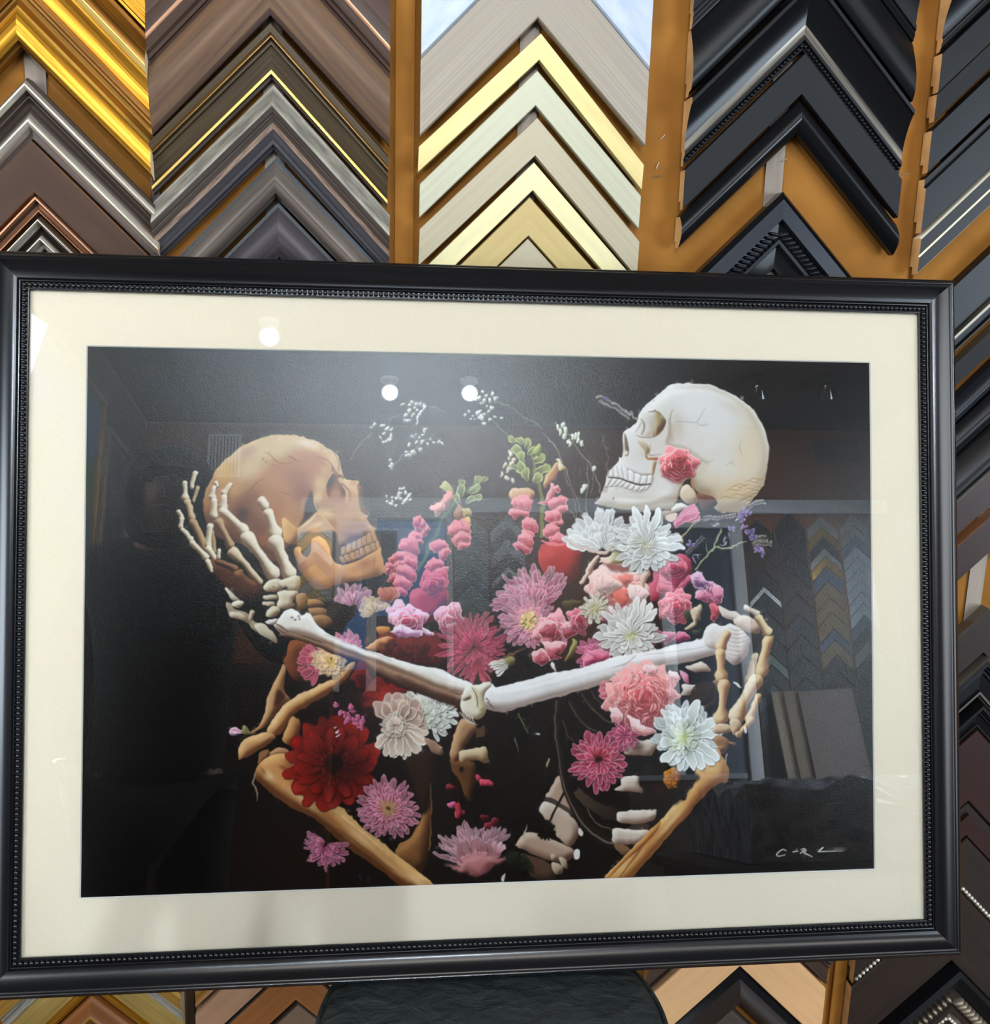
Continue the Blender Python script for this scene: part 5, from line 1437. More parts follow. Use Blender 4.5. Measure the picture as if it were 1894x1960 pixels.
def paint_left_hand():
    cr = dict(base=(206, 192, 166), hi=(236, 228, 208), lo=(112, 86, 62))
    tn = dict(base=(150, 118, 82), hi=(196, 164, 124), lo=(66, 44, 28))
    br = dict(base=(110, 72, 48), hi=(150, 108, 78), lo=(44, 26, 18))

    def b(p0, p1, r0, rm, r1, st):
        q = A2([p0, p1])
        bone(q[0], q[1], r0 / 5.446, rm / 5.446, r1 / 5.446, **st)
    # heel of the far hand
    fill(A2([(540, 1490), (600, 1500), (640, 1560), (760, 1600), (850, 1690), (960, 1720), (1040, 1830), (1085, 1915), (960, 1850), (850, 1790), (780, 1700), (640, 1650), (590, 1620)]), (150, 132, 108), (190, 174, 148), (60, 48, 38), soft=6)
    fill(A2([(850, 1720), (940, 1710), (1020, 1790), (1080, 1915), (940, 1850), (870, 1780)]), (196, 184, 160), (222, 212, 192), (120, 100, 78), soft=6)
    fill(A2([(600, 1590), (720, 1610), (770, 1690), (680, 1660), (600, 1640)]), (196, 180, 156), (226, 214, 194), (100, 80, 60), soft=4)
    fill(A2([(800, 1580), (840, 1570), (850, 1600), (820, 1680), (790, 1670)]), (190, 172, 148), (220, 206, 184), (90, 70, 54), soft=3)
    fill(A2([(555, 1350), (600, 1360), (640, 1420), (700, 1470), (620, 1470), (570, 1400)]), (206, 196, 174), (232, 224, 206), (100, 80, 60), soft=4)
    fill(A2([(610, 1500), (680, 1470), (740, 1480), (745, 1510), (680, 1550), (620, 1530)]), (220, 210, 190), (240, 234, 218), (120, 100, 78), soft=4)
    # palm in shadow
    fill(A2([(350, 1060), (420, 1040), (560, 1090), (660, 1140), (800, 1240), (930, 1300), (960, 1420), (900, 1480), (740, 1470), (600, 1380), (470, 1230), (390, 1150)]), (72, 42, 28), (120, 74, 48), (26, 15, 11), soft=10)
    b((225, 135), (190, 285), 26, 20, 24, cr)
    b((260, 295), (207, 440), 20, 17, 22, dict(base=(170, 146, 112), hi=(206, 184, 150), lo=(80, 58, 40)))
    b((128, 235), (120, 395), 24, 20, 40, cr)
    b((135, 440), (188, 600), 34, 28, 42, dict(base=(180, 154, 116), hi=(214, 192, 158), lo=(84, 62, 42)))
    b((205, 650), (330, 930), 46, 42, 52, tn)
    b((55, 545), (85, 590), 26, 20, 22, cr)
    b((85, 610), (72, 700), 26, 20, 32, cr)
    b((95, 735), (175, 830), 24, 22, 30, cr)
    b((195, 865), (340, 1020), 34, 28, 40, cr)
    b((360, 1065), (392, 1160), 30, 26, 20, cr)
    b((400, 760), (420, 960), 30, 28, 30, tn)
    b((440, 240), (452, 275), 22, 20, 20, cr)
    b((425, 290), (408, 390), 24, 24, 42, cr)
    b((428, 425), (420, 585), 32, 32, 46, cr)
    b((385, 690), (360, 900), 34, 30, 38, cr)
    b((365, 935), (455, 1060), 38, 30, 30, cr)
    b((460, 1060), (640, 1140), 34, 30, 34, br)
    b((480, 945), (470, 1020), 22, 22, 26, cr)
    b((470, 650), (600, 900), 48, 34, 46, tn)
    b((630, 970), (900, 1270), 62, 36, 40, dict(base=(186, 162, 128), hi=(226, 210, 182), lo=(84, 60, 42)))
    fill(A2([(630, 1190), (700, 1160), (770, 1240), (880, 1310), (860, 1340), (740, 1270)]), (120, 78, 52), (162, 116, 82), (48, 28, 20), soft=5)
    fill(A2([(820, 1080), (860, 1080), (930, 1150), (960, 1200), (920, 1200), (850, 1140)]), (34, 20, 16))
    b((592, 258), (525, 345), 20, 24, 38, cr)
    b((530, 385), (520, 495), 30, 34, 48, cr)
    b((515, 540), (735, 735), 50, 40, 62, cr)
    b((770, 810), (1040, 1195), 78, 50, 76, cr)
    b((915, 425), (950, 480), 52, 52, 56, cr)
    b((985, 550), (1062, 770), 52, 46, 78, cr)
    b((1065, 850), (1210, 1190), 82, 56, 84, cr)
    # wrist
    for p in ([(940, 1330), (990, 1265), (1110, 1245), (1140, 1310), (1130, 1370), (990, 1375)], [(1105, 1270), (1180, 1240), (1300, 1205), (1330, 1300), (1300, 1370), (1200, 1370), (1130, 1320)],
              [(1100, 1390), (1200, 1370), (1300, 1375), (1270, 1440), (1250, 1490), (1268, 1530), (1180, 1560), (1090, 1540), (1110, 1460)], [(950, 1420), (1080, 1415), (1085, 1460), (960, 1460)], [(940, 1485), (1060, 1490), (1050, 1530), (950, 1510)], [(990, 1570), (1060, 1530), (1120, 1570), (1080, 1630), (1010, 1640)]):
        fill([(x + .8, y + 1) for x, y in A2(p)], (30, 20, 15), alpha=.8)
        fill(A2(p), (202, 188, 160), (234, 226, 204), (108, 84, 60), soft=5, noise=.02)
    for x, y, r in ((1170, 1340, 22), (1050, 1325, 9), (1230, 1440, 6)):
        p = A2([(x, y)])[0]
        spot(p[0], p[1], r / 5.4, r / 6.5, (30, 22, 18), .9, .3, 2)


def paint_left_skull():
    sk = A([(283, 740), (288, 620), (316, 530), (370, 420), (440, 340), (520, 265), (620, 200), (740, 153), (850, 134), (960, 136), (1070, 153), (1170, 186), (1255, 240), (1305, 285), (1340, 310), (1362, 370), (1378, 430), (1402, 478), (1450, 488), (1512, 503), (1496, 545), (1524, 580), (1532, 650), (1540, 722), (1584, 745), (1574, 790), (1600, 838), (1634, 888), (1560, 930), (1440, 990), (1340, 1040), (1250, 1060), (1120, 1040), (1030, 1010), (950, 1010), (860, 1130), (780, 1110), (700, 1040), (560, 1000), (420, 960), (330, 880)])
    fill(sk, (170, 122, 82), (214, 184, 140), (84, 52, 34), d=(.15, -1), soft=16, noise=.05)
    with clip(sk):
        for x, y, rx, ry, c, a, r in ((820, 250, 300, 95, (204, 184, 144), .95, -.15), (640, 400, 170, 110, (200, 182, 142), .85, -.7), (440, 430, 90, 75, (196, 160, 92), .8, -.7), (610, 270, 100, 45, (176, 146, 132), .7, -.5), (1090, 200, 70, 26, (224, 212, 188), .9, .2),
                                      (1110, 330, 160, 80, (172, 124, 90), .95, .1), (900, 480, 220, 80, (178, 132, 92), .8, -.2), (1020, 470, 120, 90, (148, 100, 76), .85, 0), (640, 640, 140, 110, (124, 84, 62), .9, 0), (520, 560, 90, 60, (186, 146, 92), .6, 0), (560, 800, 130, 130, (82, 52, 40), .9, 0),
                                      (590, 760, 46, 60, (46, 36, 36), .85, 0), (700, 880, 150, 130, (92, 54, 40), .85, 0), (820, 640, 90, 80, (168, 120, 80), .8, 0), (850, 740, 70, 120, (160, 108, 70), .85, 0), (1200, 520, 60, 90, (206, 176, 130), .85, .2), (1060, 600, 90, 80, (130, 84, 66), .85, .5),
                                      (340, 640, 44, 160, (150, 104, 70), .8, .1), (320, 820, 40, 90, (96, 58, 40), .85, 0), (1290, 350, 60, 30, (212, 176, 130), .8, .8), (1240, 410, 60, 40, (200, 160, 114), .7, .8), (780, 960, 90, 50, (140, 80, 48), .8, 0), (930, 820, 60, 60, (184, 136, 84), .8, .4),
                                      (1080, 690, 60, 60, (166, 118, 90), .7, 0), (400, 900, 90, 60, (70, 42, 32), .8, 0), (470, 650, 30, 70, (120, 82, 58), .6, 0)):
            p = A([(x, y)])[0]
            spot(p[0], p[1], rx / 4.117, ry / 4.117, c, a, r, 1.2)
        # sutures, stains
        for pts, w in (([(760, 270), (800, 290), (850, 340), (900, 360), (990, 345)], [1, 2.4, 1]), ([(950, 300), (990, 320), (1050, 345)], [2.5, 3, 1]), ([(1180, 310), (1250, 330), (1300, 385), (1290, 420)], [1.5, 2.5, 3]), ([(620, 600), (690, 520), (760, 470)], [1, 2, 1]), ([(1290, 380), (1320, 430), (1380, 470)], [3, 5, 3]), ([(880, 580), (930, 600), (970, 610)], [1, 2, 1]), ([(1300, 290), (1340, 340), (1350, 420)], [1, 2, 2])):
            stroke(A(pts), w, (104, 68, 46), alpha=.65)
        for x, y in ((745, 325), (770, 350), (835, 375)):
            p = A([(x, y)])[0]
            spot(p[0], p[1], 2.6, 2, (110, 92, 62), .7)
        # face plane
        for x, y, rx, ry, c, a, r in ((700, 1000, 150, 150, (188, 146, 112), .9, 0), (330, 700, 70, 90, (208, 176, 130), .9, 0), (450, 940, 120, 70, (214, 188, 140), .9, .2), (820, 520, 90, 40, (196, 142, 92), .8, .1), (780, 760, 60, 140, (186, 138, 92), .8, 0), (320, 1080, 130, 40, (206, 172, 124), .9, -.35), (850, 1150, 120, 60, (182, 138, 104), .8, -.3), (1040, 1120, 60, 60, (204, 168, 130), .7, 0), (640, 1250, 90, 90, (176, 134, 104), .8, 0)):
            p = A3([(x, y)])[0]
            spot(p[0], p[1], rx / 7, ry / 7, c, a, r, 1.2)
    # zygomatic stump in front of the ear
    fill(A([(900, 790), (980, 840), (1030, 890), (1030, 960), (1000, 1000), (930, 980), (905, 900)]), (196, 150, 88), (226, 186, 124), (100, 62, 34), soft=7)
    # openings
    fill(A3([(232, 620), (262, 700), (272, 790), (330, 890), (180, 1030), (70, 1130), (130, 1000), (150, 850), (190, 740)]), (44, 38, 40), feather=2)
    stroke(A3([(285, 700), (285, 800), (345, 900), (560, 960)]), [2, 3, 3, 1], (228, 196, 148), alpha=.6)
    stroke(A3([(60, 1150), (200, 1050), (340, 930), (480, 1080), (560, 1170)]), [5, 6, 5, 5, 3], (216, 186, 134), alpha=.75)
    fill(A3([(80, 1230), (200, 1180), (340, 1190), (555, 1180), (590, 1300), (590, 1440), (500, 1420), (430, 1290), (300, 1240), (240, 1290), (200, 1420), (90, 1380)]), (40, 32, 31), feather=2)
    sock = A3([(545, 395), (485, 460), (445, 560), (445, 650), (480, 730), (540, 790), (620, 815), (690, 790), (700, 690), (690, 620), (650, 560), (600, 480)])
    fill(sock, (142, 96, 66), (172, 122, 86), (66, 40, 32), soft=6, d=(.3, .9))
    with clip(sock):
        spot(*A3([(495, 500)])[0], 8, 14, (40, 36, 40), .95, .2)
        spot(*A3([(665, 620)])[0], 5, 13, (70, 42, 34), .9)
        spot(*A3([(460, 640)])[0], 4, 16, (84, 52, 40), .8)
        spot(*A3([(570, 660)])[0], 9, 11, (182, 134, 92), .7)
    stroke(A3([(545, 395), (590, 440), (640, 420), (680, 470)]), [2, 6, 5, 2], (96, 62, 48), alpha=.8)
    stroke(A3([(700, 560), (720, 660), (705, 790)]), [2, 3, 2], (226, 184, 138), alpha=.7)
    stroke(A3([(600, 560), (660, 540), (740, 620), (770, 760)]), [2, 4, 4, 2], (128, 84, 58), alpha=.7)
    fill(A3([(858, 545), (915, 590), (925, 690), (938, 865), (1005, 915), (985, 955), (905, 900), (872, 780), (865, 650)]), (96, 56, 38), (150, 98, 66), (50, 26, 18), soft=3)
    for x in (900, 950, 1000, 1050):
        stroke(A3([(x, 1130 - (x - 900) * .1), (x + 40, 1210 - (x - 900) * .5)]), [1, 3], (140, 98, 70), alpha=.6)
    # lower jaw
    jaw = A3([(5, 1430), (50, 1400), (100, 1400), (130, 1470), (180, 1530), (235, 1470), (240, 1300), (330, 1240), (430, 1290), (475, 1380), (500, 1500), (545, 1580), (620, 1620), (700, 1620), (860, 1570), (1000, 1490), (1110, 1430), (1178, 1385), (1195, 1500), (1232, 1660), (1215, 1720), (1050, 1790), (860, 1835), (600, 1885), (450, 1940), (300, 1960), (235, 1900), (100, 1700), (30, 1540)])
    fill(A3([(560, 1400), (700, 1340), (870, 1290), (1100, 1170), (1190, 1380), (1100, 1450), (880, 1570), (660, 1640), (580, 1590)]), (56, 36, 26))
    teeth(A3([(640, 1400), (760, 1340), (880, 1280), (990, 1220), (1085, 1175)]), A3([(640, 1500), (770, 1450), (890, 1390), (1010, 1340), (1130, 1300)]), 7, base=(188, 146, 104), lo=(98, 64, 40))
    teeth(A3([(610, 1530), (750, 1480), (880, 1420), (1020, 1360), (1145, 1305)]), A3([(650, 1610), (780, 1570), (900, 1520), (1050, 1450), (1175, 1395)]), 8, base=(184, 140, 98), lo=(96, 62, 38))
    fill(jaw, (186, 130, 84), (218, 166, 112), (104, 62, 36), d=(.2, -1), soft=9, noise=.025)
    with clip(jaw):
        for x, y, rx, ry, c, a, r in ((850, 1740, 200, 60, (218, 160, 104), .8, -.15), (960, 1600, 110, 60, (150, 94, 54), .7, -.3), (1150, 1550, 40, 110, (206, 148, 92), .8, 0), (1200, 1680, 40, 60, (216, 160, 102), .7, 0), (380, 1700, 130, 160, (178, 128, 92), .7, 0), (300, 1380, 70, 80, (196, 148, 114), .8, 0), (120, 1600, 60, 160, (170, 112, 82), .7, -.4), (500, 1840, 180, 40, (150, 98, 62), .6, -.15), (1085, 1560, 12, 60, (120, 72, 40), .6, 0)):
            p = A3([(x, y)])[0]
            spot(p[0], p[1], rx / 7, ry / 7, c, a, r)
        stroke(A3([(475, 1380), (505, 1500), (550, 1585), (640, 1640)]), [1.5, 2.5, 3, 2], (238, 206, 166), alpha=.8)
        stroke(A3([(250, 1290), (330, 1245), (430, 1290)]), [1.5, 2, 1.5], (232, 190, 140), alpha=.8)
    fill(A3([(110, 1440), (150, 1450), (200, 1520), (180, 1530), (130, 1490)]), (44, 30, 26))


def paint_right_hand():
    st = dict(base=(206, 164, 108), hi=(238, 214, 172), lo=(126, 78, 44), d=(-.7, -.6))
    pale = dict(base=(212, 196, 176), hi=(240, 232, 220), lo=(130, 100, 78), d=(-.4, -.8))

    def b(p0, p1, r0, rm, r1, s_):
        q = D([p0, p1])
        bone(q[0], q[1], r0 / 3.157, rm / 3.157, r1 / 3.157, **s_)
    # elbow knob
    kn = D([(1420, 640), (1480, 605), (1520, 625), (1590, 615), (1660, 660), (1690, 720), (1670, 800), (1620, 860), (1560, 840), (1500, 780), (1420, 740)])
    fill(kn, (222, 212, 204), (244, 240, 236), (130, 106, 96), soft=8, noise=.02)
    with clip(kn):
        for i in range(7):
            y = 650 + i * 26
            stroke(D([(1560, y - 14), (1620, y), (1690, y - 20)]), [.8, 2, .8], (150, 126, 120), alpha=.6)
    fill(D([(1500, 500), (1560, 530), (1640, 560), (1660, 620), (1600, 600), (1530, 570)]), (216, 200, 186), (242, 234, 226), (130, 100, 86), soft=5)
    fill(D([(1590, 590), (1660, 560), (1740, 600), (1755, 650), (1700, 670), (1620, 630)]), (206, 184, 166), (238, 226, 212), (110, 80, 64), soft=6)
    b((1665, 515), (1740, 550), 18, 14, 18, pale)
    b((1745, 575), (1795, 665), 26, 22, 30, dict(base=(206, 180, 130), hi=(236, 218, 178), lo=(120, 86, 50)))
    b((1550, 670), (1515, 750), 24, 24, 34, st)
    b((1510, 785), (1520, 930), 30, 24, 42, st)
    b((1535, 975), (1520, 1185), 38, 24, 44, st)
    b((1800, 715), (1760, 895), 34, 28, 42, st)
    b((1720, 810), (1690, 950), 22, 20, 24, dict(base=(190, 166, 134), hi=(220, 204, 178), lo=(110, 84, 60)))
    b((1730, 950), (1610, 1170), 44, 34, 52, dict(base=(212, 178, 128), hi=(242, 226, 194), lo=(130, 86, 52), d=(-.7, -.6)))
    b((1745, 1050), (1690, 1190), 22, 20, 30, st)
    b((1700, 1190), (1630, 1280), 24, 16, 16, st)
    for p in ([(1465, 1240), (1520, 1215), (1580, 1240), (1560, 1270), (1480, 1280)], [(1570, 1200), (1620, 1190), (1640, 1240), (1590, 1280)], [(1600, 1270), (1640, 1260), (1620, 1300)]):
        fill(D(p), (204, 174, 136), (234, 214, 182), (110, 76, 50), soft=4)
    for p in ([(1390, 640), (1430, 610), (1500, 640), (1510, 700), (1470, 760), (1420, 700)], [(1420, 690), (1480, 700), (1450, 740)], [(1500, 660), (1560, 660), (1550, 690)]):
        fill(Go(p), (140, 96, 58), (190, 144, 96), (50, 30, 20), soft=4)
    stroke(Go([(1500, 750), (1490, 800), (1480, 830)]), [2, 2, 1], (206, 196, 186))


def paint_right_skull():
    # neck
    fill(B([(1020, 980), (1090, 940), (1150, 990), (1180, 1060), (1120, 1090), (1060, 1070)]), (214, 196, 172), (238, 228, 212), (120, 90, 70), soft=6)
    fill(B([(1120, 880), (1170, 940), (1160, 1000), (1130, 960)]), (150, 108, 78), (190, 150, 116), (70, 44, 32), soft=4)
    fill(B([(1160, 1000), (1300, 1020), (1330, 1080), (1290, 1130), (1200, 1120), (1180, 1050)]), (90, 56, 48), (140, 96, 80), (36, 22, 20), soft=6)
    fill(B([(800, 1190), (900, 1140), (1000, 1150), (950, 1220), (850, 1220)]), (136, 110, 96), (196, 176, 160), (60, 44, 40), soft=5)
    fill(B([(920, 1180), (1010, 1160), (990, 1220), (930, 1225)]), (222, 206, 188))
    fill(B([(990, 1080), (1100, 1110), (1010, 1150), (960, 1130)]), (226, 222, 216), (244, 242, 238), (150, 130, 120))
    sk = B([(358, 1092), (400, 1040), (415, 985), (440, 920), (460, 850), (500, 800), (540, 760), (550, 725), (575, 715), (575, 600), (580, 540), (595, 510), (640, 485), (690, 450), (700, 400), (720, 360), (780, 290), (860, 220), (950, 165), (1060, 140), (1170, 138), (1270, 152), (1380, 190), (1490, 245), (1590, 330), (1660, 420), (1710, 530), (1735, 660), (1728, 780), (1700, 900), (1650, 1000), (1570, 1090), (1470, 1135), (1350, 1135), (1300, 1120), (1330, 1080), (1290, 1030), (1190, 1000), (1150, 960), (1130, 890), (1060, 920), (1035, 990), (1010, 1060), (950, 1130), (870, 1130), (780, 1142), (660, 1145), (540, 1130), (430, 1105)])
    fill(sk, (214, 210, 203), (242, 240, 236), (150, 132, 106), d=(-.15, -1), soft=15, noise=.012)
    with clip(sk):
        for x, y, rx, ry, c, a, r in ((1300, 420, 300, 180, (222, 220, 217), .9, .3), (1150, 300, 160, 90, (228, 227, 224), .8, 0), (1560, 700, 130, 280, (214, 200, 172), .85, .1), (1460, 980, 200, 80, (206, 182, 144), .9, -.3), (1620, 520, 40, 180, (206, 190, 160), .6, -.3), (1010, 480, 50, 110, (196, 186, 168), .75, 0), (960, 560, 26, 60, (176, 164, 146), .7, 0), (760, 480, 50, 70, (206, 198, 182), .7, 0),
                                      (660, 620, 60, 100, (222, 220, 218), .7, 0), (700, 800, 120, 60, (222, 221, 220), .7, 0), (560, 1060, 160, 50, (222, 219, 212), .7, .1), (930, 960, 120, 90, (224, 222, 219), .7, 0), (1300, 760, 170, 90, (216, 212, 204), .7, 0), (1210, 800, 40, 50, (206, 192, 164), .7, 0), (1290, 900, 120, 70, (212, 196, 166), .7, 0), (900, 1090, 160, 24, (200, 196, 188), .6, -.1), (1460, 330, 150, 40, (206, 196, 178), .5, .55)):
            p = B([(x, y)])[0]
            spot(p[0], p[1], rx / 4.117, ry / 4.117, c, a, r, 1.2)
        rim = B([(1000, 175), (1160, 165), (1280, 180), (1390, 220), (1490, 280), (1580, 370), (1640, 470), (1680, 580), (1695, 690), (1680, 820), (1640, 930)])
        stroke(rim, [2, 5, 7, 8, 8, 8, 8, 8, 7, 5, 2], (178, 164, 138), alpha=.5, feather=3)
        stroke(B([(940, 420), (960, 500), (930, 600), (960, 630), (1060, 640), (1180, 720), (1260, 780)]), [4, 8, 8, 6, 6, 6, 3], (166, 154, 134), alpha=.6, feather=2)
        stroke(B([(760, 330), (850, 260), (960, 210), (1080, 190)]), [3, 8, 8, 3], (244, 243, 240), alpha=.7, feather=3)
        stroke(B([(400, 1085), (560, 1110), (760, 1120), (930, 1095)]), [3, 6, 7, 4], (176, 168, 154), alpha=.6, feather=2)
        stroke(B([(450, 1030), (620, 1060), (800, 1050), (960, 980)]), [4, 9, 10, 4], (240, 238, 234), alpha=.6, feather=3)
        # cracks
        for pts in ([(1000, 440), (1080, 435), (1160, 442), (1200, 380), (1240, 320)], [(1160, 442), (1200, 470), (1260, 460)], [(1510, 590), (1500, 640), (1520, 700)], [(930, 420), (960, 416)], [(1180, 740), (1240, 760), (1300, 740)], [(1390, 780), (1440, 760), (1470, 790)]):
            stroke(B(pts), [.8, 1.5, .8], (150, 140, 128), alpha=.7)
        for i in range(16):
            x, y = 1330 + rng.uniform(0, 280), 850 + rng.uniform(0, 230)
            stroke(B([(x, y), (x + 40, y - 22), (x + 90, y - 12), (x + 130, y - 34)]), [.6, 2, 2, .6], (150, 118, 82), alpha=.6)
            stroke(B([(x, y + 8), (x + 40, y - 12), (x + 90, y - 2)]), [.6, 1.6, .6], (240, 226, 200), alpha=.6)
    # eye socket
    so = B2([(905, 425), (960, 425), (1020, 470), (1070, 540), (1075, 610), (1030, 700), (960, 770), (900, 790), (895, 700), (915, 560)])
    fill(so, (140, 116, 76), (190, 172, 130), (84, 56, 32), d=(-1, -.2), soft=6)
    with clip(so):
        spot(*B2([(1000, 720)])[0], 14, 9, (84, 46, 24), .85, -.5)
        spot(*B2([(1010, 500)])[0], 10, 9, (166, 158, 112), .8)
        spot(*B2([(920, 640)])[0], 3, 22, (196, 176, 146), .8)
    fill(B2([(760, 470), (820, 440), (910, 440), (915, 560), (895, 700), (880, 785), (780, 790), (720, 790), (760, 720), (770, 620), (740, 540)]), (206, 200, 190), (222, 218, 210), (176, 164, 146), soft=5, alpha=.8)
    stroke(B2([(720, 540), (765, 620), (760, 700), (720, 770)]), [2, 3, 3, 2], (120, 108, 92), alpha=.85)
    stroke(B2([(650, 780), (760, 810), (900, 800), (980, 760), (1050, 680)]), [1, 2.4, 2.4, 2.4, 1.5], (128, 112, 92), alpha=.8)
    stroke(B2([(640, 740), (700, 640), (730, 590)]), [1.5, 2.5, 1.5], (166, 158, 148), alpha=.8)
    stroke(B2([(820, 440), (900, 425), (930, 400)]), [1, 3, 1.5], (110, 100, 84), alpha=.8)
    # nose
    fill(B2([(490, 740), (520, 820), (540, 920), (545, 1010), (535, 1070), (490, 1080), (480, 960), (478, 840)]), (112, 92, 74), (160, 140, 118), (64, 48, 36), soft=4)
    fill(B2([(478, 1020), (510, 1000), (535, 1030), (525, 1070), (490, 1070)]), (226, 220, 200), lo=(150, 136, 112))
    fill(B2([(490, 1085), (510, 1078), (526, 1092), (505, 1106)]), (226, 220, 204))
    # cheek bone
    fill(B2([(670, 860), (720, 860), (770, 880), (830, 930), (840, 1000), (810, 1060), (820, 1100), (790, 1110), (760, 1000), (710, 930)]), (176, 160, 126), (216, 204, 176), (104, 88, 62), soft=4)
    fill(B2([(810, 1105), (960, 1085), (965, 1120), (880, 1135), (815, 1135)]), (172, 116, 74), (206, 152, 104), (120, 76, 46), soft=3)
    fill(B2([(905, 1150), (955, 1140), (945, 1200), (905, 1340), (880, 1340), (890, 1230)]), (164, 126, 88), (196, 160, 120), (110, 80, 54), soft=3)
    stroke(B2([(860, 900), (850, 980), (840, 1060), (900, 1060), (1020, 1040)]), [1, 2, 2.4, 2, 1], (140, 132, 118), alpha=.8)
    stroke(B2([(1180, 400), (1140, 540), (1130, 760), (1100, 890), (1200, 920)]), [2, 4, 4, 3, 2], (166, 152, 132), alpha=.7)
    # teeth
    fill(B2([(250, 1290), (360, 1235), (520, 1250), (720, 1320), (890, 1340), (880, 1480), (720, 1570), (560, 1560), (380, 1500), (220, 1480), (240, 1380)]), (150, 144, 134), alpha=.85, feather=1)
    teeth(B2([(270, 1300), (360, 1250), (460, 1245), (600, 1310), (760, 1365), (885, 1360)]), B2([(250, 1370), (380, 1385), (480, 1420), (600, 1460), (740, 1475), (880, 1470)]), 8, base=(232, 231, 229), lo=(150, 144, 134), gap=(60, 54, 48))
    teeth(B2([(235, 1390), (370, 1405), (480, 1445), (600, 1480), (740, 1500), (860, 1480)]), B2([(185, 1520), (300, 1510), (420, 1510), (560, 1560), (700, 1580), (820, 1550)]), 9, base=(226, 225, 222), lo=(146, 140, 130), gap=(56, 50, 44))
    stroke(B2([(250, 1380), (400, 1400), (540, 1445), (700, 1485), (880, 1475)]), [2, 2.6, 3, 3, 2], (52, 44, 40))
    for x in (180, 200, 220, 245):
        stroke(B2([(x, 1510), (x - 14, 1600)]), [2, 1.5], (150, 134, 108), alpha=.7)
    stroke(B2([(890, 1450), (820, 1560), (700, 1610), (560, 1600)]), [1.5, 2.4, 1.5], (176, 170, 160), alpha=.7)
    spot(*B2([(318, 1690)])[0], 1.6, 2.4, (84, 78, 72), .9)
    # edge of the jaw against the neck
    stroke(B2([(1350, 1440), (1290, 1560), (1260, 1680), (1200, 1780)]), [2, 3, 3, 2], (120, 100, 86), alpha=.8)
    # rose on the cheek
    fill(B2([(1040, 1290), (1100, 1400), (1230, 1460), (1330, 1400), (1450, 1370), (1300, 1300)]), (120, 40, 48), feather=3, alpha=.85)
    x, y = B2([(1255, 1190)])[0]
    ruffle(x, y, 37, 6, (226, 128, 134), (188, 54, 64), (248, 212, 208), sx=1.0, sy=.86, lobes=7, amp=.11, shade=(130, 22, 36), off=(2, -5), rot=.2)
    stroke(B2([(1060, 1180), (1160, 1260), (1280, 1320)]), [1, 3, 1], (120, 24, 36), alpha=.7)
    ruffle(*B2([(1270, 1100)])[0], 15, 4, (206, 76, 84), (158, 26, 40), (236, 140, 146), lobes=4, shade=(110, 14, 28))


def paint_lavender():
    # pink tulip-like bud under the jaw
    x, y = B([(1090, 1200)])[0]
    for i, a in enumerate((-.5, -.25, 0, .25, .5, -.1, .12)):
        petal(x - 26, y + 10 + i, -.55 + a * .4, 2, 56, 12, (170, 60, 100), (222, 130, 160), (240, 170, 190))
    stroke(B([(1040, 1400), (1080, 1310), (1130, 1250), (1210, 1200)]), [2.4, 2.4, 2.6, 2.4], (196, 182, 142))

    def ears(p0, p1, n, col, w=4):
        for t in np.linspace(0, 1, n):
            x, y = p0[0] + (p1[0] - p0[0]) * t, p0[1] + (p1[1] - p0[1]) * t
            for s in (-1, 1):
                a = math.atan2(p1[1] - p0[1], p1[0] - p0[0]) + s * .7
                petal(x, y, a, 0, 7, w, (60, 56, 60), jit(col, 16))
    ears(*B([(1220, 1200), (1440, 1165)]), 12, (206, 198, 186))
    ears(*B([(1560, 1110), (1690, 1075)]), 8, (206, 196, 190))
    ears(*B([(1590, 1400), (1740, 1400)]), 8, (190, 180, 150))
    ears(*B([(1600, 1360), (1700, 1370)]), 6, (196, 186, 160))
    ears(*B([(1070, 1480), (1200, 1370)]), 9, (150, 140, 140))
    for x, y in ((1500, 1160), (1540, 1130), (1520, 1190), (1570, 1150), (1610, 1330), (1580, 1310), (1640, 1440), (1670, 1470), (1440, 1280), (1120, 1400), (1540, 1280)):
        p = B([(x, y)])[0]
        for i in range(5):
            petal(p[0], p[1], rng.uniform(0, 6.3), 0, 9, 5, (70, 50, 110), jit((138, 112, 176), 24), (214, 200, 226))
    for x, y in ((1310, 1260), (1340, 1230), (1470, 1210), (1530, 1240), (1380, 1370), (1420, 1340), (1390, 1400), (1150, 1520), (1170, 1490)):
        p = B([(x, y)])[0]
        for i in range(3):
            a = rng.uniform(0, 6.3)
            stroke([p, (p[0] + math.cos(a) * 8, p[1] + math.sin(a) * 7)], [2, .8], jit((196, 188, 200), 20))
    gr = (170, 176, 138)
    stroke(B([(1150, 1600), (1240, 1500), (1320, 1440), (1440, 1425), (1560, 1380)]), [2.4, 3, 3.4, 3, 2], gr)
    stroke(B([(1320, 1440), (1340, 1360), (1355, 1290)]), [3, 3, 2], gr)
    stroke(B([(1240, 1390), (1245, 1440), (1265, 1480)]), [1.2, 1.6, 1], gr)


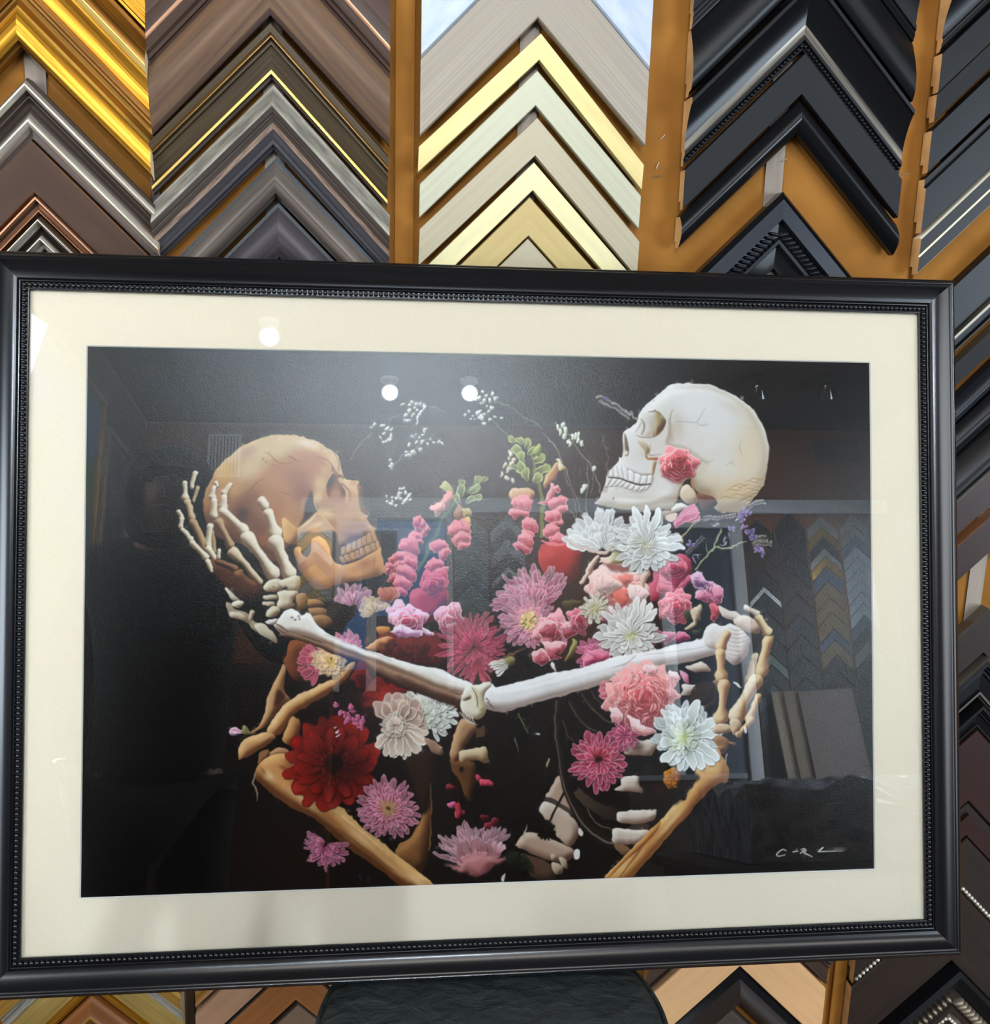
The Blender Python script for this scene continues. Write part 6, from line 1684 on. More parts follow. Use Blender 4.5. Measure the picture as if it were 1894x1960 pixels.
def paint_signature():
    ink = (228, 224, 218)
    S = V(1500, 1500, 4.261)
    stroke([(1507, 1629), (1500, 1626), (1492, 1631), (1488, 1636), (1492, 1639), (1505, 1636)], [1.2, 1.8, 2, 2, 1.6, 1.2], ink)
    stroke(S([(78, 558), (125, 550)]), [1.8, 2], ink)
    stroke(S([(140, 572), (165, 548), (180, 535)]), [1.4, 2.4, 1.6], ink)
    stroke(S([(145, 540), (170, 530), (190, 545), (170, 560), (185, 570), (243, 598)]), [1.2, 1.8, 2, 1.6, 2.4, 1.2], ink)
    stroke(S([(285, 558), (310, 535), (330, 518)]), [1, 2.6, 2.4], ink)
    stroke(S([(330, 518), (300, 548), (290, 556), (360, 552), (495, 549)]), [2, 2, 1.6, 1.8, 1], ink)


def paint_print():
    for f in (paint_background, paint_back_foliage, paint_dark_reds, paint_ribs, paint_snapdragons, paint_left_skull, paint_left_hand, paint_left_arm_low, paint_gerbera, paint_low_flowers,
              paint_centre_flowers, paint_right_skull, paint_top_whites, paint_lavender, paint_arms, paint_low_right, paint_right_hand):
        LOOSENESS[0] = .22 if f in (paint_ribs, paint_left_skull, paint_left_hand, paint_left_arm_low, paint_right_skull, paint_arms, paint_right_hand) else 1.0
        f()
    warp()
    paint_signature()
# ------------------------------------------------------------------ the printed sheet
# print units -> metres on the sheet (window corner = 0, 0)
_src = np.array([(163, 662), (1664, 692), (1676, 1664), (153, 1722)], float)
_dst = np.array([(0, .6), (.9, .6), (.9, 0), (0, 0)], float)
_rows = []
for (x, y), (u, v) in zip(_src, _dst):
    _rows += [[x, y, 1, 0, 0, 0, -u * x, -u * y, -u], [0, 0, 0, x, y, 1, -v * x, -v * y, -v]]
HM = np.linalg.svd(np.array(_rows))[2][-1].reshape(3, 3)


def to_sheet(X, Y):
    d = HM[2, 0] * X + HM[2, 1] * Y + HM[2, 2]
    return (HM[0, 0] * X + HM[0, 1] * Y + HM[0, 2]) / d, (HM[1, 0] * X + HM[1, 1] * Y + HM[1, 2]) / d


def build_print():
    paint_print()
    img = np.clip(CAN, 0, 1)
    lin = np.where(img <= 0.04045, img / 12.92, ((img + 0.055) / 1.055) ** 2.4)
    BS = 8
    gh, gw = AH // BS, AW // BS
    idx = -np.ones((gh * BS + 1, gw * BS + 1), np.int64)
    blk = img[:gh * BS, :gw * BS].reshape(gh, BS, gw, BS, 3)
    rngv = (blk.max(axis=(1, 3)) - blk.min(axis=(1, 3))).max(axis=2)
    # grow by one block so that neighbours of detail stay fine
    fine = rngv > 0.028
    quads = []
    r = np.arange(BS)
    bi, bj = np.nonzero(fine)
    yy = (bi[:, None, None] * BS + r[None, :, None]) + np.zeros((1, 1, BS), int)
    xx = (bj[:, None, None] * BS + r[None, None, :]) + np.zeros((1, BS, 1), int)
    y0, x0 = yy.ravel(), xx.ravel()
    q1 = np.stack([y0 + 1, x0, y0 + 1, x0 + 1, y0, x0 + 1, y0, x0], 1)
    ci, cj = np.nonzero(~fine)
    y0, x0 = ci * BS, cj * BS
    q2 = np.stack([y0 + BS, x0, y0 + BS, x0 + BS, y0, x0 + BS, y0, x0], 1)
    q = np.concatenate([q1, q2]).reshape(-1, 4, 2)
    flat = q[..., 0] * (gw * BS + 1) + q[..., 1]
    uniq, inv = np.unique(flat, return_inverse=True)
    inv = inv.reshape(-1, 4)
    py, px = uniq // (gw * BS + 1), uniq % (gw * BS + 1)
    u, v = to_sheet(px + AX0 + 0.0, py + AY0 + 0.0)
    co = np.stack([u - F_O[0], v - F_O[1], np.full_like(u, -0.0017 - F_O[2])], 1).astype(np.float32)
    me = bpy.data.meshes.new('print')
    me.vertices.add(len(co))
    me.vertices.foreach_set('co', co.ravel())
    nf = len(inv)
    me.loops.add(nf * 4)
    me.loops.foreach_set('vertex_index', inv.astype(np.int32).ravel())
    me.polygons.add(nf)
    me.polygons.foreach_set('loop_start', np.arange(0, nf * 4, 4, dtype=np.int32))
    me.update(calc_edges=True)
    # colour of a grid point = mean of the four cells round it
    pad = np.pad(lin, ((1, 1), (1, 1), (0, 0)), mode='edge')
    pt = (pad[:-1, :-1] + pad[1:, :-1] + pad[:-1, 1:] + pad[1:, 1:]) / 4
    rgba = np.ones((len(co), 4), np.float32)
    rgba[:, :3] = pt[np.minimum(py, pt.shape[0] - 1), np.minimum(px, pt.shape[1] - 1)]
    at = me.color_attributes.new('ink', 'FLOAT_COLOR', 'POINT')
    at.data.foreach_set('color', rgba.ravel())
    m = bpy.data.materials.new('printed_lustre_paper')
    m.use_nodes = True
    nt = m.node_tree
    nt.nodes.remove(nt.nodes['Principled BSDF'])
    a = nt.nodes.new('ShaderNodeVertexColor')
    a.layer_name = 'ink'
    df = nt.nodes.new('ShaderNodeBsdfDiffuse')
    gs = nt.nodes.new('ShaderNodeBsdfGlossy')
    gs.distribution = 'BECKMANN'
    gs.inputs['Roughness'].default_value = 0.29
    ms = nt.nodes.new('ShaderNodeMixShader')
    ms.inputs['Fac'].default_value = 0.045
    nt.links.new(a.outputs['Color'], df.inputs['Color'])
    nt.links.new(df.outputs['BSDF'], ms.inputs[1])
    nt.links.new(gs.outputs['BSDF'], ms.inputs[2])
    nt.links.new(ms.outputs['Shader'], nt.nodes['Material Output'].inputs['Surface'])
    tc = nt.nodes.new('ShaderNodeTexCoord')
    nz = nt.nodes.new('ShaderNodeTexNoise')
    nz.inputs['Scale'].default_value = 620.0
    nz.inputs['Detail'].default_value = 2.0
    bp = nt.nodes.new('ShaderNodeBump')
    bp.inputs['Strength'].default_value = 0.4
    bp.inputs['Distance'].default_value = 0.0004
    nt.links.new(tc.outputs['Object'], nz.inputs['Vector'])
    nt.links.new(nz.outputs['Fac'], bp.inputs['Height'])
    nt.links.new(bp.outputs['Normal'], gs.inputs['Normal'])
    me.materials.append(m)
    o = bpy.data.objects.new('print', me)
    COL.objects.link(o)
    o.parent = frame
    tag(o, 'print of two skeletons embracing among pink, red and white flowers on black')
    return nf


N_PRINT = build_print()
# ------------------------------------------------------------------ stool
M_VINYL = mat('worn_black_vinyl', (28, 33, 33), (36, 41, 40), 0.33, scale=(30, 44, 30), coord='Object', detail=9, bump=1.0, spec=0.6, dist=0.5, bdist=0.008)
M_CHROME = mat('chrome_steel', (190, 190, 192), rough=0.15, metal=1.0)
M_BLKMETAL = mat('black_metal', (26, 26, 27), rough=0.4, metal=0.5)
SX, SY, SZ, SR = 0.114, -0.312, 0.6995, 0.186
stool = empty('bar_stool', (SX, SY, 0), 'round black vinyl stool carrying the framed print', 'stool')
seat = lathe('seat', [(0.02, SZ - .055), (SR - .010, SZ - .055), (SR, SZ - .046), (SR + .001, SZ - .030), (SR - .001, SZ - .014), (SR - .010, SZ - .004), (SR - .026, SZ - .0003), (SR * .7, SZ), (SR * .4, SZ), (0.01, SZ)], M_VINYL, stool, 72)
tube('seat_welt', [(math.cos(a) * (SR - .001), math.sin(a) * (SR - .001), SZ - .012) for a in [2 * math.pi * i / 72 for i in range(72)]], .0028, M_VINYL, seat, 8, True)
for k in range(4):
    a = math.pi / 4 + k * math.pi / 2
    tube('leg', [(math.cos(a) * .12, math.sin(a) * .12, SZ - .055), (math.cos(a) * .19, math.sin(a) * .19, .012)], .012, M_BLKMETAL, stool, 12)
tube('foot_ring', [(math.cos(a) * .168, math.sin(a) * .168, .24) for a in [2 * math.pi * i / 48 for i in range(48)]], .009, M_CHROME, stool, 10, True)

# ------------------------------------------------------------------ the far side of the shop (what the glass mirrors)
GX0, GX1 = -0.31, 0.40                       # glazed shop door opening


def far_wall():
    w = empty('wall_front', (0, FAR, 0), 'orange-brown far wall of the shop with a glazed door', None)
    w['kind'] = 'structure'
    box('wall_panel', (XL, -.08, 0), (GX0, 0, CEIL), M_FARWALL, w)
    box('wall_panel', (GX1, -.08, 0), (XR, 0, CEIL), M_FARWALL, w)
    box('wall_panel', (GX0, -.08, 2.62), (GX1, 0, CEIL), M_FARWALL, w)
    for x0, x1 in ((XL, GX0 - .02), (GX1 + .02, 1.66), (2.26, XR)):
        box('wainscot', (x0, 0, 0), (x1, .012, 1.62), M_DARKSTAIN, w)
    return w


wall_front = far_wall()
tag(box('trim_1', (-.52, FAR, 2.54), (XR, FAR + .035, 2.63), M_WHITE, None, .004), 'white picture rail along the far wall, mirrored in the glass', kind='structure')
# glazed door
M_PANE = mat('door_glass', (120, 160, 190), rough=0.02, spec=0.5)
pg = bpy.data.materials.new('clear_door_glass')
pg.use_nodes = True
_n = pg.node_tree
for n_ in list(_n.nodes):
    _n.nodes.remove(n_)
_o2, _m2, _f2, _t2, _g2 = (_n.nodes.new(t) for t in ('ShaderNodeOutputMaterial', 'ShaderNodeMixShader', 'ShaderNodeFresnel', 'ShaderNodeBsdfTransparent', 'ShaderNodeBsdfGlossy'))
_t2.inputs['Color'].default_value = (.8, .93, 1, 1)
_g2.inputs['Roughness'].default_value = 0.0
_n.links.new(_f2.outputs['Fac'], _m2.inputs['Fac'])
_n.links.new(_t2.outputs['BSDF'], _m2.inputs[1])
_n.links.new(_g2.outputs['BSDF'], _m2.inputs[2])
_n.links.new(_m2.outputs['Shader'], _o2.inputs['Surface'])
d1 = empty('door_1', ((GX0 + GX1) / 2, FAR, 0), 'glazed shop door in a white frame with blue dusk outside, mirrored in the glass')
d1['kind'] = 'structure'
hwid = (GX1 - GX0) / 2
for lo, hi in (((-hwid, -.06, 1.45), (-hwid + .035, .03, 2.5)), ((hwid - .04, -.06, 1.45), (hwid, .03, 2.5)), ((-hwid, -.06, 2.5), (hwid, .03, 2.62)), ((-.165, -.06, 1.45), (-.105, .03, 2.5))):
    box('door_frame', lo, hi, M_WHITE, d1, .003)
box('door_rail', (-hwid, -.05, 0), (hwid, -.01, 1.45), M_DARKSTAIN, d1, .003)
for x0, x1, zb in ((-hwid + .035, -.165, 1.58), (-.105, hwid - .04, 1.90)):
    box('door_rail', (x0, -.05, 1.45), (x1, -.01, zb), M_DARKSTAIN, d1, .003)
    box('pane', (x0, -.03, zb), (x1, -.024, 2.5), pg, d1)
lathe('door_handle', [(.004, 0), (.010, .004), (.010, .03), (.024, .04), (.022, .06), (.004, .066)], M_CHROME, d1, 16, (.27, -.01, 1.1), 'Y')
# white panelled inner door
d2 = empty('door_2', (1.96, FAR, 0), 'pale bluish-white door beside the dark sample columns, mirrored in the glass')
d2['kind'] = 'structure'
for lo, hi in (((-.28, 0, 0), (-.20, .05, 2.54)), ((.20, 0, 0), (.28, .05, 2.54)), ((-.2, 0, 2.44), (.2, .05, 2.54))):
    box('door_frame', lo, hi, M_WHITE, d2, .003)
box('door_leaf', (-.2, 0, 0), (.2, .02, 2.44), mat('slate_blue_paint', (60, 74, 92), rough=.45), d2, .003)
for z0, z1 in ((.2, 1.1), (1.25, 2.3)):
    box('door_panel', (-.13, .02, z0), (.13, .03, z1), mat('slate_blue_panel', (46, 58, 74), rough=.45), d2, .006)
lathe('door_handle', [(.004, 0), (.010, .004), (.010, .03), (.024, .04), (.022, .06), (.004, .066)], M_CHROME, d2, 16, (.165, .02, 1.18), 'Y')
# grilles
for gx0, gx1, gz0, gz1, lab in ((2.80, 3.11, 2.90, 3.05, 'dark air grille high on the far wall at the right, mirrored in the glass'), (-1.10, -.90, 2.76, 3.04, 'white louvred grille high on the far wall at the left, mirrored in the glass')):
    g = empty('air_grille', ((gx0 + gx1) / 2, FAR, (gz0 + gz1) / 2), lab, 'air grille')
    a, b = (gx1 - gx0) / 2, (gz1 - gz0) / 2
    dark = gx0 > 0
    gm_ = mat('dark_grille', (44, 42, 42), rough=.5) if dark else M_WHITE
    for lo, hi in (((-a, 0, -b), (a, .012, -b + .015)), ((-a, 0, b - .015), (a, .012, b)), ((-a, 0, -b), (-a + .015, .012, b)), ((a - .015, 0, -b), (a, .012, b))):
        box('grille_rim', lo, hi, gm_, g)
    nsl = 9 if dark else 8
    for i in range(nsl):
        if dark:
            z = -b + .02 + (2 * b - .04) * (i + .5) / nsl
            box('louvre', (-a + .015, .002, z - .004), (a - .015, .010, z + .004), gm_, g)
        else:
            x = -a + .02 + (2 * a - .04) * (i + .5) / nsl
            box('louvre', (x - .006, .002, -b + .015), (x + .004, .010, b - .015), gm_, g)

# sample columns on the far wall
def far_sample(cx, az, T, hw, m, label, group):
    o = empty('corner_sample', (cx, FAR + .002, az), label, 'frame sample', group, rot=(0, 0, math.pi))
    for s in (-1, 1):
        leg_mesh(o, s, T, hw, P_FLAT, bands((1, m)), RAW)
    return o


def M_(n, c, r=.4, me=0.0):
    return mat(n, c, rough=r, metal=me)


GG = M_('far_grey_green', (120, 134, 128))
NV = M_('far_navy_silver', (96, 104, 120), .25, .3)
NB = M_('far_near_black', (30, 29, 32), .35)
NBR = M_('far_dark_brown', (62, 42, 30), .4)
FS = M_('far_silver', (198, 200, 196), .22, .6)
FG = M_('far_gold', (206, 168, 84), .25, .7)
FO = M_('far_olive', (138, 116, 76), .45)
FW = M_('far_pale_blue_white', (206, 222, 240), .4)
FB = M_('far_slate_blue', (86, 98, 120), .4)
ORD = ['topmost', 'second', 'third', 'fourth', 'fifth', 'sixth', 'seventh', 'eighth', 'ninth', 'tenth', 'eleventh', 'twelfth', 'thirteenth', 'fourteenth']
FAR_COLS = [(-.435, 2.53, .105, 'pale gold and silver', [(FS, .06), (FG, .07), (FS, .05), (NB, .05), (FG, .06), (FS, .05), (FG, .07), (NB, .06), (FO, .07)]),
            (.515, 2.52, .105, 'grey-green', [(GG, .09)] * 3 + [(FB, .06), (GG, .10), (GG, .10), (FB, .07), (GG, .10), (GG, .09)]),
            (.745, 2.52, .105, 'dark navy and silver lined', [(NV, .06), (NB, .05), (NV, .07), (NB, .06), (FS, .03), (NB, .08), (NV, .05), (NB, .07), (NV, .06), (NB, .09)]),
            (2.36, 2.50, .10, 'dark brown', [(NB, .10), (NBR, .07), (NBR, .08), (NB, .08), (FS, .03), (NB, .09), (NB, .10), (NB, .10), (GG, .05), (NB, .09), (FB, .06), (NB, .08)]),
            (2.57, 2.54, .10, 'near-black', [(NB, .10), (NB, .10), (NB, .11), (NBR, .09), (NBR, .10), (NB, .10), (NB, .10), (NB, .10), (NB, .10)]),
            (2.785, 2.53, .10, 'gold, olive and slate', [(FS, .06), (FG, .05), (NB, .05), (FS, .04), (FG, .05), (FB, .07), (FO, .08), (FO, .07), (FO, .08), (FB, .05), (FO, .07), (NB, .08)]),
            (3.00, 2.54, .095, 'silver and pale blue-white', [(FS, .06), (FS, .05), (FB, .05)] + [(FW, .055)] * 6 + [(FB, .06), (NB, .06), (FS, .06), (NB, .08)])]
for cx, z, hw, nm, seq in FAR_COLS:
    for i, (m, T) in enumerate(seq):
        far_sample(cx, z, T * 1.25, hw, m, '%s corner sample in the mirrored %s column' % (ORD[i], nm), 'corner samples on the far wall')
        z -= T * 1.25 + .006

# spotlights on the ceiling; the last is added, unseen, to light the pictures
M_LAMP = emit('lamp_lens', (0.38, 0.66, 1.0), 450.0)
SPOTS = ((-.578, -3.57, 55, (.2, -.3, .75), 'ceiling spotlight mirrored on the mat above the brown skull'), (.012, -4.26, 200, (.2, -.3, .75), 'ceiling spotlight mirrored left of the white sprigs'),
         (.46, -4.25, 200, (.2, -.3, .75), 'ceiling spotlight mirrored beside the white sprigs'), (2.10, -4.12, 140, (2.5, -5.0, 1.9), 'ceiling spotlight turned to the far wall, mirrored above the pale skull'),
         (2.50, -4.10, 210, (2.95, -5.0, 1.9), 'ceiling spotlight turned to the far wall, mirrored at the upper right of the print'), (-.3, -2.2, 70, (-1.47, -3.6, 2.2), 'ceiling spotlight turned to the pictures on the left wall'))
for i, (x, y, w, tgt, lab) in enumerate(SPOTS):
    s = empty('spotlight', (x, y, CEIL), lab, 'spotlight', 'ceiling spotlights behind the viewer')
    lathe('canopy', [(.01, -.022), (.05, -.018), (.052, -.002), (.01, -.0001)], M_WHITE if i < 3 else M_BLKMETAL, s, 24)
    tube('arm', [(0, 0, -.02), (0, 0, -.05)], .008, M_WHITE if i < 3 else M_BLKMETAL, s, 10)
    aim = Vector(tgt) - Vector((x, y, CEIL - .08))
    q = Vector((0, 0, -1)).rotation_difference(aim)
    hd = empty('head_pivot', (0, 0, -.075), None, None)
    hd.parent = s
    hd.rotation_mode = 'QUATERNION'
    hd.rotation_quaternion = q
    shade = lathe('lamp_head', [(.03, .03), (.042, .01), (.05, -.05), (.050, -.054), (.046, -.054), (.040, -.03), (.005, -.028)], M_WHITE if i < 3 else M_CHROME, hd, 28)
    lens = lathe('lamp_lens', [(.040, -.044), (.040, -.046), (.002, -.050)], M_LAMP, hd, 28)
    if w:
        ld = bpy.data.lights.new('spot_beam', 'SPOT')
        ld.energy = w
        ld.spot_size = math.radians(56)
        ld.spot_blend = 1.0
        ld.shadow_soft_size = .04
        ld.color = (0.86, .93, 1.0)
        lo_ = bpy.data.objects.new('spot_beam', ld)
        COL.objects.link(lo_)
        lo_.parent = hd
        lo_.location = (0, 0, -.06)

# casings for the added ceiling fill, and frames round the window lamps
for x, y, sx, sy, lab in ((.15, -1.75, 1.5, .5, 'flat ceiling light panel above the photographer'), (1.7, -1.75, 1.2, .5, 'flat ceiling light panel over the right aisle'), (.2, -2.55, 2.6, .4, 'long ceiling light panel facing the far wall')):
    p = empty('ceiling_light', (x, y, CEIL), lab, 'ceiling light', 'flat ceiling light panels')
    for lo, hi in (((-sx / 2 - .03, -sy / 2 - .03, -.045), (sx / 2 + .03, -sy / 2, -.001)), ((-sx / 2 - .03, sy / 2, -.045), (sx / 2 + .03, sy / 2 + .03, -.001)), ((-sx / 2 - .03, -sy / 2, -.045), (-sx / 2, sy / 2, -.001)), ((sx / 2, -sy / 2, -.045), (sx / 2 + .03, sy / 2, -.001))):
        box('trim', lo, hi, M_WHITE, p)
    box('diffuser', (-sx / 2, -sy / 2, -.03), (sx / 2, sy / 2, -.022), M_WHITE, p)
w1 = empty('window_1', (XR, -3.1, 1.25), 'shop window in the right wall')
w1['kind'] = 'structure'
w2 = empty('window_2', (XL, -1.3, 1.25), 'narrow window in the left wall')
w2['kind'] = 'structure'  # frame round the added left fill lamp
for w_, ww, hh, sgn in ((w1, 2.32, 2.32, -1), (w2, 1.32, 2.12, 1)):
    for lo, hi in (((0, -ww / 2, -hh / 2), (sgn * .05, ww / 2, -hh / 2 + .06)), ((0, -ww / 2, hh / 2 - .06), (sgn * .05, ww / 2, hh / 2)), ((0, -ww / 2, -hh / 2), (sgn * .05, -ww / 2 + .06, hh / 2)), ((0, ww / 2 - .06, -hh / 2), (sgn * .05, ww / 2, hh / 2))):
        lo2 = tuple(min(a, b) for a, b in zip(lo, hi))
        hi2 = tuple(max(a, b) for a, b in zip(lo, hi))
        box('window_frame', lo2, hi2, M_WHITE, w_)

# pictures on the left wall
def wall_picture(y0, y1, z0, z1, m, fm_, lab):
    p = empty('wall_picture', (XL, (y0 + y1) / 2, z0), lab, 'picture', 'pictures on the left wall')
    a, h = (y1 - y0) / 2, z1 - z0
    t = .035
    for lo, hi in (((.002, -a, 0), (.035, a, t)), ((.002, -a, h - t), (.035, a, h)), ((.002, -a, t), (.035, -a + t, h - t)), ((.002, a - t, t), (.035, a, h - t))):
        box('frame_rail', lo, hi, fm_, p, .004)
    box('canvas', (.002, -a + t, t), (.015, a - t, h - t), m, p)


M_LAND = mat('landscape_canvas', (64, 96, 46), (52, 84, 150), .6, scale=(.6, 1.1, 3.0), coord='Object', detail=4, lo=.42, hi=.58)
M_FIG = mat('figure_canvas', (54, 58, 78), (128, 112, 104), .6, scale=(8, 8, 5), coord='Object', detail=5, lo=.45, hi=.7)
wall_picture(-4.02, -2.75, 1.45, 2.86, M_LAND, mat('gilt_picture_frame', (176, 140, 84), (150, 112, 60), .35, .6, scale=(10, 10, 10), coord='Object'), 'green and blue landscape picture in a gilt frame, mirrored at the left edge')
wall_picture(-4.62, -4.10, 1.75, 2.76, M_FIG, mat('grey_picture_frame', (150, 140, 128), (120, 112, 102), .4, .3, scale=(10, 10, 10), coord='Object'), 'dusky figure picture in a grey frame, mirrored beside the landscape')

# work table with a plastic-wrapped bundle
tb = empty('work_table', (1.75, -2.55, 0), 'dark work table under the wrapped bundle, mirrored in the glass', 'table')
box('table_top', (-.75, -.4, .60), (.75, .4, .64), M_DARKSTAIN, tb, .005)
for x in (-.68, .68):
    for y in (-.33, .33):
        box('leg', (x - .03, y - .03, 0), (x + .03, y + .03, .60), M_DARKSTAIN, tb, .003)
M_PLASTIC = mat('clear_grey_plastic', (176, 184, 196), (66, 72, 82), .12, scale=(7, 16, 9), coord='Object', detail=6, bump=1.0, spec=.8, dist=1.5)


def wrapped(name, lo, hi, lab, cat_, parent_loc):
    o = empty(name, parent_loc, lab, cat_)
    bm = box_bm(lo, hi)
    bmesh.ops.subdivide_edges(bm, edges=list(bm.edges), cuts=14, use_grid_fill=True)
    rr = random.Random(5)
    for v in bm.verts:
        p = v.co
        k = .014 * math.sin(p.x * 23 + p.z * 31) + .012 * math.sin(p.x * 57 - p.y * 40) + rr.uniform(-.006, .006)
        if p.z > lo[2] + .01:
            v.co += Vector((0, k, max(k * 1.3, -(p.z - lo[2]) * .5)))
    bm_obj('plastic_wrap', bm, M_PLASTIC, o, 50)
    return o


wrapped('wrapped_bundle', (-.62, -.34, .0), (.66, .34, .23), 'flat bundle wrapped in wrinkled clear plastic, mirrored low at the right', 'bundle', (1.75, -2.55, .646))
# boards leaning at the far wall and a side cabinet
for i, (x, tl, col_, lab) in enumerate(((2.40, .10, (176, 160, 136), 'pale board leaning under the far samples, nearest the dark column'), (2.47, .08, (150, 132, 108), 'tan board leaning second under the far samples'), (2.68, .05, (136, 120, 112), 'wide mauve-grey panel leaning under the gold column'))):
    w_ = (.07, .08, .34)[i]
    o = box('leaning_board', (-w_ / 2, 0, 0), (w_ / 2, .02, .82), mat('board_%d' % i, col_, rough=.6))
    o.location = (x, FAR + .16 + i * .03, .592)
    o.rotation_euler = (math.radians(8), math.radians(-3), 0)
    tag(o, lab + ', mirrored in the glass', 'board', 'boards leaning at the far wall')
cb = empty('side_cabinet', (2.62, FAR + .235, 0), 'low dark cabinet carrying leaning boards, mirrored in the glass', 'cabinet')
box('body', (-.58, -.2, 0), (.58, .2, .58), M_DARKSTAIN, cb, .004)
for x0 in (-.55, -.18, .19):
    dd = box('door', (x0, .2, .04), (x0 + .35, .215, .55), M_DARKSTAIN, cb, .003)
    lathe('knob', [(.004, .215), (.012, .222), (.012, .236), (.003, .242)], M_CHROME, dd, 14, (x0 + .04, 0, .4), 'Y')

sc_ = empty('counter', (1.70, FAR + .30, 0), 'dark counter in front of the pale door, mirrored in the glass', 'counter')
box('body', (-.40, -.22, 0), (.24, .22, .90), M_DARKSTAIN, sc_, .004)
box('counter_top', (-.42, -.24, .90), (.26, .24, .93), mat('grey_laminate', (120, 124, 130), rough=.4), sc_, .004)

# ------------------------------------------------------------------ the photographer, mirrored in the glass
M_SKIN = mat('skin', (150, 104, 80), (138, 94, 72), .5, scale=(20, 20, 20), coord='Object')
M_CLOTH = mat('black_cloth', (16, 16, 18), (12, 12, 14), .9, scale=(200, 200, 200), coord='Object')
M_TROUSER = mat('charcoal_trousers', (24, 23, 25), (18, 17, 19), .9, scale=(200, 200, 200), coord='Object')
PX, PY = -0.56, -1.66
person = empty('person', (PX, PY, 0), 'person in a black hooded jacket holding up a phone, mirrored in the glass', 'person')


def skin_obj(name, pts, edges, root, m, parent, sub=2):
    me = bpy.data.meshes.new(name)
    me.from_pydata([p[:3] for p in pts], edges, [])
    me.materials.append(m)
    o = bpy.data.objects.new(name, me)
    COL.objects.link(o)
    o.parent = parent
    md = o.modifiers.new('skin', 'SKIN')
    if not me.skin_vertices:
        me.attributes  # layer is created with the modifier
    sv = me.skin_vertices[0].data if len(me.skin_vertices) else None
    if sv is None:
        bpy.context.view_layer.objects.active = o
        bpy.ops.mesh.customdata_skin_add()
        sv = me.skin_vertices[0].data
    for i, p in enumerate(pts):
        r = p[3]
        sv[i].radius = (r, p[4] if len(p) > 4 else r)
        sv[i].use_root = (i == root)
    md.use_smooth_shade = True
    s = o.modifiers.new('subsurf', 'SUBSURF')
    s.levels = s.render_levels = sub
    return o


HX, HY, HZ = 0.488, 0.385, 1.375           # right hand, near the phone (local)
body_pts = [(0, 0, .95, .14, .11), (0, 0, 1.15, .13, .10), (0, .01, 1.35, .15, .11), (0, .03, 1.48, .10, .08), (0, .05, 1.555, .058), (0, .085, 1.62, .075, .085), (0, .10, 1.70, .072, .085),
            (-.17, .0, 1.46, .06), (-.23, -.02, 1.18, .042), (-.19, .05, .97, .03), (-.185, .06, .90, .026, .04),
            (.17, .03, 1.46, .06), (.29, .13, 1.24, .042), (.47, .33, 1.30, .03), (HX - .02, HY - .02, HZ - .02, .024, .038),
            (-.09, 0, .88, .09), (-.10, .01, .48, .058), (-.10, -.02, .09, .036), (-.10, .10, .035, .035),
            (.09, 0, .88, .09), (.10, .01, .48, .058), (.10, -.02, .09, .036), (.10, .10, .035, .035)]
body_e = [(0, 1), (1, 2), (2, 3), (3, 4), (4, 5), (5, 6), (3, 7), (7, 8), (8, 9), (9, 10), (3, 11), (11, 12), (12, 13), (13, 14), (0, 15), (15, 16), (16, 17), (17, 18), (0, 19), (19, 20), (20, 21), (21, 22)]
# fingers of the hanging hand, then of the hand round the phone
for k, (dx, L) in enumerate(((-.027, .062), (-.009, .075), (.009, .072), (.026, .058))):
    b0 = len(body_pts)
    body_pts += [(-.185 + dx * .3, .06 + dx, .865, .010), (-.185 + dx * .3 + .004, .065 + dx, .865 - L * .55, .009), (-.185 + dx * .3 + .014, .072 + dx, .865 - L, .008)]
    body_e += [(10, b0), (b0, b0 + 1), (b0 + 1, b0 + 2)]
b0 = len(body_pts)
body_pts += [(-.165, .095, .885, .011), (-.155, .115, .855, .010)]
body_e += [(10, b0), (b0, b0 + 1)]
for k in range(4):
    b0 = len(body_pts)
    z = HZ - .03 + k * .021
    body_pts += [(HX - .004, HY + .005, z, .010), (HX - .012, HY + .045, z + .004, .009), (HX + .014, HY + .058, z + .004, .008)]
    body_e += [(14, b0), (b0, b0 + 1), (b0 + 1, b0 + 2)]
b0 = len(body_pts)
body_pts += [(HX + .01, HY - .012, HZ + .015, .011), (HX + .035, HY - .004, HZ + .045, .010)]
body_e += [(14, b0), (b0, b0 + 1)]
skin_obj('body', body_pts, body_e, 0, M_SKIN, person)
jk = [(0, 0, .86, .185, .15), (0, 0, 1.05, .17, .14), (0, .01, 1.30, .19, .145), (0, .02, 1.46, .16, .13), (0, .03, 1.56, .10, .10),
      (-.19, .0, 1.46, .085), (-.25, -.02, 1.18, .066), (-.205, .045, 1.00, .05), (.19, .03, 1.47, .085), (.30, .13, 1.24, .066), (.45, .31, 1.295, .05)]
skin_obj('jacket', jk, [(0, 1), (1, 2), (2, 3), (3, 4), (3, 5), (5, 6), (6, 7), (3, 8), (8, 9), (9, 10)], 0, M_CLOTH, person)
tr_ = [(0, 0, .93, .16, .13), (-.095, 0, .86, .105), (-.10, .01, .48, .08), (-.10, -.02, .10, .065), (.095, 0, .86, .105), (.10, .01, .48, .08), (.10, -.02, .10, .065)]
skin_obj('trousers', tr_, [(0, 1), (1, 2), (2, 3), (0, 4), (4, 5), (5, 6)], 0, M_TROUSER, person)
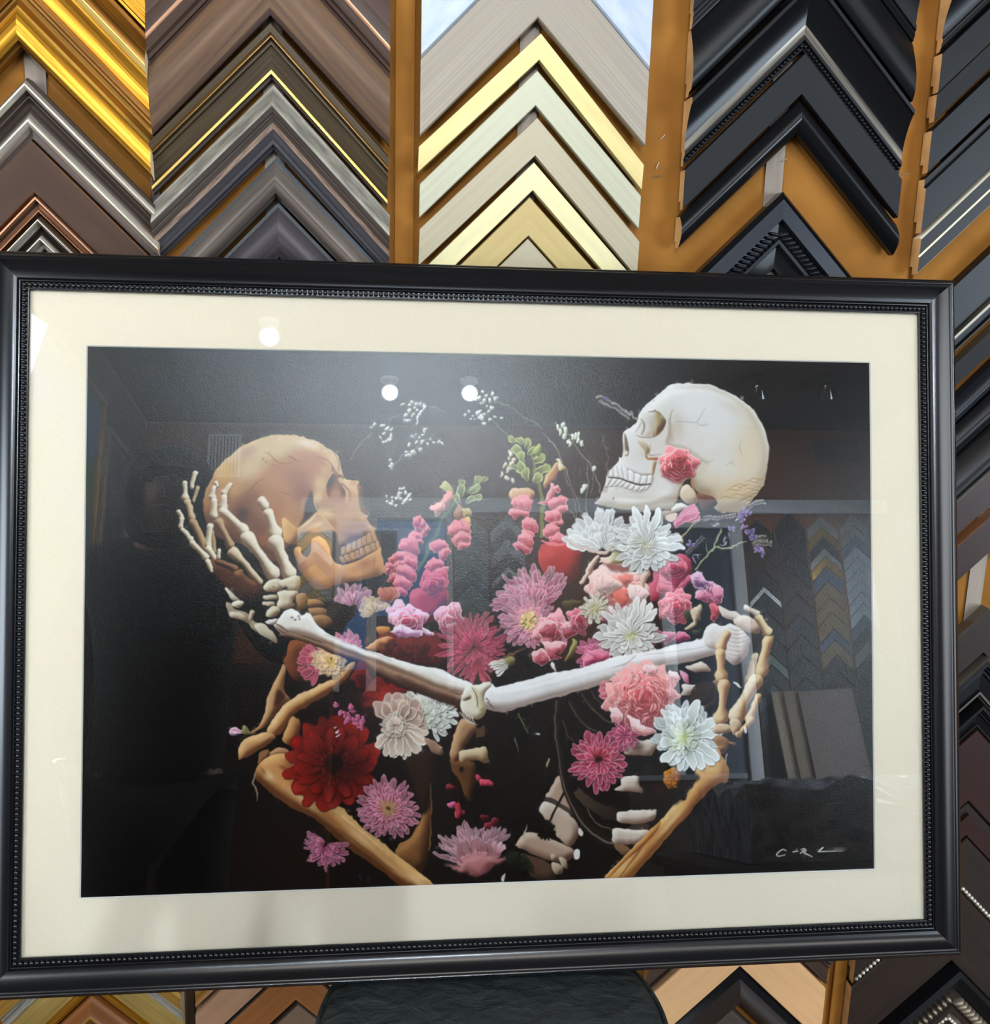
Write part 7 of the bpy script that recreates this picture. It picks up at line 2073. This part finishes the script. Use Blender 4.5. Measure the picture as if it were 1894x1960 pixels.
for sx_ in (-.10, .10):
    bm = box_bm((sx_ - .045, -.09, 0), (sx_ + .045, .18, .085), .03, segs=3)
    bm_obj('shoe', bm, M_CLOTH, person, 60)
# hood drawn over the head, and a face under it
bm = bmesh.new()
bmesh.ops.create_uvsphere(bm, u_segments=24, v_segments=16, radius=1.0)
for v in list(bm.verts):
    p = v.co
    v.co = Vector((p.x * .125, p.y * .135 + .06, p.z * .15 + 1.635))
bmesh.ops.delete(bm, geom=[f for f in bm.faces if f.calc_center_median().y > .145 and f.calc_center_median().z < 1.70], context='FACES')
bm_obj('hood', bm, M_CLOTH, person, 60)
for sx_ in (-.03, .03):
    bm = bmesh.new()
    bmesh.ops.create_uvsphere(bm, u_segments=10, v_segments=8, radius=.011, matrix=Matrix.Translation((sx_, .172, 1.665)))
    bm_obj('eye', bm, mat('dark_eye', (40, 28, 22), rough=.6), person, 60)
bm = bmesh.new()
bmesh.ops.create_cone(bm, segments=10, radius1=.016, radius2=.006, depth=.045, matrix=Matrix.Translation((0, .182, 1.635)) @ Matrix.Rotation(math.radians(-20), 4, 'X'))
bm_obj('nose', bm, M_SKIN, person, 60)
box('mouth', (-.022, .165, 1.588), (.022, .176, 1.596), mat('lips', (122, 66, 60), rough=.5), person, .003)
tube('bracelet', [(-.198 + math.cos(a) * .037, .048 + math.sin(a) * .037, .985) for a in [2 * math.pi * i / 24 for i in range(24)]], .007, M_CHROME, person, 8, True)

phone = empty('phone', (-.016, -1.239, 1.305), 'black phone held up by the mirrored person', 'phone')
box('case', (-.039, -.0045, 0), (.039, .0045, .160), mat('black_phone_case', (14, 14, 15), rough=.35), phone, .004)
box('screen', (-.035, -.0052, .006), (.035, -.0046, .154), mat('phone_screen', (20, 22, 26), rough=.05), phone)
box('camera_bump', (-.001, .0045, .116), (.035, .0065, .152), mat('phone_bump', (22, 22, 24), rough=.25), phone, .001)
for lx, lz in ((.008, .126),):
    lathe('lens', [(.002, .0065), (.0062, .0068), (.0062, .0085), (.001, .0085)], mat('lens_glass', (8, 8, 12), rough=.05), phone, 18, (lx, 0, lz), 'Y')
